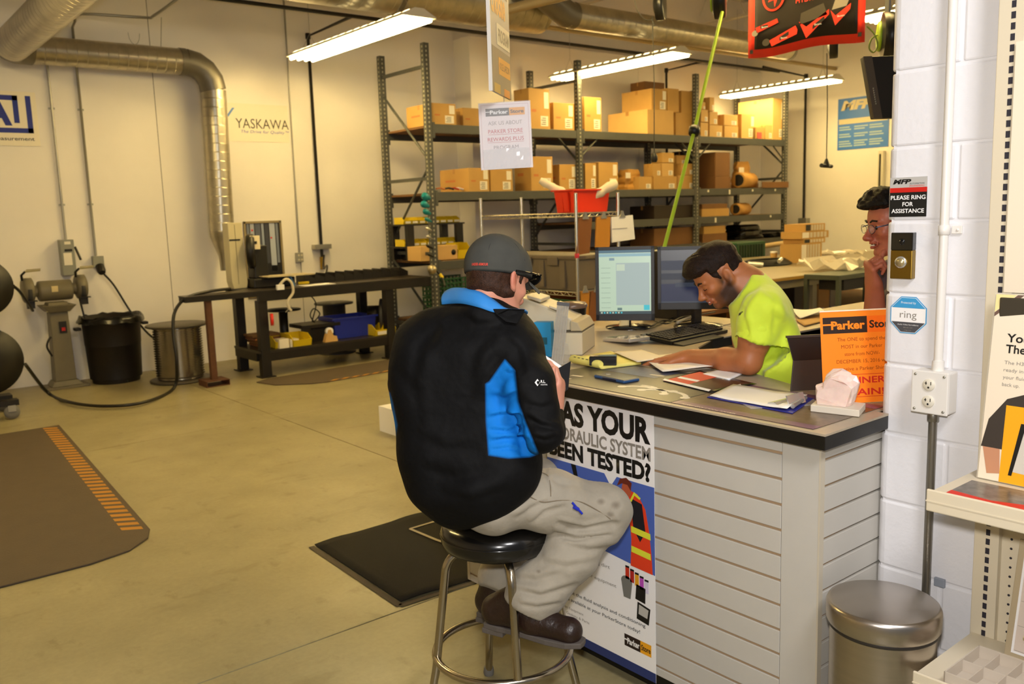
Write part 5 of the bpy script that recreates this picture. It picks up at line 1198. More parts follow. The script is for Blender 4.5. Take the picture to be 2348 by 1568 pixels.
# ---- big cable spool
t = thing('cable_spool', 'steel spool wound with dark shiny cable on the floor left of the bench', 'spool', (3.14, 9.36, 0))
cx, cy = 3.05, 9.42; mb = MB(); prof = [(.235, .04)]
for k in range(20): prof += [(.228, .06+.026*k), (.250, .073+.026*k)]
MB().lathe((cx, cy, 0), prof+[(.235, .59)], 40).build('wound_cable', mat('wound_cable', '#8f8672', .22, .85), t)
for z in (.0, .585): MB().lathe((cx, cy, z), [(.30, 0), (.315, .008), (.315, .02), (.30, .028), (.03, .03)], 40).build('flange', mat('spool_steel', '#4a443a', .4, .3), t)
# ---- black trash can
cx, cy = 2.36, 9.93
t = thing('trash_can', 'large round black plastic trash can against the back wall', 'bin', (cx, cy, 0))
m_can = mat('black_can', '#171310', .5); cx, cy = 2.54, 9.96
MB().lathe((cx, cy, 0), [(.235, 0), (.24, .02), (.275, .40), (.28, .42), (.29, .66), (.305, .67), (.31, .71), (.29, .71), (.26, .05)], 40).build('can_body', m_can, t)
random.seed(5); rows = [[(cx+(.31+.012*k+random.uniform(-.01, .01))*math.cos(2*PI*i/36), cy+(.31+.012*k)*math.sin(2*PI*i/36), .72-.035*k+random.uniform(-.012, .012)) for i in range(36)] for k in range(3)]
rows = [[(cx+.29*math.cos(2*PI*i/36), cy+.29*math.sin(2*PI*i/36), .70) for i in range(36)]]+rows
rows = [r_+[r_[0]] for r_ in rows]
MB().grid(rows).build('bin_liner', m_bagk, t)
for s_ in (-1, 1): MB().box((cx+s_*.34, cy, .60), (.06, .1, .03)).build('can_handle', m_can, t, bevel=.005)
MB().lathe((cx+.02, cy-.01, 0), [(.27, 0), (.27, .004)], 30).build('can_base', mat('spool_grey', '#3b3a38', .5), t) if False else None

# ---- pedestal grinder
m_gr = mat('machine_grey_green', '#6b6450', .5, var=.08)
gx, gy = 2.04, 10.02
t = thing('bench_grinder', 'grey pedestal grinder with two wheels and eye shields by the back wall', 'grinder', (gx, gy, 0))
MB().prism([(-.21, -.15), (.21, -.15), (.21, .15), (-.21, .15)], (gx, gy, 0), (1, 0, 0), (0, 1, 0), .025).build('base_plate', m_gr, t, bevel=.004)
def frustum(n_, z0, w0, d0, z1, w1, d1, mtl=m_gr, bev=.006):
    MB().add([(gx-w0, gy-d0, z0), (gx+w0, gy-d0, z0), (gx+w0, gy+d0, z0), (gx-w0, gy+d0, z0), (gx-w1, gy-d1, z1), (gx+w1, gy-d1, z1), (gx+w1, gy+d1, z1), (gx-w1, gy+d1, z1)], [(3, 2, 1, 0), (4, 5, 6, 7), (0, 1, 5, 4), (1, 2, 6, 5), (2, 3, 7, 6), (3, 0, 4, 7)]).build(n_, mtl, t, bevel=bev)
frustum('pedestal', .025, .15, .12, .08, .115, .10); frustum('pedestal', .08, .10, .09, .80, .085, .08); frustum('water_tray', .80, .10, .12, .87, .16, .16); frustum('mount', .87, .10, .10, .90, .09, .08)
MB().lathe((gx-.17, gy, 1.02), [(.06, 0), (.10, .015), (.105, .03), (.105, .31), (.10, .325), (.06, .34)], 28, axis=(1, 0, 0)).build('motor_housing', m_gr, t)
MB().box((gx-.02, gy-.105, 1.04), (.06, .006, .06)).build('name_plate', mat('plate_cream', '#cbb98a', .4), t)
for s_ in (-1, 1):
    MB().lathe((gx+s_*.25, gy, 1.04), [(.02, -.055), (.105, -.05), (.125, -.04), (.125, .04), (.105, .05), (.02, .055)], 28, axis=(1, 0, 0)).build('wheel_guard', m_gr, t)
    MB().cyl((gx+s_*.17, gy, 1.02), (gx+s_*.21, gy, 1.03), .06, n=20).build('shaft_neck', m_gr, t)
    MB().lathe((gx+s_*.25, gy-.03, 1.02), [(.02, -.02), (.10, -.02), (.10, .02), (.02, .02)], 24, axis=(1, 0, 0)).build('grinding_wheel', mat('abrasive', '#3b3a38', .9), t)
    MB().b2((gx+s_*.25-.05, gy-.17, .93), (gx+s_*.25+.05, gy-.10, .94)).build('tool_rest', m_black, t); MB().b2((gx+s_*.25-.04, gy-.13, .86), (gx+s_*.25+.03, gy-.08, .93)).build('rest_bracket', m_black, t)
    MB().prism([(-.07, 0), (.07, .02), (.09, .10), (-.04, .10)], (gx+s_*.25+.03, gy-.20, 1.23), (1, 0, .02), (0, 1, .15), .012).build('eye_shield', mat('shield_green', '#8c8460', .4), t)
    MB().tube([(gx+s_*.25-.05, gy-.05, 1.15), (gx+s_*.25-.06, gy-.1, 1.20), (gx+s_*.25-.03, gy-.14, 1.235)], .012, 6).build('shield_arm', m_black, t)
MB().box((gx+.02, gy-.095, .64), (.07, .012, .12)).build('switch_box', m_black, t, bevel=.003); MB().box((gx+.02, gy-.104, .62), (.035, .012, .035)).build('red_button', mat('red_button', '#a81a14', .4), t)
MB().tube(catmull([(gx+.22, gy-.02, .93), (gx+.26, gy-.05, .6), (gx+.30, gy-.08, .3), (gx+.42, gy-.22, .05), (gx+.55, gy-.3, .02)], 6), .010, 6).build('power_cord', m_black, t)
MB().tube(catmull([(gx-.11, gy-.09, .35), (gx-.15, gy-.1, .45), (gx-.13, gy-.1, .52), (gx-.10, gy-.09, .55)], 5), .010, 6).build('side_handle', m_black, t)

# ---- wall switch, sockets
m_elec = mat('electrical_grey', '#8b8c82', .4)
t = thing('safety_switch', 'grey safety switch box with lever on the back wall above the grinder', 'switch', (2.27, 10.33, 1.35))
a = atY(136, 550, 10.25); b = atY(176, 630, 10.25)
MB().b2((a.x, 10.23, b.z), (b.x, 10.348, a.z)).build('switch_box', m_elec, t, bevel=.004)
MB().b2((a.x+.02, 10.226, a.z-.27), (a.x+.10+.0, 10.231, a.z-.14)).build('white_notice', m_lab, t); MB().b2((a.x+.04, 10.226, a.z-.05), (a.x+.10, 10.231, a.z-.02)).build('badge', m_lab, t)
MB().b2((a.x+.035, 10.226, a.z-.125), (a.x+.11, 10.231, a.z-.10)).build('badge', m_ink, t)
MB().cyl((b.x+.015, 10.27, a.z-.08), (b.x+.05, 10.22, a.z-.22), .012, n=8).build('switch_lever', m_black, t)
t = thing('twist_socket', 'round grey power socket with a black plug on the back wall', 'socket', (2.55, 10.33, 1.22))
MB().b2((2.50, 10.27, 1.22), (2.61, 10.348, 1.34)).build('socket_box', m_elec, t, bevel=.004); MB().lathe((2.56, 10.20, 1.16), [(.035, 0), (.045, .03), (.045, .10)], 18, axis=(0, .7, .7)).build('plug', m_black, t)
p0 = Vector((2.58, 10.2, 1.14)); MB().tube(catmull([p0, atY(262, 655, 10.1), atY(300, 715, 10.05), atY(340, 765, 9.9), atY(385, 795, 9.7)], 6), .011, 6).build('power_cord', m_black, t)
# ---- posters on the back wall
t = thing('blue_frame_poster', 'white sign with blue square frame letters cut by the left picture edge', 'sign', (1.9, 10.34, 2.75))
a = atY(80, 212, 10.34); b = atY(76, 335, 10.34)
F = Frame((a.x-.95, 10.345, b.z), (1, 0, 0), (0, 0, 1)); w, h = .95, a.z-b.z
F.rect(0, 0, w, h, 0, .004).build('sign_board', mat('sign_cream', '#f3ead2', .5), t)
m_nv = mat('navy_ink', '#1d2f8c', .5)
def fr(x0, y0, x1, y1): F.rect(x0, y0, x1, y1, .0042, .0006).build('frame_bar', m_nv, t)
X1_ = w-.05; Y0_ = .13; Y1_ = h-.04; fr(.05, Y0_, X1_, Y0_+.05); fr(X1_-.05, Y0_, X1_, Y1_); fr(.05, Y1_-.05, X1_-.12, Y1_); fr(X1_-.17, Y0_+.10, X1_-.12, Y1_)
text(F, 'KA', X1_-.19, Y0_+.09, .26, m_nv, t, w=.42, bold=.05, align='r', h0=.0046); text(F, 'Level & Flow Measurement', X1_, .055, .038, m_ink, t, w=.80, align='r', bold=.01, h0=.0046)
t = thing('wall_banner', 'cream wall banner with dark letters and a blue slogan beside the vertical duct', 'sign', (4.6, 10.34, 2.8))
a = atY(533, 236, 10.345); b = atY(664, 327, 10.345); F = Frame((a.x-.25, 10.347, b.z), (1, 0, 0), (0, 0, 1)); w, h = b.x-a.x+.25, a.z-b.z
F.rect(0, 0, w, h, 0, .002).build('banner_sheet', mat('banner_cream', '#efe6d2', .5), t)
c_ = atY(541, 293, 10.345); d_ = atY(662, 293, 10.345)
text(F, 'YASKAWA', c_.x-F.o.x, c_.z-F.o.z, .12, mat('olive_ink', '#4a4434', .5), t, w=d_.x-c_.x, h0=.003); text(F, 'The Drive for Quality\u2122', c_.x-F.o.x+.06, c_.z-F.o.z-.055, .036, mat('blue_ink', '#5a64b0', .5), t, w=d_.x-c_.x-.06, h0=.003, shear=.2)
F.poly([(c_.x-F.o.x-.10, .30), (c_.x-F.o.x-.085, .28), (c_.x-F.o.x-.0, .39), (c_.x-F.o.x-.03, .39), (c_.x-F.o.x-.085, .32)], .003, .0005).build('blue_tick', mat('tick_blue', '#5a86c8', .5), t)

# ---- hose reels on a wheeled frame at the left edge
t = thing('hose_reel_cart', 'wheeled cart with two large black hose reels cut by the left picture edge', 'cart', (1.0, 8.9, 0))
for z in (1.16, .56):
    px_ = 32 if z > 1 else 55; e = atY(px_, 655 if z > 1 else 820, 8.9); R_ = .30 if z < 1 else .26
    MB().lathe((e.x-R_, 8.9, e.z), [(.05, 0), (R_, 0), (R_, .02), (R_*.6, .03), (R_*.6, .22), (R_, .23), (R_, .25), (.05, .25)], 44, axis=(0, 1, 0)).build('reel', m_black, t)
MB().b2((.55, 8.95, .12), (1.38, 9.1, .17)).build('cart_frame', m_black, t); MB().b2((.75, 9.17, .12), (.80, 9.22, 1.6)).build('cart_post', m_black, t); MB().b2((.55, 8.66, .12), (1.38, 8.76, .17)).build('cart_frame', m_black, t); MB().b2((.75, 8.7, .12), (.80, 9.2, .16)).build('cart_frame', m_black, t)
for y in (8.68, 9.15):
    MB().lathe((1.32, y, .065), [(.02, -.02), (.062, -.02), (.065, 0), (.062, .02), (.02, .02)], 20, axis=(0, 1, 0)).build('caster_wheel', mat('grey_rubber', '#6f6d68', .6), t); MB().b2((1.29, y-.03, .07), (1.35, y+.03, .125)).build('caster_fork', m_condu, t)
t = thing('reel_hose', 'black hose leaving the upper reel towards the grinder', 'hose', (1.3, 9.0, 1.2)); MB().tube(catmull([atY(30, 655, 8.95), atY(45, 668, 9.1), atY(60, 690, 9.4), atY(75, 712, 9.8)], 6), .014, 8).build('hose_run', m_black, t)

# ================================================================ mats
m_mat = mat('brown_rubber_mat', '#4d4132', .75, var=.06, bump=.002, bscale=90)
def stripes(t, F, x0, x1, y0, y1, n, z=.0105):
    mb = MB()
    for k in range(n):
        a = x0+(x1-x0)*k/n; b = a+(x1-x0)/n*.55; s_ = (x1-x0)/n*.6
        F.poly([(a, y0), (b, y0), (b+s_, y1), (a+s_, y1)], z, .0008, mb)
    mb.build('hazard_stripes', mat('faded_yellow', '#a9741c', .7), t, kind='stuff')
t = thing('floor_mat', 'large brown rubber floor mat with a striped edge at the left of the picture', 'mat', (.6, 6.4, 0))
poly = [(-.6, 4.55), (.95, 4.55), (1.15, 4.60), (1.28, 4.72), (1.33, 4.85), (1.56, 8.05), (-.3, 8.05)]
MB().prism(poly, (0, 0, .001), (1, 0, 0), (0, 1, 0), .010).build('mat_body', m_mat, t, bevel=.004)
ed = Vector((1.56-1.33, 8.05-4.85, 0)).normalized(); F = Frame((1.33, 4.85, 0), ed, Vector((-ed.y, ed.x, 0)))
stripes(t, F, .02, 3.15, .03, .13, 34)
t = thing('bench_mat', 'brown rubber mat with worn yellow edge on the floor in front of the bench', 'mat', (4.5, 8.4, 0))
poly = [(3.62, 8.32), (3.9, 8.10), (4.05, 8.05), (5.9, 8.12), (5.9, 8.78), (3.72, 8.72), (3.55, 8.62)]
MB().prism(poly, (0, 0, .001), (1, 0, 0), (0, 1, 0), .010).build('mat_body', m_mat, t, bevel=.004)
F = Frame((4.05, 8.05, 0), (1, .04, 0), (-.04, 1, 0)); stripes(t, F, .05, 1.8, .0, .05, 14)
t = thing('entrance_rug', 'black carpet mat with a printed logo outline on the floor behind the stool', 'rug', (2.3, 3.5, 0))
c0 = Vector((1.889, 3.994, 0)); c1 = Vector((1.857, 3.114, 0)); c2 = Vector((3.10, 3.02, 0)); c3 = Vector((3.13, 4.02, 0))
rows = []
for i in range(25):
    u = i/24; a = c0.lerp(c3, u); b = c1.lerp(c2, u)
    rows.append([a.lerp(b, j/16)+Vector((0, 0, .006+.006*max(0, math.sin(u*17))*(abs(j/8-1)**2))) for j in range(17)])
MB().grid(rows).build('rug_pile', mat('black_carpet', '#16130f', .95, var=.15, vscale=60, bump=.002, bscale=300), t, solid=-.005)
mb = MB(); 
def zline(pts, w_, h_):
    for i in range(len(pts)-1):
        a = Vector(pts[i]); b = Vector(pts[i+1]); d = (b-a).normalized(); n_ = Vector((-d.y, d.x, 0))*w_/2; mb.add([a-n_, b-n_, b+n_, a+n_], [(0, 1, 2, 3)])
zline([c0+Vector((-.02, 0, .004)), c1+Vector((-.02, -.02, .004)), c2+Vector((0, -.02, .004))], .03, 0); mb.build('rug_border', mat('rug_border', '#4d453a', .8), t)
mb = MB(); q = [atZ(*p, .014) for p in ((1010, 1192), (940, 1213), (1000, 1238), (1040, 1252))]; zline([Vector((p.x, p.y, .0165)) for p in q], .018, 0); mb.build('logo_outline', mat('rug_print', '#a79c88', .8), t)
t = thing('small_white_box', 'white carton corner on the floor mostly hidden behind the seated customer', 'box', (2.9, 5.6, 0)); p = atZ(918, 1003, 0)
MB().b2((p.x, p.y, 0), (p.x+.3, p.y+.3, .2)).build('box_body', m_white, t)

# ================================================================ shelves inside the left rack bay
t = thing('bin_table', 'small black table stand holding rows of yellow bins in the left rack bay', 'stand', (6.8, 9.4, 1.105))
tz = 1.115
a = atY(912, 515, 9.45); b = atY(1050, 510, 9.45)
for zz in (a.z, atY(980, 562, 9.45).z): MB().b2((a.x, 9.3, zz-.02), (b.x, 9.7, zz)).build('stand_shelf', m_blk, t)
for x in (a.x+.09, b.x-.08): 
    for y in (9.3, 9.64): MB().b2((x-.05, y, tz), (x+.05, y+.06, a.z-.02)).build('leg', m_blk, t)
z2b = atY(980, 562, 9.45).z
random.seed(2)
for r_, (zz, nm) in enumerate(((a.z, 'upper'), (z2b, 'lower'))):
    for k in range(8):
        x = a.x+.09+k*(b.x-a.x-.14)/7.4; pbin('%s yellow bin of the %s row on the black stand in the left rack bay' % (('first', 'second', 'third', 'fourth', 'fifth', 'sixth', 'seventh', 'eighth')[k], nm), x, 9.48, zz, .11, .22, .085, group='yellow bins on the black stand')
t = thing('wooden_crate', 'pale wooden box with a round black hole in the left rack bay', 'box', (7.2, 9.1, 1.105))
a = atY(1000, 562, 9.0); b = atY(1050, 600, 9.0)
a = atY(964, 566, 9.0)
MB().b2((a.x, 9.0, 1.108), (b.x, 9.3, a.z)).build('crate_body', m_box2, t, bevel=.004); MB().lathe(atY(1040, 578, 9.0), [(.0, 0), (.032, 0), (.036, .003), (.0, .004)], 20, axis=(0, -1, 0)).build('crate_hole', m_ink, t)
pbin('large yellow bin right of the wooden box in the left rack bay', atY(1066, 575, 9.0).x, 9.15, 1.106, .20, .25, .20, group=None)
t = thing('dark_drill_head', 'dark metal machine head with bright fittings in the left rack bay', 'machine', (6.2, 9.1, 1.105)); a = atY(935, 562, 9.5); b = atY(962, 598, 9.5)
MB().b2((a.x, 9.5, 1.106), (b.x, 9.7, a.z)).build('machine_body', m_black, t, bevel=.02); MB().cyl(atY(938, 560, 9.48), atY(948, 572, 9.48), .02, n=10).build('fitting', m_chrome, t); MB().cyl(atY(945, 585, 9.45), atY(955, 585, 9.45), .035, n=12).build('fitting', m_black, t)
# fittings hung on the left front upright
m_teal = mat('teal_plastic', '#127d86', .35)
for k, (px_, py_, m_, lab) in enumerate(((970, 448, m_teal, 'topmost teal'), (968, 466, m_teal, 'second teal'), (972, 483, m_teal, 'third teal'), (975, 501, m_teal, 'lowest small teal'), (976, 522, m_chrome, 'upper chrome'), (978, 541, m_chrome, 'lower chrome'), (978, 562, m_black, 'upper black'), (980, 582, m_black, 'lower black'))):
    p = atY(px_, py_, 8.72); q = atY(px_+14, py_+7, 8.79); t = thing('hose_fitting', lab+' hose fitting hung on the left front rack upright', 'fitting', p, 'fittings hung on the rack upright')
    r_ = (.045, .042, .034, .022, .02, .02, .02, .016)[k]
    MB().lathe(p, [(r_*.4, 0), (r_, .03), (r_, .07), (r_*.5, (q-p).length)], 12, axis=q-p).build('fitting_body', m_, t)
t = thing('valve_hose', 'brass valve with a short black hose at the foot of the rack upright', 'hose', (5.9, 8.7, 1.0))
MB().lathe(atY(982, 620, 8.70), [(.0, 0), (.05, .01), (.06, .05), (.04, .09), (0, .1)], 14, axis=(1, -.3, .2)).build('valve_body', mat('pale_metal', '#b8ab8a', .3, .8), t)
MB().tube(catmull([atY(990, 612, 8.7), atY(1005, 625, 8.68), atY(1015, 640, 8.65), atY(1020, 655, 8.6)], 6), .013, 8).build('hose_run', m_black, t); MB().cyl(atY(1008, 628, 8.675), atY(1015, 637, 8.66), .02, n=10).build('yellow_tag', m_by, t)
t = thing('red_straps', 'red and white strap lengths lying on the second shelf of the left bay', 'straps', (6.4, 8.9, Z2))
for k, (x0, x1, m_) in enumerate(((1000, 1020, m_red), (1018, 1040, m_ink), (1030, 1052, mat('strap_red', '#b22a20', .5)), (1040, 1062, m_white), (1055, 1070, m_red))): MB().tube([atY(x0, 433, 8.86+.03*k)*1+Vector((0, 0, .0)), atY((x0+x1)/2, 431, 8.86+.03*k), atY(x1, 434, 8.86+.03*k)], .012, 6).build('strap', m_, t)
# green crates behind the bench end
m_grn = mat('green_crate', '#1f4a2a', .5)
def crate(label, x0, x1, y0, y1, z0, h, grp='green mesh crates', cells=None):
    t = thing('mesh_crate', label, 'crate', ((x0+x1)/2, (y0+y1)/2, z0), grp); mb = MB(); w_ = .018
    mb.b2((x0, y0, z0), (x1, y1, z0+.01)); n = cells or max(4, int((x1-x0)/.06)); m_ = max(3, int(h/.05)); k_ = max(3, int((y1-y0)/.07))
    for i in range(n+1): xx = x0+(x1-x0-w_)*i/n; mb.b2((xx, y0, z0+.01), (xx+w_, y0+.012, z0+h)); mb.b2((xx, y1-.012, z0+.01), (xx+w_, y1, z0+h))
    for i in range(k_+1): yy = y0+(y1-y0-w_)*i/k_; mb.b2((x0, yy, z0+.01), (x0+.012, yy+w_, z0+h))
    for j in range(m_+1): zz = z0+(h-w_)*j/m_; mb.b2((x0, y0-.002, zz), (x1, y0+.010, zz+w_)); mb.b2((x0-.002, y0, zz), (x0+.010, y1, zz+w_)); mb.b2((x0, y1-.010, zz), (x1, y1, zz+w_))
    mb.build('crate_lattice', m_grn, t); return t
crate('lower green mesh crate on the floor right of the bench', 6.1, 6.7, 8.9, 9.3, .36, .28)
crate('upper green mesh crate right of the bench under the rack table', 6.1, 6.7, 8.85, 9.3, .65, .24)
crate('second lower green mesh crate behind the seated customer shoulder', 6.8, 7.4, 8.85, 9.3, .36, .28)
crate('second upper green mesh crate behind the seated customer shoulder', 6.8, 7.4, 8.85, 9.3, .65, .24)

# ================================================================ wire shelving
m_wire = mat('wire_chrome', '#cfc8b4', .22, .9)
WX0, WX1, WY0, WY1 = 4.66, 5.12, 4.92, 6.12
t = thing('wire_shelving', 'chrome wire shelving unit with posts standing behind the computer monitors', 'shelving', (4.9, 5.5, 0))
for x in (WX0, WX1):
    for y in (WY0, WY1):
        MB().cyl((x, y, 0), (x, y, 1.79), .0127, n=12).build('post', m_wire, t)
        MB().lathe((x, y, 1.30), [(.016, 0), (.018, .01), (.018, .03), (.016, .035)], 12).build('red_clip', mat('clip_red', '#cf3340', .4), t); MB().lathe((x, y, 1.79), [(.0128, 0), (.012, .004), (0, .006)], 12).build('post_cap', m_condu, t)
for z in (1.64, 1.03, .45):
    mb = MB()
    for zz in (z, z-.028):
        for (p, q) in (((WX0, WY0), (WX1, WY0)), ((WX1, WY0), (WX1, WY1)), ((WX1, WY1), (WX0, WY1)), ((WX0, WY1), (WX0, WY0))): mb.cyl((*p, zz), (*q, zz), .0045, n=6)
    for (p, q) in (((WX0, WY0), (WX1, WY0)), ((WX0, WY1), (WX0, WY0))):
        P = Vector((*p, 0)); Q = Vector((*q, 0)); n_ = int((Q-P).length/.04)
        for k in range(n_): mb.cyl(P.lerp(Q, k/n_)+Vector((0, 0, z-.028 if k % 2 else z)), P.lerp(Q, (k+1)/n_)+Vector((0, 0, z if k % 2 else z-.028)), .003, n=4)
    for k in range(44): y = WY0+(WY1-WY0)*(k+.5)/44; mb.cyl((WX0, y, z+.004), (WX1, y, z+.004), .0028, n=4)
    for k in range(3): x = WX0+(WX1-WX0)*(k+1)/4; mb.cyl((x, WY0, z), (x, WY1, z), .0035, n=5)
    mb.build('wire_shelf', m_wire, t)
m_redb = mat('bin_red_orange', '#ea3a18', .38)
a = atX(1268, 486, WX0+.02); b = atY(1398, 484, WY0+.06)
t = thing('red_bin', 'bright orange-red plastic bin on top of the wire shelving', 'bin', (4.9, 5.2, 1.645))
x0, x1, y0, y1, z0, z1 = WX0+.03, WX1-.02, WY0+.05, WY0+.36, 1.646, 1.822
x0, x1, y0, y1 = WX0+.035, atY(1392, 484, WY0+.06).x, WY0+.06, atX(1278, 486, WX0+.035).y
def tub(mb, x0, x1, y0, y1, z0, z1, fl=.02, th=.006):
    o = [(x0, y0), (x1, y0), (x1, y1), (x0, y1)]; sg = [(-1, -1), (1, -1), (1, 1), (-1, 1)]
    V = [(x, y, z0) for x, y in o]+[(x+s[0]*fl, y+s[1]*fl, z1) for (x, y), s in zip(o, sg)]+[(x+s[0]*(fl-th), y+s[1]*(fl-th), z1) for (x, y), s in zip(o, sg)]+[(x-s[0]*th, y-s[1]*th, z0+th) for (x, y), s in zip(o, sg)]
    Fc = [(3, 2, 1, 0), (12, 13, 14, 15)]
    for l in (0, 4, 8):
        for i in range(4): j = (i+1) % 4; Fc.append((l+i, l+j, l+4+j, l+4+i))
    return mb.add(V, Fc)
tub(MB(), x0, x1, y0, y1, z0, z1, .018).build('bin_shell', m_redb, t, bevel=.003)
mb = MB()
for (p, q) in (((x0-.035, y0-.035), (x1+.035, y0-.016)), ((x0-.035, y1+.016), (x1+.035, y1+.035)), ((x0-.035, y0-.016), (x0-.016, y1+.016)), ((x1+.016, y0-.016), (x1+.035, y1+.016))): mb.b2((*p, z1-.008), (*q, z1+.002))
mb.build('bin_rim', m_redb, t)
for k in (.3, .62): MB().prism([(0, 0), (.05, 0), (.055, .15), (-.005, .15)], (x0-.004-.006, y0+(y1-y0)*k+.03, z0+.01), (0, -1, 0), (-.10, 0, 1), .012).build('bin_rib', m_redb, t)
m_rag = mat('cream_rag', '#e4d7b8', .8)
for lab, p0, p1, r_ in (('rolled cream cloth sticking out of the left of the red bin', (1300, 440), (1238, 408), .035), ('rolled cream cloth sticking out of the right of the red bin', (1360, 445), (1415, 412), .038)):
    A = atD(*p0, 6.9); B = atD(*p1, 6.9); A = A.copy(); t = thing('cloth_roll', lab, 'cloth', A, 'cloth rolls in the red bin'); random.seed(len(lab))
    N_ = 9; MB().tube([A.lerp(B, i/N_-.0)+Vector((0, 0, -.02+random.uniform(-.004, .004))) for i in range(N_+1)], r_, 12, rs=[r_*random.uniform(.78, 1.1)*(1 if i < N_ else .7) for i in range(N_+1)]).build('cloth_body', m_rag, t)
m_tote = mat('grey_tote', '#6e6350', .5)
t = thing('storage_tote', 'large grey-brown lidded storage box on the middle wire shelf', 'box', (4.9, 5.5, 1.035))
y1 = WY1-.05
tub(MB(), WX0+.05, WX1-.03, WY0+.06, y1-.05, 1.037, 1.28, .02, .01).build('tote_body', m_tote, t, bevel=.006)
MB().b2((WX0+.018, WY0+.025, 1.28), (WX1, y1-.01, 1.315)).build('tote_lid', m_tote, t, bevel=.01)
for y in (WY0+.30, WY0+.62, WY0+.85): MB().b2((WX0+.008, y-.06, 1.235), (WX0+.02, y+.06, 1.30)).build('lid_latch', m_tote, t, bevel=.003)
MB().b2((WX0+.018, WY0+.66, 1.205), (WX0+.026, WY0+.78, 1.23)).build('tote_label', mat('label_grey', '#9b9180', .5), t)
for y in (WY0+.2, WY0+.45): MB().b2((WX0+.022, y-.03, 1.06), (WX0+.045, y+.03, 1.27)).build('tote_rib', m_tote, t)
crate('green mesh crate on the lowest wire shelf', WX0+.04, WX1-.04, WY0+.1, WY1-.12, .60+.165, .20, None, 10)
# clipboards and folders clipped to the wire shelves
m_brn = mat('brown_board', '#7a4a20', .6); m_amb = mat('amber_board', '#b57a24', .55)
def hang(label, pts, y, mtl, cat='clipboard', name='hanging_clipboard', clip=True, grp=None, d=.012):
    P = [atY(*p, y) for p in pts]; cx = sum((p for p in P), Vector())/4; t = thing(name, label, cat, cx, grp)
    MB().add(P+[p+Vector((0, d, 0)) for p in P], [(0, 1, 2, 3), (7, 6, 5, 4), (0, 4, 5, 1), (1, 5, 6, 2), (2, 6, 7, 3), (3, 7, 4, 0)]).build('board', mtl, t)
    if clip: p = P[0].lerp(P[1], .5); MB().prism([(-.035, 0), (.035, 0), (.015, .03), (.01, .055), (-.01, .055), (-.015, .03)], p+Vector((0, -.006, -.012)), (1, 0, 0), (0, 0, 1), -.012).build('clip', m_condu, t)
    return t
hang('dark brown board hanging from the upper wire shelf', [(1327, 500), (1358, 498), (1352, 580), (1322, 585)], WY0-.012, m_brn, grp='boards hanging on the wire shelf')
hang('brown envelope hanging between the dark board and the white clipboard', [(1368, 498), (1400, 497), (1398, 566), (1366, 568)], WY0-.012, m_amb, grp='boards hanging on the wire shelf')
t = hang('white sheet clipboard hanging at the right corner of the wire shelf', [(1402, 498), (1451, 493), (1456, 548), (1404, 556)], WY0-.018, m_white)
MB().b2(atY(1405, 524, WY0-.022), atY(1438, 523, WY0-.0185)).build('typed_line', m_greyink, t)
hang('amber board hanging below the middle wire shelf beside the monitor', [(1332, 668), (1352, 667), (1349, 740), (1334, 742)], WY0-.012, m_amb, grp='boards hanging on the wire shelf')
hang('dark brown board hanging nearest the monitor below the middle wire shelf', [(1356, 668), (1380, 664), (1376, 745), (1348, 750)], WY0-.014, m_brn, grp='boards hanging on the wire shelf')
# bins on a low shelf seen under the monitors
for lab, x0, x1, yt_, yb_, m_, yy in (('yellow box seen below the left monitor', 1455, 1480, 716, 740, m_by, 4.8), ('brown carton seen between the two monitor stands', 1485, 1512, 712, 738, m_box, 4.8), ('blue box seen below the right monitor', 1530, 1562, 705, 735, mat('tote_blue', '#20309a', .4), 4.8), ('yellow box seen right of the right monitor stand', 1632, 1655, 700, 722, m_by, 4.8)):
    a = atY(x0, yt_, yy); b = atY(x1, yb_, yy); t = thing('stock_box', lab, 'box', (a.x, yy, b.z), 'stock boxes on the low table'); MB().b2((a.x, yy, .78), (b.x, yy+.25, a.z)).build('box_body', m_, t, bevel=.004)
t = thing('low_table', 'low table behind the counter carrying coloured stock boxes', 'table', (6.0, 4.9, 0)); MB().b2((5.17, 4.7, .74), (6.9, 5.14, .778)).build('table_top', m_brn, t)
for x in (5.2, 6.8):
    for y in (4.72, 5.08): MB().b2((x, y, 0), (x+.05, y+.05, .74)).build('leg', m_brn, t)
# right hand workbench
m_bt = mat('bench_laminate', '#8f8266', .35, var=.05); m_bl = mat('bench_leg_grey', '#8b8470', .45)
t = thing('assembly_bench', 'long grey-topped assembly bench with wooden lower shelf behind the clerk', 'workbench', (9, 5.8, 0))
zb0 = .915; bx0, bx1, by0, by1 = 6.3, 12.6, 5.18, 7.62
MB().b2((bx0, by0, zb0-.03), (bx1, by1, zb0)).build('bench_top', m_bt, t, bevel=.003); MB().b2((bx0, by0-.006, zb0-.032), (bx1, by0-.0005, zb0-.004)).build('top_edge', mat('edge_gold', '#a8843c', .4), t); MB().b2((bx0+.05, by0+.03, zb0-.12), (bx1-.05, by0+.08, zb0-.03)).build('apron', m_bl, t)
for x in (6.45, atY(1865, 690, by0+.05).x-.03, 10.6, 12.4):
    for y in (by0+.04, by1-.12): MB().b2((x, y, 0), (x+.08, y+.08, zb0-.03)).build('leg', m_bl, t)
MB().b2((bx0+.1, by0+.06, .30), (bx1-.1, by1-.05, .335)).build('lower_shelf', mat('plywood', '#a8773a', .6, var=.12, vscale=4, stretch=(.3, 3, 1)), t)
MB().b2((6.6, by1-.14, .34), (9.2, by1-.12, .86)).build('back_panel', mat('panel_brown', '#8a5526', .6), t)
def at_bench(px_, py_): return atZ(px_, py_, zb0)
t = thing('paper_cup', 'brown paper coffee cup with white lid on the assembly bench', 'cup', at_bench(1774, 601)); p = at_bench(1774, 601)
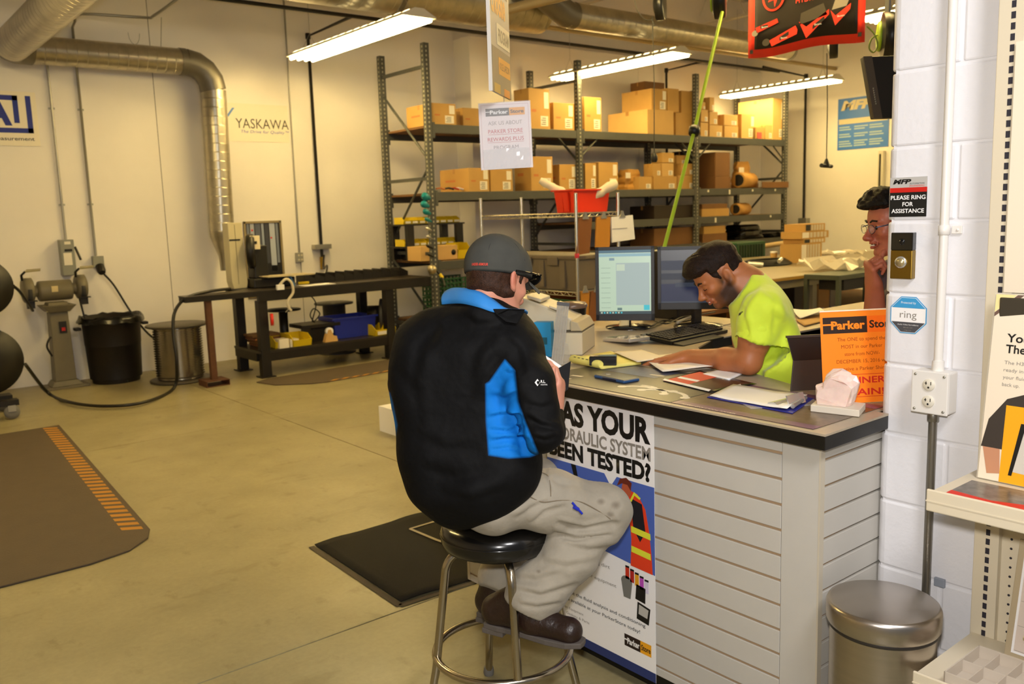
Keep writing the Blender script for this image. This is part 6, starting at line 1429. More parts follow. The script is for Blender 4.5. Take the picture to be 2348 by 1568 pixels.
MB().lathe((p.x, p.y, zb0+.001), [(.032, 0), (.046, .12)], 20).build('cup_body', m_box2, t); MB().lathe((p.x, p.y, zb0+.12), [(.049, 0), (.05, .006), (.045, .02), (0, .022)], 20).build('cup_lid', m_white, t)
t = thing('coiled_hose', 'coil of black hose with bright fittings lying on the assembly bench', 'hose', at_bench(1760, 607)); p = at_bench(1755, 608)
for k in range(5): MB().tube([(p.x+(.42-.02*k)*math.cos(i*2*PI/30), p.y+(.24-.02*k)*math.sin(i*2*PI/30), zb0+.015+.012*k) for i in range(30)], .014, 6, closed=True).build('hose_loop', m_black, t)
MB().cyl((p.x-.35, p.y-.2, zb0+.03), (p.x-.5, p.y-.1, zb0+.05), .03, n=10).build('hose_fitting', m_chrome, t); MB().cyl((p.x-.1, p.y-.26, zb0+.06), (p.x-.02, p.y-.24, zb0+.08), .025, n=10).build('hose_fitting', m_chrome, t)
t = thing('green_crate_stack', 'dark green crates behind the coffee cup on the bench', 'crate', (8.9, 6.5, .9)); a = atY(1690, 575, 7.7); b = atY(1755, 600, 7.7)
MB().b2((a.x, 7.7, .0), (b.x, 8.1, .85)).build('crate_lower', mat('dark_brown_crate', '#2a2218', .6), t); MB().b2((a.x, 7.7, .85), (b.x, 8.1, 1.13)).build('crate_body', m_grn, t, bevel=.01)
for k in range(9): MB().b2((a.x+.06+k*(b.x-a.x-.1)/9, 7.69, .9), (a.x+.10+k*(b.x-a.x-.1)/9, 7.7, 1.09)).build('crate_slot', mat('crate_slot', '#142a18', .6), t)
t = thing('leaning_board', 'long pale board lying across the rack end behind the bench', 'board', (9.2, 7.9, 1.1)); A = atY(1700, 572, 8.15); B = atY(1838, 551, 8.6)
MB().tube([A, B], .04, 4).build('board_body', mat('pale_board', '#c4a878', .6), t)
t = thing('board_trestle', 'black trestle carrying the long pale board', 'trestle', (A.x, 8.2, 0))
MB().b2((A.x+.1, A.y+.05, 0), (A.x+.16, A.y+.11, A.z-.03)).build('leg', m_blk, t); MB().b2((B.x-.2, B.y-.15, 0), (B.x-.14, B.y-.09, B.z-.03)).build('leg', m_blk, t)
# stacked parts organisers
random.seed(9)
p = at_bench(1866, 582); zz = zb0+.001; yq = p.y
for k, (x0, x1, y0_, y1_) in enumerate(((1836, 1884, 560, 583), (1843, 1892, 548, 565), (1838, 1900, 532, 549), (1846, 1892, 514, 532))):
    lab = 'parts organiser box on the assembly bench, %s of the stack of four' % ('bottom', 'second from the bottom', 'third from the bottom', 'top')[k]
    yy = 6.25; a = atY(x0, y0_, yy); b = atY(x1, y1_, yy); t = thing('parts_organiser', lab, 'box', ((a.x+b.x)/2, yy, zz), 'stack of parts organisers'); h_ = (a.z-zb0)/1 if k == 0 else a.z-zz; zt_ = max(a.z, zz+.05)
    MB().b2((a.x, yy, zz), (b.x, yy+.3, zt_)).build('box_body', m_box, t, bevel=.003)
    for j in range(5): xx = a.x+(b.x-a.x)*(.3+.13*j); MB().b2((xx, yy-.003, zz+.012), (xx+(b.x-a.x)*.09, yy, zt_-.012)).build('compartment', mat('pale_parts', '#cabfa6', .5), t)
    MB().b2((a.x+.02, yy-.004, zz+.01), (a.x+(b.x-a.x)*.26, yy, zt_-.01)).build('label', m_ink if k % 2 else m_lab, t); zz = zt_+.001
t = thing('plastic_wrap', 'crumpled clear plastic wrap on the assembly bench and trolley', 'plastic wrap', (8.5, 5.4, .9)); random.seed(6)
for (px0, py0, px1, py1, yy) in ((1925, 578, 1990, 588, 6.0), (1940, 592, 1995, 628, 4.95)):
    a = atY(px0, py0, yy); b = atY(px1, py1, yy); rows = [[(a.x+(b.x-a.x)*i/12+random.uniform(-.03, .03), yy+.12*j+random.uniform(-.03, .03), b.z+(a.z-b.z)*random.uniform(.2, 1)) for i in range(13)] for j in range(6)]; MB().grid(rows, False).build('wrap_sheet', mat('clear_wrap', '#efe6d0', .15, alpha=.75), t)
t = thing('parts_trolley', 'dark steel trolley with tray in front of the assembly bench', 'trolley', (7.6, 4.7, 0)); a = atY(1925, 632, 4.7); b = atY(2010, 632, 4.7)
MB().b2((a.x, 4.7, a.z-.05), (b.x+.5, 5.1, a.z)).build('trolley_tray', mat('trolley_green', '#4a4f40', .5), t, bevel=.004); MB().b2((a.x, 4.7, .2), (b.x+.5, 5.1, .24)).build('trolley_tray', mat('trolley_green', '#4a4f40', .5), t)
for x in (a.x, b.x-.1, b.x+.45):
    for y in (4.7, 5.06): MB().b2((x, y, .01), (x+.04, y+.04, a.z-.05)).build('leg', mat('trolley_green', '#4a4f40', .5), t)
MB().b2((a.x+.12, 4.72, a.z-.16), (a.x+.5, 5.0, a.z-.055)).build('black_drawer', m_black, t)
# things on the bench lower shelf
for lab, x0, x1, y0_, y1_, m_ in (('brown carton on the assembly bench lower shelf', 1878, 1903, 618, 652, m_box), ('cluster of grey parts beside the brown carton on the lower shelf', 1905, 1930, 622, 650, mat('grey_parts', '#77736a', .4, .5)), ('dark machine part on the assembly bench lower shelf', 1822, 1842, 645, 680, m_blk)):
    yy = 5.7; a = atY(x0, y0_, yy); b = atY(x1, y1_, yy); t = thing('shelf_item', lab, 'box', (a.x, yy, .336)); MB().b2((a.x, yy, .337), (b.x, yy+.3, max(a.z, .45))).build('item_body', m_, t, bevel=.006)
    MB().b2((a.x+.02, yy-.004, .36), (a.x+(b.x-a.x)*.5, yy-.001, .42)).build('item_front', m_lab if m_ is m_box else m_condu, t)
# ================================================================ overhead signs, banner, reels
t = thing('reward_sheet', 'white notice in a clear sleeve hanging over the counter', 'sign', atD(1160, 310, 3.5))
a = atD(1097, 238, 3.50); b = atD(1215, 231, 3.50); c_ = atD(1104, 390, 3.50)
F = Frame(c_, (b-a), (a-c_)); F.n = F.x.cross(F.y).normalized(); w = (b-a).length; h = (a-c_).length
F.rect(0, 0, w, h, -.001, .001).build('notice_sheet', mat('notice_white', '#f1e6e6', .4), t)
F.rect(-.002, -.002, w+.002, h+.002, .0035, .0004).build('clear_sleeve', mat('sleeve_plastic', '#ffffff', .07, alpha=.16), t)
for q in ((.008, .008, .0092, h-.008), (w-.0092, .008, w-.008, h-.008), (.008, h-.0092, w-.008, h-.008), (.008, .008, w-.008, .0092)): F.rect(*q, .0003, .0003).build('border_rule', mat('rose_rule', '#c9a0a4', .5), t)
logo(F, w*.13, h*.80, w*.76, h*.115, t, dark=mat('logo_grey', '#4c4642', .5), yel=m_pyel)
mr_ = mat('rose_ink', '#c9464c', .5); mg_ = mat('pale_grey_ink', '#a39a98', .5)
for s_, yy, ww, m_ in (('ASK US ABOUT', .665, .66, mg_), ('PARKER STORE', .54, .67, mr_), ('REWARDS PLUS', .42, .70, mr_), ('PROGRAM', .295, .48, mg_)):
    text(F, s_, w*.5, h*yy, h*.060, m_, t, w=w*ww, align='c', h0=.0008)
    if m_ is mr_: F.rect(w*(.5-ww/2), h*(yy-.022), w*(.5+ww/2), h*(yy-.018), .0008, .0002).build('underline', mr_, t)
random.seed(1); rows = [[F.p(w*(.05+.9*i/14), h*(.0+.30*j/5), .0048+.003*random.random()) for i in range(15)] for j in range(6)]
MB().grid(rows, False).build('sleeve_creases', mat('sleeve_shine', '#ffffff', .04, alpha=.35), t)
MB().tube([F.p(w*.5, h, 0), F.p(w*.5, h+.05, 0)], .0015, 5).build('hook', m_condu, t)
t = thing('hanging_board', 'large grey printed board hanging almost edge-on above the white notice', 'sign', atD(1150, 100, 3.3))
P0 = atD(1129, 207, 3.30); vd = ray(1640, 475); vd = Vector((vd.x, vd.y, 0)).normalized(); F = Frame(P0, vd, (0, 0, 1))
# width so that the far edge is seen at x=1172
best = min([(abs((lambda p: 1174+FPX*((p-CAM).dot(CR))/((p-CAM).dot(_fw)))(P0+vd*s)-1173), s) for s in [i*.01 for i in range(5, 300)]])[1]
bw_ = best; bh_ = .72
m_bd = mat('board_grey', '#b8ad98', .5, var=.05); F.rect(0, 0, bw_, bh_, -.008, .008).build('board_panel', m_bd, t); F.rect(-.006, -.002, .0, bh_+.0, -.012, .014).build('board_edge', mat('edge_white', '#e9e4dc', .5), t)
F.rect(bw_*.04, .0, bw_*.98, .17, .0005, .0006).build('print_grey', mat('board_grey2', '#8a7a60', .5), t); F.rect(bw_*.10, .0, bw_*.4, .035, .001, .0006).build('print_gold', mat('board_gold', '#b9953c', .5), t); F.rect(bw_*.6, .0, bw_*.9, .03, .001, .0006).build('print_orange', mat('board_orange', '#d98a2c', .5), t)
F.rect(bw_*.35, .075, bw_*.95, .14, .0012, .0006).build('print_orange', mat('board_amber', '#e0a038', .5), t); text(F, 'KYLE LARSON', bw_*.65, .095, .028, m_pred, t, w=bw_*.5, align='c', h0=.002)
F.rect(bw_*.30, .185, bw_*.97, .265, .001, .0006).build('print_cream', mat('board_cream', '#e6d9b4', .5), t); text(F, 'PROGRAM', bw_*.64, .20, .05, mat('board_dark', '#8d8060', .5), t, w=bw_*.55, align='c', bold=.02, h0=.002)
text(F, 'choose', bw_*.42, .30, .10, mat('board_amber', '#e0a038', .5), t, w=bw_*.72, align='c', bold=.04, h0=.001)
F.poly(circ(bw_*.25, .50, .09, 20, .12), .0008, .0006).build('print_helmet', mat('board_brown', '#8d7c68', .5), t); F.poly([(bw_*.4, .40), (bw_*.9, .38), (bw_*.8, .55), (bw_*.5, .66)], .001, .0006).build('print_figure', mat('board_brown2', '#9a8462', .5), t); F.rect(bw_*.15, .60, bw_*.3, .66, .0008, .0006).build('print_gold', mat('board_gold2', '#cfa84c', .5), t)
for q in (.1, .9): MB().tube([F.p(bw_*q, bh_, 0), F.p(bw_*q, bh_+1.9, 0)], .002, 4).build('hanger_wire', m_condu, t)

# red banner
t = thing('red_banner', 'black banner with bright red border and hydraulic tools hanging at the top right', 'banner', atX(1850, 50, 5.2))
a = atX(1716, 134, 5.2); b = atX(1983, 92, 5.2)
F = Frame(a, (b-a), (0, 0, 1)); w = (b-a).length; h = 1.05
m_rb2 = mat('banner_red', '#ef3018', .55); m_bb = mat('banner_black', '#1b130d', .5)
def wavy(x0, y0, x1, y1, off, mtl, nm, th=.002, n=24):
    MB().grid([[F.p(x0+(x1-x0)*i/n, y0+(y1-y0)*j/8-.012*math.sin((x0+(x1-x0)*i/n)*9)*(1 if True else 0), off+.012*math.sin((x0+(x1-x0)*i/n)*7.5)) for i in range(n+1)] for j in range(9)]).build(nm, mtl, t, solid=-th)
wavy(0, 0, w, h, 0, m_rb2, 'banner_cloth'); wavy(.055, .055, w-.05, h-.06, .004, m_bb, 'banner_field', .001)
H0 = .019; FB = F; F = Frame(FB.p(-.078, 0), FB.x, FB.y); F.x = FB.x*.986; F.y = FB.y*.78
F.poly(circ(.29, .47, .088, 28, .12), H0, .001).build('emblem_ring', m_rb2, t); F.poly(circ(.29, .47, .072, 28, .103), H0+.0012, .001).build('emblem_hole', m_bb, t); F.poly([(.25, .43), (.30, .53), (.30, .47), (.34, .50), (.30, .38), (.295, .44)], H0+.0024, .001).build('emblem_bolt', m_rb2, t)
F.rect(.15, .56, .20, .60, H0, .001).build('red_mark', m_rb2, t)
text(F, 'BETEX', .46, .435, .14, mat('banner_cream', '#d8cfb4', .5), t, w=.34, bold=.05, h0=H0); text(F, 'HYDRAULICS', .46, .375, .042, m_rb2, t, w=.28, h0=H0)
def tool(pts, m_): F.poly(pts, H0, .0012).build('tool_print', m_, t)
m_tr = mat('tool_red', '#e22f1a', .5); m_td = mat('tool_dark', '#3d372f', .5); m_tm = mat('tool_metal', '#8b8378', .5)
tool([(.15, .24), (.32, .285), (.33, .25), (.16, .195)], m_tr); tool(circ(.145, .195, .025, 14), m_tm); F.rect(.19, .225, .25, .25, H0+.0013, .0006).build('tool_badge', m_ink, t)
tool([(.26, .115), (.46, .20), (.475, .165), (.47, .13), (.28, .065)], m_tr); tool(circ(.235, .105, .03, 14), m_td); F.poly([(.34, .10), (.41, .135), (.41, .165), (.34, .13)], H0+.0013, .0006).build('tool_badge', m_ink, t)
tool([(.49, .20), (.50, .29), (.66, .335), (.69, .24)], m_td); tool([(.485, .225), (.54, .175), (.70, .28), (.70, .24), (.66, .20), (.54, .085)], m_tr); F.poly([(.585, .145), (.67, .205), (.67, .235), (.585, .175)], H0+.0013, .0006).build('tool_badge', m_ink, t)
tool([(.72, .27), (.76, .40), (.83, .42), (.85, .36), (.82, .28)], m_tm); tool([(.71, .27), (.745, .22), (.85, .295), (.845, .25), (.745, .145)], m_tr)
for s_, x_, y_ in (('Betex', .20, .228), ('Betex', .35, .112), ('Betex', .60, .172), ('Betex', .76, .205)): text(F, s_, x_, y_, .016, m_white, t, w=.05, h0=H0+.002)
F = FB
for x_ in (.03, w-.03): F.rect(x_-.012, .025, x_+.012, .05, H0-.012, .001).build('grommet', m_ink, t)
for x_ in (.03, w-.03): MB().tube([F.p(x_, h, 0), F.p(x_, h+2.0, 0)], .003, 4).build('hanger_wire', m_condu, t)

# overhead reels
m_lime = mat('lime_green', '#9fbf2a', .4); m_reel = mat('reel_black', '#1a1a18', .35)
def reel(label, p, r_, ax=(0, 1, 0), green=None, side=1, name='cord_reel', hook=True):
    t = thing(name, label, 'reel', p, 'overhead reels'); ax = Vector(ax).normalized()
    MB().lathe(p-ax*r_*.35, [(r_*.5, 0), (r_*.95, .02), (r_, r_*.15), (r_, r_*.55), (r_*.95, r_*.68), (r_*.5, r_*.7)], 28, axis=ax).build('reel_case', m_reel, t)
    if green: MB().lathe(p-ax*r_*.38*1, [(r_*.22, 0), (r_*.62, 0), (r_*.66, .012), (r_*.22, .012)], 28, axis=ax).build('reel_disc', m_lime, t)
    if hook: MB().b2((p.x-.012, p.y-.012, p.z+r_*.9), (p.x+.012, p.y+.012, ZC-.5)).build('hanger_bracket', m_condu, t)
    return t
reel('black cord reel overhead left of the green hose', atD(1512, 12, 7.2), .12, (.5, -.86, 0)); 
pR = atD(1648, -5, 5.6); t = reel('black and lime hose reel overhead holding the green hose', pR, .13, (.55, -.83, 0), True)
reel('black cord reel below the red banner', atD(1910, 98, 6.6), .115, (.5, -.86, 0)); reel('black and lime reel beside the block wall edge under the tube light', atD(2034, 82, 5.0), .13, (.6, -.8, 0), True)
t = thing('green_hose', 'bright lime green hose hanging diagonally from the overhead reel to behind the monitors', 'hose', atD(1600, 280, 5.2))
A = atD(1656, 28, 5.5); M1 = atD(1592, 300, 5.25); B = atD(1522, 572, 5.0)
MB().tube([A, M1, B], .0115, 8).build('hose_run', m_lime, t); MB().lathe(M1, [(.0, -.03), (.03, -.025), (.035, 0), (.03, .025), (0, .03)], 12, axis=(A-B)).build('stop_ball', m_black, t)
MB().cyl(B, B-Vector((0, 0, .05)), .012, n=8).build('hose_end', m_condu, t)
def cord(label, p0, p1, r_=.004, end=None, name='pull_cord', y=None):
    t = thing(name, label, 'cord', p0, 'hanging cords'); MB().tube([p0, p0.lerp(p1, .5)+Vector((.01, 0, 0)), p1], r_, 6).build('cord_run', m_black, t)
    if end == 'plug': MB().lathe(p1-Vector((0, 0, .07)), [(.02, 0), (.028, .02), (.028, .05), (.012, .075)], 12).build('plug_end', m_black, t)
    if end == 'tee': MB().cyl(p1-Vector((.07, 0, .03)), p1+Vector((.07, 0, -.035)), .016, n=8).build('tee_handle', m_black, t); MB().lathe(p1-Vector((0, 0, .04)), [(.03, 0), (.008, .06)], 10).build('tee_neck', m_black, t)
    return t
cord('thin black cord hanging from the left overhead reel with a socket on its end', atD(1496, 38, 7.2), atD(1500, 352, 7.2), end='plug')
cord('black cord hanging from the reel below the banner with a T handle', atD(1896, 122, 6.6), atD(1895, 370, 6.6), end='tee')
t = thing('looped_hose', 'thin green hose loop hanging beside the overhead reel at the block wall', 'hose', atD(2005, 90, 5.0)); MB().tube(catmull([atD(x, y, 5.0) for x, y in ((1988, 60), (2006, 80), (2012, 105), (2003, 120), (1993, 110), (1998, 90), (2012, 80))], 6), .005, 6).build('hose_run', mat('dull_green', '#7c8a3a', .5), t)
t = thing('loose_cable', 'thin dark cable loop under the roof by the duct elbow', 'cable', atD(1440, 30, 7.0)); MB().tube(catmull([atD(x, y, 7.0) for x, y in ((1455, 0), (1462, 25), (1480, 45), (1495, 46), (1500, 60))], 6), .004, 6).build('cable_run', m_black, t)

# wall screen seen side on
t = thing('wall_screen', 'black flat screen seen from the side, fixed behind the block wall edge', 'screen', atD(2010, 200, 3.6))
q = [atD(1978, 130, 3.6), atD(2032, 140, 3.9), atD(2034, 278, 3.9), atD(2002, 272, 3.6)]
A, B, C2, D2 = q; nn = Vector((-.78, .1, -.15)).normalized(); dd = Vector((.25, -.55, 0)).normalized()
A = atD(1979, 130, 3.6); D2 = atD(2003, 272, 3.6); dp = Vector((.65, -.55, 0)).normalized(); thk = Vector((.5, .5, .0)).normalized()*.045
W1 = .55
MB().add([A, A+dp*W1, D2+dp*W1, D2, A+thk, A+thk+dp*W1, D2+thk+dp*W1, D2+thk], [(0, 1, 2, 3), (7, 6, 5, 4), (0, 4, 5, 1), (1, 5, 6, 2), (2, 6, 7, 3), (3, 7, 4, 0)]).build('screen_case', m_dkpl, t, bevel=.004)
n3 = (D2-A).cross(dp).normalized(); n3 = n3 if n3.dot(_fw) < 0 else -n3
MB().add([A+n3*.004, A+dp*.035+n3*.004, D2+dp*.035+n3*.004, D2+n3*.004, A, A+dp*.035, D2+dp*.035, D2], [(0, 1, 2, 3), (7, 6, 5, 4), (0, 4, 5, 1), (1, 5, 6, 2), (2, 6, 7, 3), (3, 7, 4, 0)]).build('screen_bezel', mat('bezel_brown', '#4a4036', .35), t)
mb = MB()
for k in range(8): p = A.lerp(D2, .52+.035*k)+dp*.018+n3*.005; mb.box(p, (.004, .004, .006))
mb.build('vent_dots', m_condu, t); Mm = (A+D2)/2+thk+dp*.3
MB().tube([Mm, Vector((XW+.26, 1.0, Mm.z))], .02, 8).build('wall_bracket', m_black, t)

# MFP poster on the right wall
t = thing('company_poster', 'blue and cream company poster on the far right wall', 'poster', (14.24, 8.4, 2.95))
a = atX(1922, 228, 14.24); b = atX(1922, 345, 14.24); c_ = atX(2040, 222, 14.24)
F = Frame((14.245, a.y, b.z), (0, -1, 0), (0, 0, 1)); w = a.y-c_.y; h = a.z-b.z
m_pb = mat('poster_blue', '#3f78cc', .4); m_pc = mat('poster_cream', '#d9cda8', .45); F.rect(0, 0, w, h, 0, .003).build('poster_sheet', m_pb, t)
text(F, 'MFP', w*.06, h*.78, h*.17, m_pc, t, w=w*.62, bold=.06, shear=.25, h0=.004)
F.rect(.02, h*.50, w-.02, h*.60, .0032, .0005).build('poster_stripe', m_pc, t)
for k in range(9):
    mb = MB()
    for j in range(3): F.rect(.03+w*.30*j, h*(.06+.046*k), .03+w*(.30*j+.27-.03*((k+j) % 3)), h*(.085+.046*k), .0032, .0005, mb)
    mb.build('text_block', mat('poster_text', '#a9c0c8', .45), t) if k not in (3, 6) else None
# wall shelf sliver at the far right wall
t = thing('wall_rail', 'narrow slotted rail on the right wall beside the block wall edge', 'rail', (14.2, 7.2, 1.9)); a = atX(2020, 346, 14.2); b = atX(2018, 420, 14.2)
MB().b2((14.17, a.y-.06, 1.3), (14.249, a.y+.03, a.z)).build('rail_body', m_fix, t); MB().b2((14.165, a.y-.02, 1.35), (14.169, a.y+.01, a.z-.05)).build('rail_slots', m_black, t)
# ================================================================ organic surfaces: distance fields meshed with surface nets
class Field:
    def __init__(s, lo, hi, h):
        s.lo = np.array(lo, np.float32); s.h = h; s.n = np.ceil((np.array(hi)-np.array(lo))/h).astype(int)+1
        s.ax = [s.lo[i]+h*np.arange(s.n[i], dtype=np.float32) for i in range(3)]
        s.F = np.full(s.n, .25, np.float32)
    def block(s, lo, hi):
        a = [max(0, int(math.floor((lo[i]-s.lo[i])/s.h))) for i in range(3)]; b = [min(int(s.n[i]), int(math.ceil((hi[i]-s.lo[i])/s.h))+1) for i in range(3)]
        if any(b[i] <= a[i] for i in range(3)): return None
        sl = tuple(slice(a[i], b[i]) for i in range(3))
        X = s.ax[0][sl[0]][:, None, None]; Y = s.ax[1][sl[1]][None, :, None]; Z = s.ax[2][sl[2]][None, None, :]
        return sl, X, Y, Z
    def put(s, lo, hi, fn, k=.02, op='u'):
        b = s.block([v-.05-k for v in lo], [v+.05+k for v in hi])
        if b is None: return
        sl, X, Y, Z = b; d = fn(X, Y, Z).astype(np.float32); f = s.F[sl]
        if op == 'u':
            h = np.maximum(k-np.abs(f-d), 0)/k; s.F[sl] = np.minimum(f, d)-h*h*k*.25
        elif op == 's':
            d = -d; h = np.maximum(k-np.abs(f-d), 0)/k; s.F[sl] = np.maximum(f, d)+h*h*k*.25
        elif op == 'i': s.F[sl] = np.maximum(f, d)
    def cap(s, a, b, ra, rb=None, k=.02, op='u', flat=None, fs=1.0):
        a = Vector(a); b = Vector(b); rb = ra if rb is None else rb; R = max(ra, rb)*max(1, fs); ab = b-a; L2 = max(ab.length_squared, 1e-9)
        if flat is not None: fl_ = Vector(flat).normalized()
        def fn(X, Y, Z):
            x, y, z = X-a.x, Y-a.y, Z-a.z; t = np.clip((x*ab.x+y*ab.y+z*ab.z)/L2, 0, 1)
            x = x-t*ab.x; y = y-t*ab.y; z = z-t*ab.z; r = ra+(rb-ra)*t
            if flat is not None:
                q = (x*fl_.x+y*fl_.y+z*fl_.z)*(1/fs-1); x = x+q*fl_.x; y = y+q*fl_.y; z = z+q*fl_.z
            return (np.sqrt(x*x+y*y+z*z)-r)*(min(1, fs) if flat is not None else 1)
        s.put([min(a[i], b[i])-R for i in range(3)], [max(a[i], b[i])+R for i in range(3)], fn, k, op)
    def chain(s, pts, rs, k=.02, **kw):
        for i in range(len(pts)-1): s.cap(pts[i], pts[i+1], rs[i], rs[i+1], k, **kw)
    def ell(s, c, r, R=None, k=.02, op='u'):
        c = Vector(c); R = R or Matrix.Identity(3); Rt = R.transposed(); M = max(r)
        def fn(X, Y, Z):
            x, y, z = X-c.x, Y-c.y, Z-c.z
            u = (Rt[0][0]*x+Rt[0][1]*y+Rt[0][2]*z); v = (Rt[1][0]*x+Rt[1][1]*y+Rt[1][2]*z); w = (Rt[2][0]*x+Rt[2][1]*y+Rt[2][2]*z)
            k0 = np.sqrt((u/r[0])**2+(v/r[1])**2+(w/r[2])**2); k1 = np.sqrt((u/r[0]**2)**2+(v/r[1]**2)**2+(w/r[2]**2)**2)+1e-6
            return k0*(k0-1)/k1
        s.put([c[i]-M for i in range(3)], [c[i]+M for i in range(3)], fn, k, op)
    def mesh(s):
        F = s.F; S_ = F < 0; n = s.n
        cnt = np.zeros(n-1, np.uint8)
        for i in (0, 1):
            for j in (0, 1):
                for k in (0, 1): cnt += S_[i:n[0]-1+i, j:n[1]-1+j, k:n[2]-1+k]
        cells = np.argwhere((cnt > 0) & (cnt < 8)); idx = np.full(n-1, -1, np.int32); idx[cells[:, 0], cells[:, 1], cells[:, 2]] = np.arange(len(cells))
        cor = [(i, j, k) for i in (0, 1) for j in (0, 1) for k in (0, 1)]
        V = {c: F[cells[:, 0]+c[0], cells[:, 1]+c[1], cells[:, 2]+c[2]] for c in cor}
        acc = np.zeros((len(cells), 3), np.float32); num = np.zeros(len(cells), np.float32)
        for c in cor:
            for a in range(3):
                if c[a] == 0:
                    d = list(c); d[a] = 1; d = tuple(d); f0, f1 = V[c], V[d]; mk = (f0 < 0) != (f1 < 0)
                    t = np.where(mk, f0/np.where(mk, f0-f1, 1), 0); p = np.tile(np.array(c, np.float32), (len(cells), 1)); p[:, a] = t
                    acc += p*mk[:, None]; num += mk
        P = (cells+acc/num[:, None])*s.h+s.lo
        faces = []
        for a in range(3):
            b_, c_ = [(1, 2), (2, 0), (0, 1)][a]
            sl0 = [slice(1, n[i]-1) for i in range(3)]; sl1 = list(sl0); sl0[a] = slice(0, n[a]-1); sl1[a] = slice(1, n[a])
            A = S_[tuple(sl0)]; B = S_[tuple(sl1)]; e = np.argwhere(A != B); off = np.array([1, 1, 1]); off[a] = 0; e = e+off
            inside = S_[e[:, 0], e[:, 1], e[:, 2]]
            def g(db, dc):
                q = e.copy(); q[:, b_] += db; q[:, c_] += dc; return idx[q[:, 0], q[:, 1], q[:, 2]]
            q0, q1, q2, q3 = g(-1, -1), g(0, -1), g(0, 0), g(-1, 0)
            f = np.stack([q0, q1, q2, q3], 1); f[~inside] = f[~inside][:, ::-1]; faces.append(f)
        return P, np.concatenate(faces)
    def build(s, name, material, parent, attrs=None, post=None, smooth_it=0, label=None):
        P, Q = s.mesh(); Q = Q[(Q >= 0).all(1)]
        # keep the largest pieces only: fine for our bodies
        for _ in range(smooth_it):
            A = np.zeros_like(P); c = np.zeros(len(P), np.float32)
            for i in range(4): np.add.at(A, Q[:, i], P[Q[:, (i+1) % 4]]); np.add.at(c, Q[:, i], 1); np.add.at(A, Q[:, i], P[Q[:, i-1]]); np.add.at(c, Q[:, i], 1)
            P = P*.5+.5*A/c[:, None]
        if post is not None: P = post(P, Q)
        off = np.array(chain_loc(parent)); me = bpy.data.meshes.new(name)
        me.vertices.add(len(P)); me.vertices.foreach_set('co', (P-off).astype(np.float32).ravel())
        me.loops.add(len(Q)*4); me.loops.foreach_set('vertex_index', Q.astype(np.int32).ravel())
        me.polygons.add(len(Q)); me.polygons.foreach_set('loop_start', np.arange(0, len(Q)*4, 4, dtype=np.int32)); 
        me.update(calc_edges=True); me.validate(); me.polygons.foreach_set('use_smooth', [True]*len(me.polygons))
        if attrs:
            for an, fn in attrs.items():
                at = me.attributes.new(an, 'FLOAT', 'POINT'); at.data.foreach_set('value', fn(P).astype(np.float32))
        me.materials.append(material); o = bpy.data.objects.new(name, me); COL.objects.link(o); o.parent = parent
        if label: o['label'] = label
        return o
def vnormals(P, Q):
    N_ = np.zeros_like(P); fn = np.cross(P[Q[:, 2]]-P[Q[:, 0]], P[Q[:, 3]]-P[Q[:, 1]])
    for i in range(4): np.add.at(N_, Q[:, i], fn)
    return N_/(np.linalg.norm(N_, axis=1, keepdims=True)+1e-9)
def mixmat(name, base, layers, rough=.6, bump=0, bscale=200, sss=0, var=.04, vscale=20, sheen=0, bump2=0, b2scale=12, coat=0, spec=.5):
    """cloth or skin whose dyed areas are stored on the mesh: layers = (attribute, colour, soft edge)"""
    M = bpy.data.materials.new(name); M.use_nodes = True; nt = M.node_tree; N = nt.nodes; L = nt.links; B = N['Principled BSDF']
    B.inputs['Roughness'].default_value = rough; B.inputs['Specular IOR Level'].default_value = spec
    if sheen: B.inputs['Sheen Weight'].default_value = sheen
    if sss: B.inputs['Subsurface Weight'].default_value = sss; B.inputs['Subsurface Radius'].default_value = (.012, .004, .002); B.inputs['Subsurface Scale'].default_value = 1
    r = N.new('ShaderNodeRGB'); r.outputs[0].default_value = (*lin(base), 1); cur = r.outputs[0]
    for an, col, soft in layers:
        a = N.new('ShaderNodeAttribute'); a.attribute_name = an
        mr = N.new('ShaderNodeMapRange'); mr.inputs[1].default_value = .5-soft; mr.inputs[2].default_value = .5+soft; L.new(a.outputs['Fac'], mr.inputs[0])
        x = N.new('ShaderNodeMix'); x.data_type = 'RGBA'; L.new(mr.outputs[0], x.inputs[0]); L.new(cur, x.inputs[6]); x.inputs[7].default_value = (*lin(col), 1); cur = x.outputs[2]
    tc = N.new('ShaderNodeTexCoord'); n = N.new('ShaderNodeTexNoise'); n.inputs['Scale'].default_value = vscale; n.inputs['Detail'].default_value = 5; L.new(tc.outputs['Object'], n.inputs['Vector'])
    mr = N.new('ShaderNodeMapRange'); mr.inputs[1].default_value = .3; mr.inputs[2].default_value = .7; mr.inputs[3].default_value = 1-var; mr.inputs[4].default_value = 1+var; L.new(n.outputs['Fac'], mr.inputs[0])
    x = N.new('ShaderNodeMix'); x.data_type = 'RGBA'; x.blend_type = 'MULTIPLY'; x.inputs[0].default_value = 1; L.new(cur, x.inputs[6]); L.new(mr.outputs[0], x.inputs[7]); L.new(x.outputs[2], B.inputs['Base Color'])
    last = None
    for sc_, ds in ((bscale, bump), (b2scale, bump2)):
        if ds:
            n2 = N.new('ShaderNodeTexNoise'); n2.inputs['Scale'].default_value = sc_; n2.inputs['Detail'].default_value = 3; L.new(tc.outputs['Object'], n2.inputs['Vector'])
            b = N.new('ShaderNodeBump'); b.inputs['Distance'].default_value = ds; L.new(n2.outputs['Fac'], b.inputs['Height'])
            if last: L.new(last, b.inputs['Normal'])
            last = b.outputs[0]
    if last: L.new(last, B.inputs['Normal'])
    return M

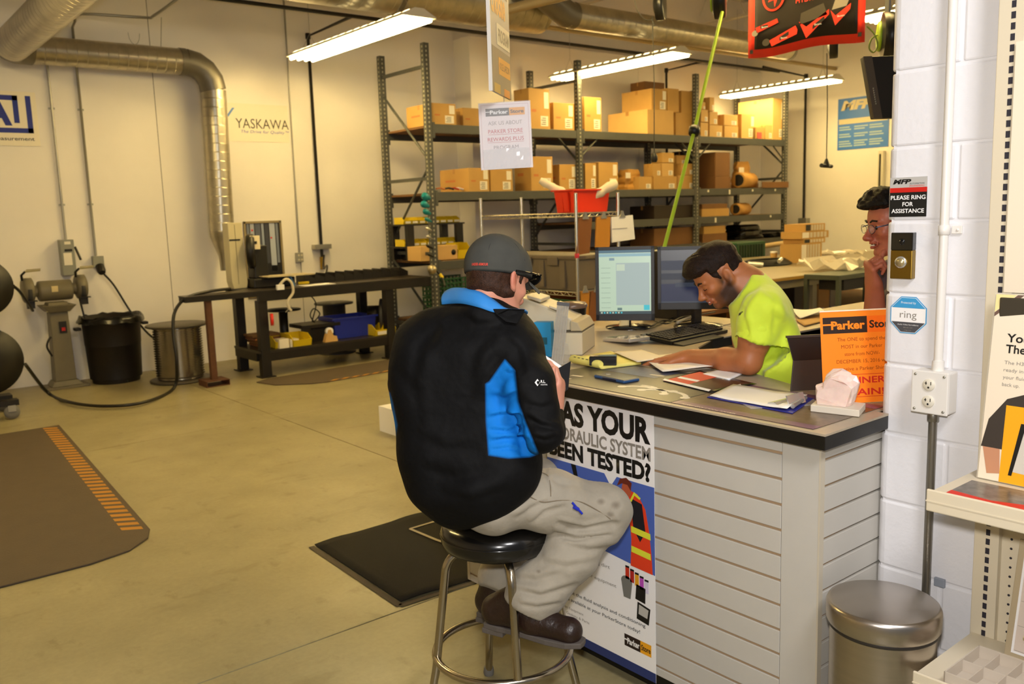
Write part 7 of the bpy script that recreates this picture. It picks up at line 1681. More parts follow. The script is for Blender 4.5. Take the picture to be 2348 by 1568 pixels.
def frame3(fwd, up=(0, 0, 1), pitch=0, roll=0):
    """columns: x forward, y left, z up; pitch > 0 looks down"""
    f = Vector(fwd).normalized(); l = Vector(up).cross(f).normalized(); u = f.cross(l)
    M = Matrix((f, l, u)).transposed(); return M @ Matrix.Rotation(pitch, 3, 'Y') @ Matrix.Rotation(roll, 3, 'X')

def head(fd, o, R, s=1.0, smile=0, ears=(-1, 1), jaw=1.0, nose=1.0):
    T = lambda x, y, z: Vector(o)+R @ Vector((x*s, y*s, z*s))
    E = lambda c, r, k=.015, op='u', RR=None: fd.ell(T(*c), [q*s for q in r], (R @ RR) if RR else R, k, op)
    C_ = lambda a, b, ra, rb=None, k=.01, op='u': fd.cap(T(*a), T(*b), ra*s, (rb if rb is not None else ra)*s, k, op)
    E((-.015, 0, .032), (.096, .075, .088), .02); E((.040, 0, .030), (.052, .062, .060), .03); E((.035, 0, -.030), (.052, .056, .066), .03)
    E((.045*jaw, 0, -.088), (.038, .042, .026), .02); C_((.072, -.008, -.100), (.072, .008, -.100), .0155, k=.015)
    for y in (-1, 1):
        C_((-.005, y*.058, -.045), (.045, y*.040, -.092), .015, .014, k=.025)          # jaw line
        E((.066, y*.040, -.022), (.018, .018, .016), .02)                              # cheekbone
        E((.092, y*.034, .000), (.016, .019, .014), .012, 's')                          # socket
        E((.0745, y*.032, -.002), (.0145, .0145, .0135), .006)                           # lidded eye
        C_((.088, y*.014, .019), (.080, y*.048, .020), .0075, .006, k=.010)              # brow
        E((.104, y*.0115, -.040), (.010, .0075, .008), .006)                            # nostril wing
    C_((.090, 0, .006), (.112*nose, 0, -.034), .0075, .0115, k=.012); E((.115*nose, 0, -.036), (.012, .012, .0105), .008)
    C_((.088, 0, -.052), (.090, 0, -.06), .012, k=.012)
    for y in (-1, 1):
        C_((.098, 0, -.0605), (.084, y*(.022+.006*smile), -.064+.008*smile), .0058, .003, k=.005); C_((.096, 0, -.0735), (.083, y*(.020+.006*smile), -.070+.006*smile), .0068, .003, k=.005)
    C_((.102, -.018, -.067), (.102, .018, -.067), .0022, k=.004, op='s')
    for y in ears:
        RE = Matrix.Rotation(-y*.35, 3, 'Z') @ Matrix.Rotation(-.12, 3, 'Y')
        E((-.014, y*.081, -.004), (.019, .0085, .032), .008, RR=RE); E((-.006, y*.0895, .002), (.010, .006, .018), .005, 's', RR=RE)
        C_((-.010, y*.080, -.030), (-.002, y*.078, -.036), .008, .006, k=.006)
def hair(fd_head, thick, name, material, parent, h=None, noise=.0, seed=1, label=None, nfreq=90):
    """shell of hair over a head field: thickness may be negative where there is no hair"""
    g_ = Field.__new__(Field); g_.lo, g_.h, g_.n, g_.ax = fd_head.lo, fd_head.h, fd_head.n, fd_head.ax
    X, Y, Z = np.meshgrid(*fd_head.ax, indexing='ij', sparse=True); g_.F = fd_head.F-thick(X, Y, Z).astype(np.float32)
    def post(P, Q):
        if not noise: return P
        N_ = vnormals(P, Q); w_ = np.sin(P[:, 0]*nfreq+3*np.sin(P[:, 2]*nfreq*.5))*np.sin(P[:, 1]*nfreq*1.1+2*np.sin(P[:, 0]*nfreq*.6))*np.cos(P[:, 2]*nfreq*.8)
        return P+N_*(noise*w_)[:, None]
    return g_.build(name, material, parent, post=post, label=label)
def localco(o, R):
    o = Vector(o); Rt = R.transposed()
    def f(X, Y, Z):
        x, y, z = X-o.x, Y-o.y, Z-o.z
        return (Rt[0][0]*x+Rt[0][1]*y+Rt[0][2]*z, Rt[1][0]*x+Rt[1][1]*y+Rt[1][2]*z, Rt[2][0]*x+Rt[2][1]*y+Rt[2][2]*z)
    return f
def hand(fd, w, R, side=1, curl=(.3, .35, .4, .45), thumb=(.9, .35), s=1.0, spread=.10, k=.004, tcurl=.3):
    """w wrist; R columns: x toward the fingers, y toward the thumb, z out of the back of the hand"""
    T = lambda x, y, z: Vector(w)+R @ Vector((x*s, y*s, z*s))
    fd.cap(T(-.03, 0, 0), T(.015, 0, 0), .027*s, .028*s, .02, flat=R.col[2], fs=.72)
    fd.cap(T(.02, .016, 0), T(.082, .028, .002), .023*s, .013*s, .02, flat=R.col[2], fs=.62); fd.cap(T(.02, -.012, 0), T(.076, -.027, 0), .023*s, .013*s, .02, flat=R.col[2], fs=.62); fd.cap(T(.03, 0, 0), T(.082, 0, .003), .024*s, .016*s, .02, flat=R.col[2], fs=.6)
    L = ((.045, .026, .021), (.049, .030, .022), (.045, .028, .021), (.035, .021, .019)); y0 = (.029, .0095, -.0105, -.029)
    for i in range(4):
        a = (1.5-i)*spread; p = Vector((.083-.004*abs(i-1.2), y0[i], .003)); ang = 0; r0 = (.0098, .0100, .0094, .0082)[i]
        for j in range(3):
            ang += curl[i]*(1.0, 1.15, .7)[j]; d = Vector((math.cos(ang)*math.cos(a), math.sin(a)*math.cos(ang), -math.sin(ang))); q = p+d*L[i][j]
            fd.cap(T(*p), T(*q), (r0-.0008*j)*s, (r0-.0008*(j+1))*s, k); p = q
    p = Vector((.022, .028, -.004)); a, ang = thumb; r0 = .0125
    for j, l in enumerate((.040, .032, .026)):
        aa = a-j*tcurl*.6; d = Vector((math.cos(aa), math.sin(aa)*math.cos(ang), -math.sin(ang))); q = p+d*l; fd.cap(T(*p), T(*q), (r0-.0012*j)*s, (r0-.0012*(j+1))*s, k if j else .012); p = q
def dist_poly2(px_, py_, poly):
    """signed distance (positive inside) of points to a polygon"""
    P = np.array(poly, float); n = len(P); d = np.full(px_.shape, 1e9); ins = np.zeros(px_.shape, bool)
    for i in range(n):
        a = P[i]; b = P[(i+1) % n]; ex, ey = b-a; wx, wy = px_-a[0], py_-a[1]; t = np.clip((wx*ex+wy*ey)/(ex*ex+ey*ey+1e-12), 0, 1)
        d = np.minimum(d, np.hypot(wx-ex*t, wy-ey*t)); c = ((a[1] > py_) != (b[1] > py_)) & (px_ < (b[0]-a[0])*(py_-a[1])/(b[1]-a[1]+1e-12)+a[0]); ins ^= c
    return np.where(ins, d, -d)
def viewuv(P):
    """picture coordinates of surface points, used once to lay out sewn panels on the cloth"""
    D = P-np.array(CAM); z = D@np.array(_fw); return 1174+FPX*(D@np.array(CR))/z, 784-FPX*(D@np.array(CU))/z, z
def crease(P, Q, lines, zmax):
    """folds pressed into cloth along lines: (picture points, depth in metres, width in picture units)"""
    u, v, z = viewuv(P); N_ = vnormals(P, Q); face = (N_@np.array(_fw) < .1)*(z < zmax); w_ = 0
    for pts, amp, wd in lines:
        d = np.full(u.shape, 1e9); sd = np.zeros(u.shape); tt = np.zeros(u.shape); n_ = len(pts)-1
        for i in range(n_):
            a = np.array(pts[i], float); b = np.array(pts[i+1], float); e = b-a; t_ = np.clip(((u-a[0])*e[0]+(v-a[1])*e[1])/(e@e), 0, 1); q = np.hypot(u-a[0]-t_*e[0], v-a[1]-t_*e[1]); m_ = q < d
            sd = np.where(m_, np.sign(e[0]*(v-a[1])-e[1]*(u-a[0]))*q, sd); tt = np.where(m_, (i+t_)/n_, tt); d = np.minimum(d, q)
        w_ = w_+amp*(-np.exp(-(sd/wd)**2)+.75*np.exp(-((sd+1.7*wd)/(1.2*wd))**2))*(4*tt*(1-tt))**.5*(d < 4*wd)
    return P+N_*(w_*face)[:, None]
def bumpy(P, Q, comps):
    N_ = vnormals(P, Q); w_ = 0
    for amp, d, fr, ph, c, rad in comps:
        q = P@np.array(d)*fr+ph+.6*np.sin(P[:, 2]*14+ph)+.5*np.sin(P[:, 0]*11+P[:, 1]*9); env = np.exp(-((P-np.array(c))**2).sum(1)/rad**2) if c is not None else 1
        w_ = w_+amp*np.sin(q)*env
    return P+N_*np.asarray(w_)[:, None]

SKIN1 = mixmat('skin_light', '#c98d74', [('red', '#b8604c', .5)], .5, .0004, 180, sss=.15)
SKIN2 = mixmat('skin_tan', '#a9683e', [('beard', '#3b2316', .5), ('lips', '#9a4a3c', .4)], .48, .0003, 220, sss=.12)
SKIN3 = mixmat('skin_ruddy', '#bd7458', [('red', '#a84a3a', .5), ('lips', '#9a4038', .4)], .45, .0004, 180, sss=.15)

# ================================================================ the seated customer
t = thing('person', 'person in grey cap, black and blue jacket and khaki trousers seated on the bar stool', 'person', (1.62, 2.13, .684))
hip = Vector((1.60, 2.10, .80)); HO = atD(1140, 642, 2.62)        # between the ears
fwd1 = Vector((.90, .12, 0)).normalized(); HR = frame3(fwd1, pitch=.36, roll=-.08)
C7 = atD(1112, 716, 2.615); C7c = atD(1126, 726, 2.65)
shR = atD(1170, 810, 2.60); shL = atD(985, 800, 2.72); elR = atD(1240, 985, 2.50); elL = atD(930, 930, 2.86)
wrR = atD(1268, 945, 2.58); 
body = Field((1.22, 1.68, .62), (2.08, 2.62, 1.66), .0045)
head(body, HO, HR, .98)
body.chain([HO+HR@Vector((-.028, 0, -.055)), C7c+Vector((.0, .0, -.02))], [.052, .060], .03)
body.cap(HO+HR@Vector((-.045, 0, -.03)), C7, .04, .05, .03)
chest = (shR+shL)/2+Vector((.03, .0, -.12))
body.chain([C7c, chest, hip], [.07, .12, .11], .05); body.cap(shR, shL, .05, .05, .05)
body.chain([shR, elR, wrR], [.05, .042, .026], .02); body.chain([shL, elL, atD(1000, 1000, 2.95)], [.05, .042, .03], .02)
# right hand closed round the booklet
hx = (atD(1285, 880, 2.60)-wrR).normalized(); hz = Vector((.55, -.80, .05)); hz = (hz-hx*hz.dot(hx)).normalized(); hy = hz.cross(hx)
RH = Matrix((hx, -hy if False else hy, hz)).transposed()
hand(body, wrR+hx*.005, RH, curl=(.45, .55, .6, .65), thumb=(.55, .1), s=.98)
def red1(P):
    x, y, z = localco(HO, HR)(P[:, 0], P[:, 1], P[:, 2]); e = np.exp(-((x+.014)**2+(z+.004)**2)/.03**2)*(np.abs(y) > .07); return .55*e+.35*np.exp(-((x-.11)**2+y**2+(z+.036)**2)/.02**2)+.1
body.build('body', SKIN1, t, attrs={'red': red1})
# head-only field for hair and cap
hf = Field((1.42, 1.80, 1.22), (1.92, 2.30, 1.70), .004); head(hf, HO, HR, .98, ears=()); hf.chain([HO+HR@Vector((-.028, 0, -.055)), C7c], [.052, .058], .03); hf.cap(HO+HR@Vector((-.045, 0, -.03)), C7, .04, .05, .03)
L1 = localco(HO, HR)
def thick1(X, Y, Z):
    x, y, z = L1(X, Y, Z); line = -.062+.5*np.maximum(x+.02, 0)+.35*np.abs(y)*0; lo = np.clip((z-line+.02*np.sin(y*60)*.3)/.02, -1, 1)
    fr = np.clip((.012-x)/.012, -1, 1); sb = np.clip(1-np.maximum(np.abs(x-.030)/.009, np.abs(z-.012)/.020)*1.2, -1, 1)
    lo = np.minimum(lo, np.clip((.024+.16*x-z)/.008, -1, 1)); return .0065*np.maximum(np.minimum(lo, fr), sb)
hm = mixmat('brown_hair', '#341f13', [], .6, .002, 260, var=.4, vscale=120, spec=.2)
hair(hf, thick1, 'hair', hm, t, noise=.0018)
# cap: crown shell above a tilted rim line
def thickcap(X, Y, Z):
    x, y, z = L1(X, Y, Z); rim = .012+.10*np.maximum(x, 0)*0+.0*x; r2 = (z-(.018+.12*x)); return np.where(r2 > 0, .011+.006*np.clip(z/.1, 0, 1), -.02+np.clip(r2+.004, -.02, 0)*0)
cf = Field.__new__(Field); cf.lo, cf.h, cf.n, cf.ax = hf.lo, hf.h, hf.n, hf.ax; cf.F = np.full(hf.n, .25, np.float32)
cf.ell(HO+HR@Vector((-.010, 0, .036)), (.108, .090, .101), HR, .01); cf.ell(HO+HR@Vector((.035, 0, .032)), (.072, .075, .082), HR, .03)
X, Y, Z = np.meshgrid(*cf.ax, indexing='ij', sparse=True); x, y, z = L1(X, Y, Z)
pl = (.012+.10*(-x)*-1*0+.06*np.abs(x)*0+.16*(x))-z; inner = cf.F+.004; cf.F = np.maximum(np.maximum(cf.F, pl), -np.maximum(inner, -(z-.0)*0-1) if False else cf.F); cf.F = np.maximum(cf.F, pl)
capm = mixmat('cap_grey', '#454540', [('rim', '#262826', .2)], .9, .0003, 500, var=.08, spec=.15)
def rim(P):
    x, y, z = L1(P[:, 0], P[:, 1], P[:, 2]); return .5+(.012+.16*x+.005-z)*60
capo = cf.build('cap_crown', capm, t, attrs={'rim': rim})
# cap bill, button, back lettering, sunglasses
rows = []
for i in range(13):
    a = (i/12-.5)*2.3; row = []
    for j in range(7):
        v = j/6; xx = .060+math.cos(a)*.038+v*.062*math.cos(a*.62); yy = math.sin(a)*.072*(1+.06*v); zz = .020+.16*xx*.6-.018*v-.020*(abs(a)/1.15)**2*(1+.4*v)
        row.append(HO+HR@Vector((xx, yy, zz)))
    rows.append(row)
MB().grid(rows).build('cap_bill', mat('cap_bill_grey', '#454540', .9), capo, solid=.004, sub=1)
# curved red lettering round the back of the cap
def wrap_text(sx, word, a0, a1, z0, hgt, mtl, par, nm='lettering'):
    cu = bpy.data.curves.new(nm, 'FONT'); cu.body = word; cu.size = 1; cu.offset = .02; cu.resolution_u = 2; o = bpy.data.objects.new(nm, cu); COL.objects.link(o)
    me = bpy.data.meshes.new_from_object(o.evaluated_get(bpy.context.evaluated_depsgraph_get())); bpy.data.objects.remove(o)
    x0 = min(v.co.x for v in me.vertices); x1 = max(v.co.x for v in me.vertices); off = chain_loc(par)
    for v in me.vertices:
        u = (v.co.x-x0)/(x1-x0); a = a0+(a1-a0)*u; zz = z0+v.co.y/.73*hgt+.16*(-.02); cx_ = -.012; 
        k_ = math.sqrt(max(0, 1-((zz-.036)/.101)**2)); cx_ = -.010; p = Vector((cx_+(.1095)*k_*math.cos(a), .0915*k_*math.sin(a), zz+.16*(.1*math.cos(a)))); v.co = HO+HR@p-off
    me.materials.clear(); me.materials.append(mtl); o = bpy.data.objects.new(nm, me); COL.objects.link(o); o.parent = par
wrap_text(1, 'UNDER ARMOUR', PI+.05, PI+.60, .028, .008, mat('cap_red_thread', '#d8402c', .6), capo)
T1 = lambda x, y, z: HO+HR@Vector((x, y, z))
mg = mat('sunglass_black', '#0b0a09', .08)
MB().tube(catmull([T1(-.02, -.090, .018), T1(.04, -.095, .028), T1(.095, -.078, .040), T1(.118, -.05, .045)], 5), .003, 8).build('glasses_arm', mg, t)
MB().tube(catmull([T1(-.02, .090, .018), T1(.04, .095, .028), T1(.095, .078, .040), T1(.118, .05, .045)], 5), .003, 8).build('glasses_arm', mg, t)
for y_ in (-.036, .036):
    rows = [[T1(.122+.006*math.cos(u)-.10*abs(abs(y_+.030*math.sin(v)*math.cos(u*.0)))**1.6*3, y_+.030*math.cos(v)*(k/4), .036+.021*math.sin(v)*(k/4)) for v in [i*2*PI/20 for i in range(21)]] for k, u in enumerate([0, .3, .6, .9, 1.2])]
    MB().grid(rows).build('glasses_lens', mg, t, solid=.003)
MB().tube(catmull([T1(.118, -.066, .046), T1(.13, -.036, .056), T1(.132, 0, .052), T1(.13, .036, .056), T1(.118, .066, .046)], 5), .003, 8).build('glasses_frame', mg, t)

# jacket
jk = Field((1.16, 1.64, .66), (2.02, 2.74, 1.52), .006)
def seg(px0, py0, d0, px1, py1, d1, r0, r1, k=.06, fs=.72):
    a = atD(px0, py0, d0); b = atD(px1, py1, d1); jk.cap(a, b, r0, r1, k, flat=_fw, fs=fs)
seg(1025, 1085, 2.66, 1140, 1065, 2.62, .135, .120, fs=.95)          # hips
seg(1010, 1000, 2.66, 1140, 985, 2.62, .135, .118, fs=.92)           # waist
seg(990, 900, 2.64, 1120, 885, 2.62, .125, .125, fs=.90)
seg(975, 815, 2.64, 1130, 820, 2.60, .105, .125, fs=.90)          # chest / shoulder blades
seg(1000, 775, 2.66, 1160, 775, 2.60, .082, .085)
jk.cap(atD(985, 783, 2.70), atD(1075, 730, 2.62), .068, .055, .05); jk.cap(atD(1178, 798, 2.58), atD(1120, 730, 2.61), .066, .052, .05)
jk.cap(C7c+Vector((0, 0, -.06)), HO+HR@Vector((-.03, 0, -.115)), .080, .066, .03)
seg(1060, 1140, 2.66, 1120, 1125, 2.66, .095, .09, fs=1.0); seg(1100, 1110, 2.60, 1165, 1075, 2.60, .10, .088, fs=1.0)
# sleeves
jk.chain([atD(1184, 802, 2.56), atD(1215, 880, 2.50), atD(1240, 985, 2.47)], [.072, .068, .062], .035)
jk.chain([atD(1240, 985, 2.47), atD(1255, 985, 2.52), wrR-hx*.01], [.062, .050, .036], .02)
jk.chain([atD(955, 820, 2.76), atD(945, 880, 2.82), atD(955, 955, 2.88)], [.072, .066, .060], .05); jk.chain([atD(955, 955, 2.88), atD(1020, 985, 2.96)], [.058, .045], .02)
# open neck and hollow hem
nk = HO+HR@Vector((-.02, 0, -.10))
PANEL = [(1158, 825), (1180, 850), (1187, 920), (1205, 970), (1234, 1040), (1215, 1047), (1165, 1050), (1121, 1043), (1115, 965), (1114, 880), (1122, 876)]
LEFTP = [(880, 905), (893, 900), (900, 925), (910, 975), (905, 1010), (880, 990)]
def panel(P):
    u, v, z = viewuv(P); d = dist_poly2(u, v, PANEL); d2 = dist_poly2(u, v, LEFTP); near = ((P@np.array(_fw)-np.dot(CAM, _fw)) < 2.72)
    return .5+np.maximum(np.where(near, d, -50), d2)*.10
def collar(P):
    x, y, z = L1(P[:, 0], P[:, 1], P[:, 2]); q = (P-np.array(nk))@np.array(un); return .5+(q+.030)*90*1.0-40*np.maximum(x-.035, 0)
JM = mixmat('jacket_black', '#09090a', [('panel', '#0f74cc', .3)], .72, .0004, 400, var=.15, vscale=6, bump2=.012, b2scale=9, spec=.15)
JC = [(((1118, 958), (1160, 950), (1196, 962)), .007, 5), (((1120, 985), (1165, 990), (1205, 975)), .007, 5), (((1122, 1012), (1160, 1006), (1215, 1008)), .007, 5), (((1126, 1032), (1165, 1026), (1200, 1034)), .005, 4), (((1120, 905), (1155, 915), (1185, 905)), .005, 6),
 (((1165, 850), (1140, 900), (1150, 1000)), .004, 8), (((1010, 740), (960, 800), (940, 890)), .005, 14), (((1130, 760), (1085, 810), (1070, 900)), .005, 14), (((1160, 800), (1110, 850), (1060, 930)), .004, 12), (((950, 1000), (1020, 1030), (1100, 1030)), .005, 14), (((960, 1070), (1040, 1095), (1140, 1080)), .005, 14), (((1000, 1130), (1080, 1150), (1170, 1120)), .004, 12),
 (((1205, 955), (1240, 975), (1285, 985)), .007, 6), (((1200, 925), (1240, 935), (1275, 925)), .005, 7), (((1205, 880), (1235, 890), (1252, 880)), .004, 8), (((1215, 1000), (1250, 1010), (1280, 1000)), .006, 6), (((1150, 775), (1185, 800), (1200, 860)), .005, 10), (((1060, 720), (1090, 745), (1150, 745)), .004, 9), (((900, 840), (950, 900), (960, 980)), .004, 14)]
def jpost(P, Q):
    P = bumpy(P, Q, [(.0038, (.5, .6, .62), 42, .3, tuple(atD(1050, 900, 2.5)), .26), (.0045, (-.35, .2, .9), 46, 1.0, tuple(atD(1040, 1080, 2.5)), .2), (.0042, (.2, .5, .8), 62, 2.0, tuple(atD(1250, 960, 2.45)), .12), (.0045, (.1, .1, 1), 105, .5, tuple(atD(1175, 960, 2.45)), .10), (.003, (.6, -.4, .6), 55, 0, tuple(atD(950, 800, 2.6)), .15)])
    P = crease(P, Q, JC, 2.8); u, v, z = viewuv(P); d = dist_poly2(u, v, PANEL); N_ = vnormals(P, Q); g_ = np.exp(-(d/2.0)**2)*(z < 2.75); cr = np.exp(-((u-(1168+.16*(v-840)))/9)**2)*(v > 850)*(v < 1045)*(z < 2.75)
    return P-N_*(g_*.0025+cr*.010)[:, None]
jko = jk.build('jacket', JM, t, attrs={'panel': panel}, post=jpost)
MB().tube([nk+HR@Vector((.070*math.cos(a), .072*math.sin(a), .022*math.cos(a)*.3-.0)) for a in [i*2*PI/40 for i in range(40)]], .0045, 8, closed=True).build('collar_edge', mat('collar_blue', '#2479c4', .7), t) if False else None
# collar as its own band of cloth
def surf(o, px_, py_, lift=.003):
    """point on the camera side of a finished cloth or skin mesh under a picture point"""
    if 'bvh' not in o.__dict__ if hasattr(o, '__dict__') else True:
        pass
    key = o.name
    if key not in _BV:
        from mathutils.bvhtree import BVHTree
        off = chain_loc(o); _BV[key] = BVHTree.FromPolygons([tuple(v.co+off) for v in o.data.vertices], [tuple(p.vertices) for p in o.data.polygons])
    d = ray(px_, py_).normalized(); h = _BV[key].ray_cast(CAM, d); return (h[0]-d*lift) if h[0] is not None else None
_BV = {}
bdo = [c for c in t.children if c.name.startswith('body')][0]
cb = [(1012, 694), (1030, 692), (1060, 692), (1100, 701), (1135, 713), (1168, 716), (1203, 714)]; ct = [(1019, 668), (1036, 660), (1064, 660), (1098, 667), (1132, 686), (1162, 706), (1200, 708)]
low = []
for p in cb: h_ = surf(jko, p[0]+2, p[1]+6, .006); low.append(h_ if h_ is not None else atD(p[0], p[1], 2.6))
lowd = [(q-CAM).dot(_fw) for q in low]; topq = [atD(*ct[i], lowd[i]+(.030, .028, .028, .030, .020, .012, .004)[i]) for i in range(7)]; low = [atD(*cb[i], lowd[i]) for i in range(7)]
far = [q+_fw*.12+Vector((0, 0, -.01)) for q in (low[-1], low[4], low[1])]; fart = [q+_fw*.10 for q in (topq[-1], topq[4], topq[1])]
A_ = catmull(low+far+[low[0]], 5); B_ = catmull(topq+fart+[topq[0]], 5); cc_ = sum(low, Vector())/7+_fw*.06
MB().grid([[a.lerp(b, v)+(a-cc_).normalized()*.005*math.sin(v*PI) for v in (-.12, .2, .45, .7, 1)] for a, b in zip(A_, B_)]).build('collar', mat('collar_blue', '#2a80cc', .7, bump=.0004, bscale=300), t, solid=.004, label='blue jacket collar')
fq = [surf(jko, 1128, 716, .004)]; dq = (fq[0]-CAM).dot(_fw)
fl_ = [(1128, 708, dq), (1165, 708, dq-.005), (1204, 709, dq+.02), (1199, 722, dq+.005), (1186, 742, dq-.012), (1160, 738, dq-.010), (1138, 722, dq-.002)]
P_ = [atD(*q) for q in fl_]; MB().add(P_+[p+_fw*.006 for p in P_], [tuple(range(7)), tuple(reversed(range(7, 14)))]+[(i, (i+1) % 7, 7+(i+1) % 7, 7+i) for i in range(7)]).build('collar_flap', JM, t, bevel=.002)
# sleeve mark
sp = surf(jko, 1243, 880, .002); u_ = (CR*.95+_fw*.3).normalized(); F = Frame(sp-u_*.022, u_, (CU-u_*CU.dot(u_)).normalized())
m_emb = mat('thread_white', '#e6e4e2', .6)
F.poly([(0, .004), (.008, .014), (.016, .004), (.008, -.006)], 0, .0008).build('sleeve_emblem', m_emb, jko); text(F, 'R.L.', .018, .003, .008, m_emb, jko, w=.014, bold=.02, h0=0); text(F, 'INDUSTRIAL', .018, -.004, .004, m_emb, jko, w=.02, h0=0)
for q in (((1138, 539), (1122, 565), (1116, 610)), ((1150, 540), (1184, 562), (1204, 598))): MB().tube(catmull([surf(capo, a, b, .0002) or atD(a, b, 2.6) for a, b in q], 6), .0009, 5).build('cap_seam', mat('cap_seam', '#2c2c29', .9), capo)
# trousers
tr = Field((1.34, 1.74, .24), (2.12, 2.64, .98), .006)
kneeR = Vector((1.955, 1.945, .705)); hR = Vector((1.585, 2.045, .800)); anR = Vector((1.775, 2.13, .385)); hL = Vector((1.62, 2.22, .795)); kneeL = Vector((1.985, 2.33, .70)); anL = Vector((1.705, 2.31, .42))
kneeR = atD(1388, 1172, 2.76); anR = atD(1226, 1366, 2.74); anL = anL+CR*.06
tr.cap(hR+Vector((-.03, .0, .0)), hL+Vector((-.03, 0, 0)), .108, .108, .05); tr.cap(Vector((1.56, 2.12, .86)), Vector((1.60, 2.14, .95)), .13, .12, .05)
tr.chain([hR, hR.lerp(kneeR, .5)+Vector((0, 0, .01)), kneeR], [.098, .090, .080], .04); tr.chain([kneeR, kneeR.lerp(anR, .5)+Vector((-.012, -.01, .0)), anR+Vector((-.01, 0, 0))], [.078, .084, .090], .03)
tr.chain([hL, kneeL], [.105, .078], .04); tr.chain([kneeL, anL], [.076, .076], .03)
tr.cap(anR+(anR-kneeR).normalized()*.03, anR+(anR-kneeR).normalized()*.16, .070, .078, .006, op='s')
X, Y, Z = np.meshgrid(*tr.ax, indexing='ij', sparse=True)
def cutpl(fd, p, n, mask=None):
    n = Vector(n).normalized(); X, Y, Z = np.meshgrid(*fd.ax, indexing='ij', sparse=True); q = ((X-p.x)*n.x+(Y-p.y)*n.y+(Z-p.z)*n.z).astype(np.float32)
    if mask is not None: q = np.where(mask(X, Y, Z), q, -1)
    fd.F = np.maximum(fd.F, q)
cR = anR+(anR-kneeR).normalized()*.045; cutpl(tr, cR, (anR-kneeR).normalized()+Vector((.1, 0, -.3)), lambda X, Y, Z: (Z < .50) & (X+0*Y > 1.5) & (((X-anR.x)**2+(Y-anR.y)**2) < .16**2))
cL = anL+(anL-kneeL).normalized()*.05; cutpl(tr, cL, (anL-kneeL).normalized(), lambda X, Y, Z: (Z < .46) & (((X-anL.x)**2+(Y-anL.y)**2) < .12**2))
TM = mixmat('khaki_cloth', '#989080', [('stain', '#5f5344', .35)], .85, .0004, 500, var=.10, vscale=14, sheen=.1, bump2=.006, b2scale=16)
def stain(P):
    u, v, z = viewuv(P); s_ = 0
    for (a, b, r_) in ((1378, 1150, 10), (1412, 1158, 12), (1400, 1180, 9), (1235, 1310, 6), (1330, 1175, 7), (1355, 1330, 8)): s_ = s_+np.exp(-(((u-a)/r_)**2+((v-b)/(r_*.8))**2))
    return s_*.62
TC = [(((1265, 1222), (1320, 1236), (1405, 1226)), .012, 6), (((1275, 1200), (1340, 1214), (1425, 1200)), .009, 6), (((1290, 1250), (1350, 1262), (1420, 1250)), .007, 7), (((1180, 1192), (1215, 1165), (1262, 1150)), .006, 6), (((1215, 1200), (1250, 1175), (1300, 1160)), .006, 6), (((1130, 1185), (1180, 1160), (1215, 1130)), .005, 7),
 (((1175, 1352), (1240, 1366), (1330, 1340)), .008, 7), (((1170, 1325), (1230, 1330), (1300, 1310)), .006, 8), (((1190, 1385), (1230, 1392), (1290, 1382)), .007, 6), (((1240, 1290), (1300, 1300), (1380, 1285)), .006, 9), (((1420, 1140), (1400, 1180), (1410, 1215)), .005, 8), (((1290, 1075), (1330, 1110), (1400, 1130)), .004, 10), (((1260, 1095), (1290, 1110), (1330, 1112)), .005, 7), (((1250, 1070), (1253, 1100), (1262, 1130)), .005, 5)]
def tpost(P, Q):
    dth = (kneeR-hR).normalized(); dsh = (anR-kneeR).normalized()
    P = crease(P, Q, TC, 3.0)
    return bumpy(P, Q, [(.0035, (.75, -.3, .6), 60, 0, tuple(atD(1190, 1170, 2.6)), .13), (.008, (.2, .3, .93), 75, 1, tuple(atD(1370, 1230, 2.72)), .10), (.004, (.5, .5, .7), 60, .4, tuple(anR), .13), (.003, (.8, -.5, .3), 45, 2, tuple(atD(1300, 1150, 2.7)), .14), (.004, (-.3, .2, .9), 50, 2, tuple(kneeR.lerp(anR, .5)), .12)])
tro = tr.build('trousers', TM, t, attrs={'stain': stain}, post=tpost)
pd = mat('blue_pen', '#1f2fb0', .35); a = surf(tro, 1312, 1152, .002); b = surf(tro, 1335, 1178, .006); MB().cyl(a, b, .0035, n=8).build('pocket_pen', pd, t); MB().cyl(surf(tro, 1316, 1162, .006), surf(tro, 1326, 1168, .004), .006, n=8).build('pen_clip', pd, t)
# seams
for nm, q in (('side_seam', ((1200, 1128), (1240, 1150), (1285, 1147), (1330, 1150), (1370, 1170), (1400, 1190))), ('pocket_seam', ((1238, 1082), (1256, 1090), (1262, 1112), (1263, 1138)))):
    pts = [surf(tro, a, b, .0006) for a, b in q]; pts = [p for p in pts if p is not None]
    if len(pts) > 2: MB().tube(catmull(pts, 5), .0016, 5).build(nm, mat('khaki_seam', '#7d705c', .9), tro)
# boots
bt = Field((1.44, 1.68, .20), (2.08, 2.56, .56), .0045)
def boot(heel, toe, ank):
    d = (toe-heel).normalized(); up = Vector((0, 0, 1)); up = (up-d*up.dot(d)).normalized()
    bt.chain([heel+up*.040+d*.03, heel.lerp(toe, .5)+up*.038, toe+up*.036-d*.042], [.036, .038, .042], .03); bt.cap(heel+up*.06+d*.03, ank+Vector((0, 0, .04)), .043, .046, .03); bt.cap(heel.lerp(toe, .3)+up*.07, heel.lerp(toe, .65)+up*.05, .035, .032, .03)
hlR = Vector((1.700, 2.232, .292)); toR = Vector((1.872, 1.985, .262)); hlL = Vector((1.655, 2.345, .275)); toL = Vector((1.90, 2.42, .262))
hlL = hlL+CR*.06; toL = toL+CR*.05; hlR = atD(1118, 1428, 2.80); toR = atD(1334, 1478, 2.66)
boot(hlR, toR, anR+Vector((-.02, 0, -.02))); boot(hlL, toL, anL)
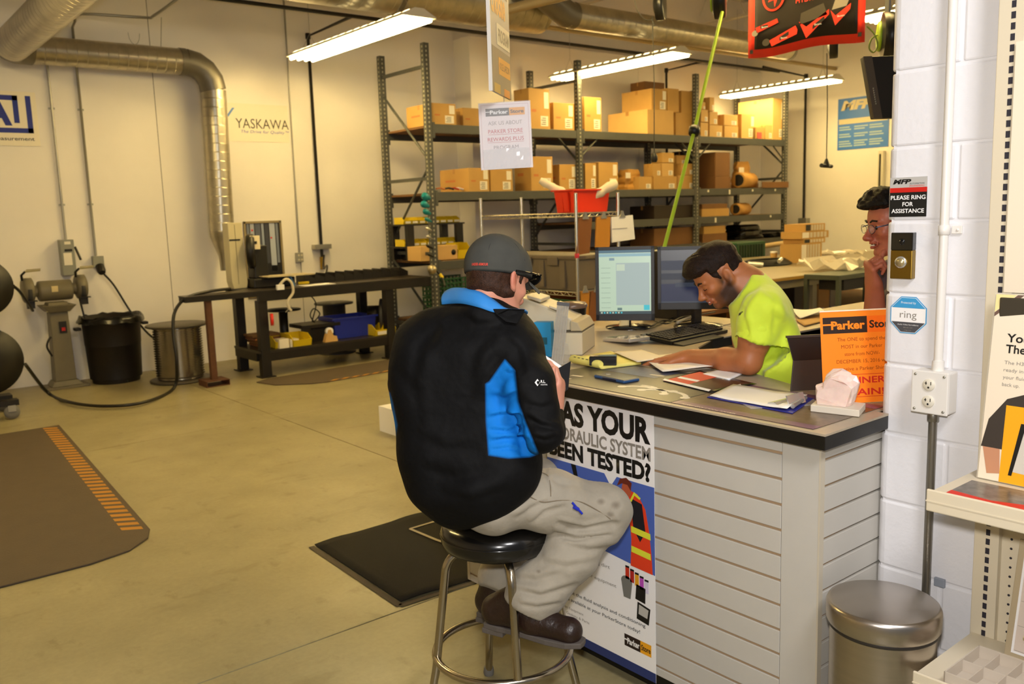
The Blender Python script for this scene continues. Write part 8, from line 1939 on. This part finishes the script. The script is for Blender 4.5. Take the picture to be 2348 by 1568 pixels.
bt.build('boots', mixmat('boot_leather', '#24140d', [], .38, .0006, 120, var=.25, vscale=18, bump2=.003, b2scale=30), t)
m_sole = mat('boot_sole', '#57504a', .7, var=.15)
for hl, to in ((hlR, toR), (hlL, toL)):
    d = (to-hl); L_ = d.length; d.normalize(); w_ = Vector((0, 0, 1)).cross(d).normalized(); up = d.cross(w_)
    out = [(-.005, 0), (0, .030), (.05, .036), (.12, .034), (L_*.68, .047), (L_*.88, .044), (L_+.005, .022), (L_+.008, 0)]; poly = out+[(x, -y) for x, y in reversed(out[1:-1])]
    MB().prism(poly, hl-up*.004, d, w_, .018).build('boot_sole', m_sole, t, bevel=.003); MB().prism([(-.005, -.030), (.07, -.034), (.07, .034), (-.005, .030)], hl-up*.020, d, w_, .017).build('boot_heel', m_sole, t, bevel=.002)
# booklet in his hand
t = thing('open_booklet', 'black and white booklet held open in the seated customer hand', 'booklet', atD(1285, 860, 2.6))
def quad(P, nm, m_, tt, th=.003):
    n_ = (P[1]-P[0]).cross(P[3]-P[0]).normalized()*th; MB().add(list(P)+[p+n_ for p in P], [(0, 1, 2, 3), (7, 6, 5, 4), (0, 4, 5, 1), (1, 5, 6, 2), (2, 6, 7, 3), (3, 7, 4, 0)]).build(nm, m_, tt)
quad([atD(1236, 868, 2.63), atD(1309, 828, 2.66), atD(1303, 892, 2.63), atD(1240, 935, 2.60)], 'black_cover', mixmat('booklet_black', '#0b0a0a', [], .5, spec=.1), t)
quad([atD(1228, 800, 2.72), atD(1262, 822, 2.74), atD(1292, 842, 2.668), atD(1240, 873, 2.645)], 'white_page', m_white, t, .001)
quad([atD(1262, 838, 2.70), atD(1268, 843, 2.70), atD(1278, 853, 2.665), atD(1272, 851, 2.665)], 'page_mark', m_ink, t, -.0015)
# ================================================================ the clerk behind the counter
t = thing('person', 'person with dark hair, beard and bright yellow shirt leaning over the counter papers', 'person', (2.86, 1.9, 0))
HO2 = atD(1648, 631, 3.32); HR2 = frame3((-.83, .56, 0), pitch=.60, roll=.04)
C72 = atD(1706, 644, 3.30)+Vector((.02, 0, -.02)); el2 = Vector((2.615, 1.875, 1.103)); wr2 = Vector((2.60, 2.135, 1.082)); wr2 = atZ(1580, 818, 1.085)
sh2 = atD(1748, 716, 3.13); shB = atD(1742, 700, 3.48); hip2 = Vector((2.98, 1.91, .95)); chest2 = atD(1752, 770, 3.36)
b2 = Field((2.34, 1.60, .60), (3.30, 2.46, 1.62), .0045)
head(b2, HO2, HR2, .92, smile=.3)
b2.chain([HO2+HR2@Vector((-.030, 0, -.045)), C72+Vector((-.01, 0, -.03))], [.053, .062], .03); b2.cap(HO2+HR2@Vector((-.05, 0, -.02)), C72, .045, .055, .03)
b2.chain([C72, chest2, hip2], [.07, .11, .10], .05); b2.cap(sh2, shB, .05, .05, .05)
b2.chain([sh2, sh2.lerp(el2, .55)+Vector((0, -.0, .0)), el2], [.058, .052, .045], .03); b2.chain([el2, el2.lerp(wr2, .35), wr2], [.046, .043, .028], .02)
elB = shB+Vector((.02, .02, -.30)); b2.chain([shB, elB, elB+Vector((-.12, .05, -.14))], [.05, .04, .035], .02)
hx = (atZ(1508, 824, 1.068)-wr2).normalized(); hz = Vector((0, 0, 1)); hz = (hz-hx*hz.dot(hx)).normalized(); hy = hz.cross(hx)
hand(b2, wr2+hx*.005, Matrix((hx, hy, hz)).transposed(), curl=(.10, .12, .14, .2), thumb=(.45, .15), s=1.0, spread=.11)
_L2 = localco(HO2, HR2)
def L2(X, Y, Z):
    a, b, c_ = _L2(X, Y, Z); return a/.92, b/.92, c_/.92
def beard(P):
    x, y, z = L2(P[:, 0], P[:, 1], P[:, 2]); ay = np.abs(y)
    jawz = -.045-.5*np.maximum(x-.0, 0)*.9; d = np.minimum((jawz+.030-z)/.02, 1.2); d = np.minimum(d, (x+.012)/.012); d = np.where((x > .075) & (z > -.083), -1, d)
    sb = 1-np.maximum(np.abs(x-.018)/.014, np.abs(z+.015)/.035)*1.2; mo = 1-np.maximum(np.abs(z+.052)/.007, ay/.028)*1.3
    front = np.clip((x-.045)/.03, 0, 1); m_ = .5+.5*np.clip(np.maximum(np.maximum(d, sb), mo*.3-.2), -1, 1); return np.where(z > -.118, m_*(1.0-.42*front), 0)
def lips(P):
    x, y, z = L2(P[:, 0], P[:, 1], P[:, 2]); return 1.2-np.maximum(np.abs(z+.067)/.012, np.abs(y)/.026)-(x < .08)*2
b2.build('body', SKIN2, t, attrs={'beard': beard, 'lips': lips})
h2 = Field((2.36, 1.68, 1.20), (2.90, 2.28, 1.68), .004); head(h2, HO2, HR2, .92, ears=()); h2.cap(HO2+HR2@Vector((-.05, 0, -.02)), C72, .045, .055, .03)
def thick2(X, Y, Z):
    x, y, z = L2(X, Y, Z); top = np.clip((z-.030-.0*x)/.05, 0, 1); front = np.clip((x-.02)/.06, 0, 1)
    line = np.where(x > .045, .052-.12*(x-.075), np.where(x > .012, -.012+(x-.012)*1.4, -.045+.55*np.maximum(-.0+(x+.03), 0)*0)); line = np.where(x < -.03, -.052, line)
    lo = np.clip((z-line)/.012, -1, 1); earcut = np.where((np.abs(x+.013) < .026) & (z < .036) & (np.abs(y) > .05), -1, 1)
    return np.minimum(lo, earcut)*(.0035+.014*top+.018*front*top)
hair(h2, thick2, 'hair', mixmat('black_brown_hair', '#20130c', [], .6, .0025, 300, var=.4, vscale=100, spec=.2), t, noise=.002, nfreq=120)
T2 = lambda x, y, z: HO2+HR2@Vector((x*.92, y*.92, z*.92))
m_brow = mat('brow_hair', '#1c110b', .7)
for y in (-1, 1):
    MB().tube([T2(.0965, y*.014, .0185), T2(.0955, y*.028, .0255), T2(.0850, y*.047, .0235)], .0035, 8, rs=[.0035, .0042, .002]).build('eyebrow', m_brow, t)
    MB().tube([T2(.0895, y*.019, -.008), T2(.0900, y*.031, -.0115), T2(.0830, y*.044, -.008)], .0014, 6).build('eyelashes', m_brow, t)
MB().tube([T2(.096, -.012, -.0665), T2(.0995, 0, -.0665), T2(.096, .012, -.0665)], .0022, 8).build('teeth', mat('teeth_white', '#e9e2d6', .3), t)
# t-shirt
ts = Field((2.42, 1.50, .58), (3.34, 2.42, 1.46), .006)
def seg2(px0, py0, d0, px1, py1, d1, r0, r1, k=.06, fs=.9): ts.cap(atD(px0, py0, d0), atD(px1, py1, d1), r0, r1, k, flat=CR, fs=fs)
seg2(1753, 712, 3.20, 1753, 705, 3.48, .090, .087); seg2(1763, 770, 3.22, 1760, 770, 3.48, .113, .11); seg2(1770, 840, 3.24, 1770, 840, 3.48, .132, .12); seg2(1768, 930, 3.26, 1768, 930, 3.48, .13, .12); seg2(1765, 1010, 3.26, 1760, 1010, 3.46, .12, .115)
ts.cap(C72+Vector((.012, -.01, -.030)), atD(1755, 720, 3.34), .084, .09, .05); ts.cap(atD(1714, 676, 3.27), atD(1735, 760, 3.30), .066, .09, .05)
mid = sh2.lerp(el2, .52); ts.chain([sh2+Vector((0, 0, .005)), mid], [.078, .074], .03); mB = shB.lerp(elB, .55); ts.chain([shB, mB], [.075, .072], .03)
ax_ = (el2-sh2).normalized(); ts.cap(mid-ax_*.02, mid+ax_*.12, .064, .066, .006, op='s')
cq = ax_+Vector((.0, 0, -.1)); q0 = mid+ax_*.012; cutpl(ts, q0, cq, lambda X, Y, Z: (((X-mid.x)**2+(Y-mid.y)**2+(Z-mid.z)**2) < .125**2) & (((X-2.74)*.63+(Y-1.86)*.777) < -.00))
ts.cap(HO2+HR2@Vector((-.045, 0, -.04)), C72+Vector((-.02, 0, -.035)), .062, .067, .008, op='s')
SC = [(((1742, 650), (1712, 690), (1695, 745)), .005, 7), (((1775, 690), (1780, 730), (1776, 775)), .006, 7), (((1760, 700), (1790, 740), (1800, 800)), .005, 9), (((1700, 700), (1710, 740), (1712, 775)), .004, 6), (((1745, 660), (1770, 675), (1785, 700)), .004, 7), (((1790, 800), (1770, 830), (1745, 850)), .005, 8), (((1820, 780), (1805, 820), (1780, 850)), .004, 8), (((1680, 800), (1700, 830), (1700, 860)), .005, 6)]
A_ = atD(1672, 692, 3.32); B_ = atD(1714, 624, 3.35); ts.cap(atD(1722, 646, 3.34), atD(1740, 680, 3.34), .046, .06, .04)
n_ = (B_-A_).cross(_fw).normalized(); n_ = n_ if n_.dot(HO2-B_) > 0 else -n_; M_ = (A_+B_)/2
cutpl(ts, M_, n_, lambda X, Y, Z: ((X-M_.x)**2+(Y-M_.y)**2+(Z-M_.z)**2) < .13**2)
TSM = mixmat('hi_vis_yellow_cloth', '#cfe636', [], .75, .0003, 500, var=.03, vscale=8, sheen=.2, bump2=.006, b2scale=12)
shirt_ = ts.build('shirt', TSM, t, post=lambda P, Q: bumpy(crease(P, Q, SC, 3.5), Q, [(.006, (.6, .3, .7), 48, .2, tuple(atD(1790, 790, 3.1)), .14), (.005, (.9, -.3, .2), 60, 1.1, tuple(atD(1740, 730, 3.0)), .10), (.005, (.3, .4, .8), 44, 2, tuple(atD(1690, 790, 3.1)), .12), (.004, (-.5, .2, .8), 70, 1, tuple(mid), .1)]))
# shirt print
sp = surf(shirt_, 1697, 722, .001); u_ = (CR*.62-_fw*.55).normalized(); F = Frame(sp-u_*.016+_fw*.0, u_, (CU-u_*CU.dot(u_)).normalized())
lt = [text(F, 'MFP', 0, 0, .012, m_ink, shirt_, w=.034, bold=.05, shear=.2, h0=.0), text(F, 'AUTOMATION', .012, -.013, .004, m_greyink, shirt_, w=.024, h0=.0), text(F, 'ENGINEERING', .012, -.019, .004, m_greyink, shirt_, w=.024, h0=.0)]
for o in lt:   # lay the print onto the cloth
    md = o.modifiers.new('w', 'SHRINKWRAP'); md.target = shirt_; md.wrap_method = 'NEAREST_SURFACEPOINT'; md.offset = .0012
pt = Field((2.60, 1.60, .02), (3.20, 2.20, 1.02), .012)
for dx in (0, .17): pt.chain([hip2+Vector((-.05+dx*.3, -.08+dx, -.02)), hip2+Vector((-.03+dx*.3, -.08+dx, -.50)), hip2+Vector((-.01+dx*.3, -.08+dx, -.86))], [.11, .08, .065], .04)
pt.build('trousers', mat('dark_denim', '#23262e', .8), t)
for dx in (0, .17): MB().lathe(hip2+Vector((-.06+dx*.3, -.08+dx, -.945)), [(.0, 0), (.055, .0), (.055, .05), (.045, .08), (0, .09)], 16).build('shoe', m_black, t)

# ================================================================ the man half hidden by the block wall
t = thing('person', 'person with dark hair and glasses smiling behind the block wall edge, fist at his chin', 'person', (3.42, 1.62, 0))
HR3 = frame3((-.78, .60, 0), pitch=.14, roll=.0); nose3 = atD(1981, 547, 3.30); HO3 = nose3-HR3@Vector((.125, 0, -.037))
b3 = Field((2.84, 1.18, .70), (3.72, 2.02, 1.84), .0045)
head(b3, HO3, HR3, 1.02, smile=1.0); C73 = HO3+HR3@Vector((-.075, 0, -.13))
b3.chain([HO3+HR3@Vector((-.030, 0, -.05)), C73], [.055, .062], .03)
b3.ell(HO3+HR3@Vector((.088, 0, -.0655)), (.02, .020, .0045), HR3, .003, op='s')
ch3 = C73+Vector((.05, -.03, -.22)); b3.chain([C73, ch3, Vector((3.44, 1.58, .95))], [.07, .12, .12], .05)
kn3 = atD(1998, 626, 3.22); wr3 = atD(2004, 655, 3.24); el3 = Vector((3.10, 1.62, 1.10)); el3 = atD(2006, 735, 3.30)
sh3 = C73+Vector((.02, -.17, -.10)); sh3b = C73+Vector((.12, .16, -.10)); b3.cap(sh3, sh3b, .055, .055, .05); b3.chain([sh3, el3+Vector((.06, -.02, -.06)), el3], [.055, .048, .045], .03); b3.chain([el3, wr3], [.043, .030], .02)
hx = (kn3-wr3).normalized(); hz = Vector((-.78, .60, .1)); hz = (hz-hx*hz.dot(hx)).normalized(); hy = hz.cross(hx)
hand(b3, wr3, Matrix((hx, -hy, -hz)).transposed() if False else Matrix((hx, hy, hz)).transposed(), curl=(1.25, 1.3, 1.3, 1.3), thumb=(1.0, .9), s=1.0, spread=.03)
L3 = localco(HO3, HR3)
b3.build('body', SKIN3, t, attrs={'red': lambda P: .3+.4*np.exp(-((L3(P[:, 0], P[:, 1], P[:, 2])[0]-.115)**2+(L3(P[:, 0], P[:, 1], P[:, 2])[2]+.036)**2)/.02**2), 'lips': lambda P: 1.3-np.maximum(np.abs(L3(P[:, 0], P[:, 1], P[:, 2])[2]+.067)/.011, np.abs(L3(P[:, 0], P[:, 1], P[:, 2])[1])/.03)-(L3(P[:, 0], P[:, 1], P[:, 2])[0] < .08)*2})
h3 = Field((2.96, 1.36, 1.40), (3.48, 1.92, 1.84), .004); head(h3, HO3, HR3, 1.02, ears=())
def thick3(X, Y, Z):
    x, y, z = L3(X, Y, Z); top = np.clip((z-.045)/.04, 0, 1); front = np.clip((x-.0)/.07, 0, 1)
    line = np.where(x > .04, .066, np.where(x > .01, .0, -.045)); q = np.clip((z-line)/.012, -1, 1); return np.where(q < 0, q*.02, q*(.004+.012*top+.030*front*top))
hair(h3, thick3, 'hair', mixmat('black_hair', '#130d0a', [], .55, .003, 300, var=.4, vscale=100, spec=.25), t, noise=.006, nfreq=130)
T3 = lambda x, y, z: HO3+HR3@Vector((x*1.02, y*1.02, z*1.02))
MB().tube(catmull([T3(.094, -.014, -.066), T3(.0985, 0, -.0665), T3(.094, .014, -.066)], 4), .0028, 8).build('teeth', mat('teeth_white', '#e9e2d6', .3), t)
m_gf = mat('glasses_frame_blue', '#3a4a66', .25, .6)
for y in (-1, 1):
    MB().tube([T3(.108-.02*(abs(math.cos(a))*.2)-.006*(y*.033+.024*math.cos(a))**2*60, y*.034+.024*math.cos(a), -.004+.016*math.sin(a)) for a in [i*2*PI/24 for i in range(24)]], .0012, 6, closed=True).build('lens_rim', m_gf, t)
    MB().grid([[T3(.107-.006*(y*.033)**2*60, y*.034+.023*k/3*math.cos(a), -.004+.015*k/3*math.sin(a)) for a in [i*2*PI/20 for i in range(21)]] for k in range(4)]).build('lens', mat('lens_glass', '#f3f0e6', .03, alpha=.15), t)
    MB().tube([T3(.098, y*.058, .002), T3(.06, y*.076, .006), T3(0, y*.081, .008), T3(-.01, y*.081, .002)], .0022, 6).build('temple_arm', m_gf, t)
    MB().tube([T3(.098, y*.014, .020), T3(.097, y*.028, .026), T3(.086, y*.047, .022)], .0035, 8).build('eyebrow', m_brow, t)
    MB().lathe(T3(.0795, y*.032, -.002), [(.0, -.011), (.0075, -.0085), (.0105, -.003), (.0115, 0)], 14, axis=-(HR3@Vector((1, 0, 0)))).build('eye', mat('eye_dark', '#241a14', .1), t)
s3 = Field((2.98, 1.20, .70), (3.76, 1.98, 1.50), .008)
s3.cap(sh3+Vector((.02, 0, -.02)), sh3b+Vector((.02, 0, -.02)), .075, .075, .06); s3.cap(ch3+Vector((0, -.07, 0)), ch3+Vector((0, .07, 0)), .125, .125, .06); s3.cap(Vector((3.46, 1.50, .98)), Vector((3.46, 1.64, .98)), .135, .135, .08); s3.cap(Vector((3.46, 1.50, .84)), Vector((3.46, 1.64, .84)), .13, .13, .06)
s3.cap(sh3, sh3.lerp(el3+Vector((.06, -.02, -.06)), .6), .075, .068, .03); s3.cap(sh3b, sh3b+Vector((.02, .02, -.22)), .07, .06, .03); s3.ell(C73+Vector((-.01, 0, .03)), (.07, .07, .07), None, .01, op='s')
s3.build('shirt', mat('plum_cloth', '#3d3348', .8), t)
for dx in (-.08, .09):
    MB().tube([(3.46, 1.57+dx, .88), (3.46, 1.57+dx, .45), (3.46, 1.57+dx, .06)], .08, 14, rs=[.105, .078, .062]).build('trouser_leg', mat('dark_denim', '#23262e', .8), t); MB().lathe((3.43, 1.57+dx, 0), [(0, 0), (.058, 0), (.058, .05), (.045, .08), (0, .09)], 16).build('shoe', m_black, t)
MB().tube([sh3b+Vector((.02, .02, -.2)), sh3b+Vector((.0, .05, -.45))], .038, 10).build('forearm', SKIN3, t)
bpy.context.view_layer.update()
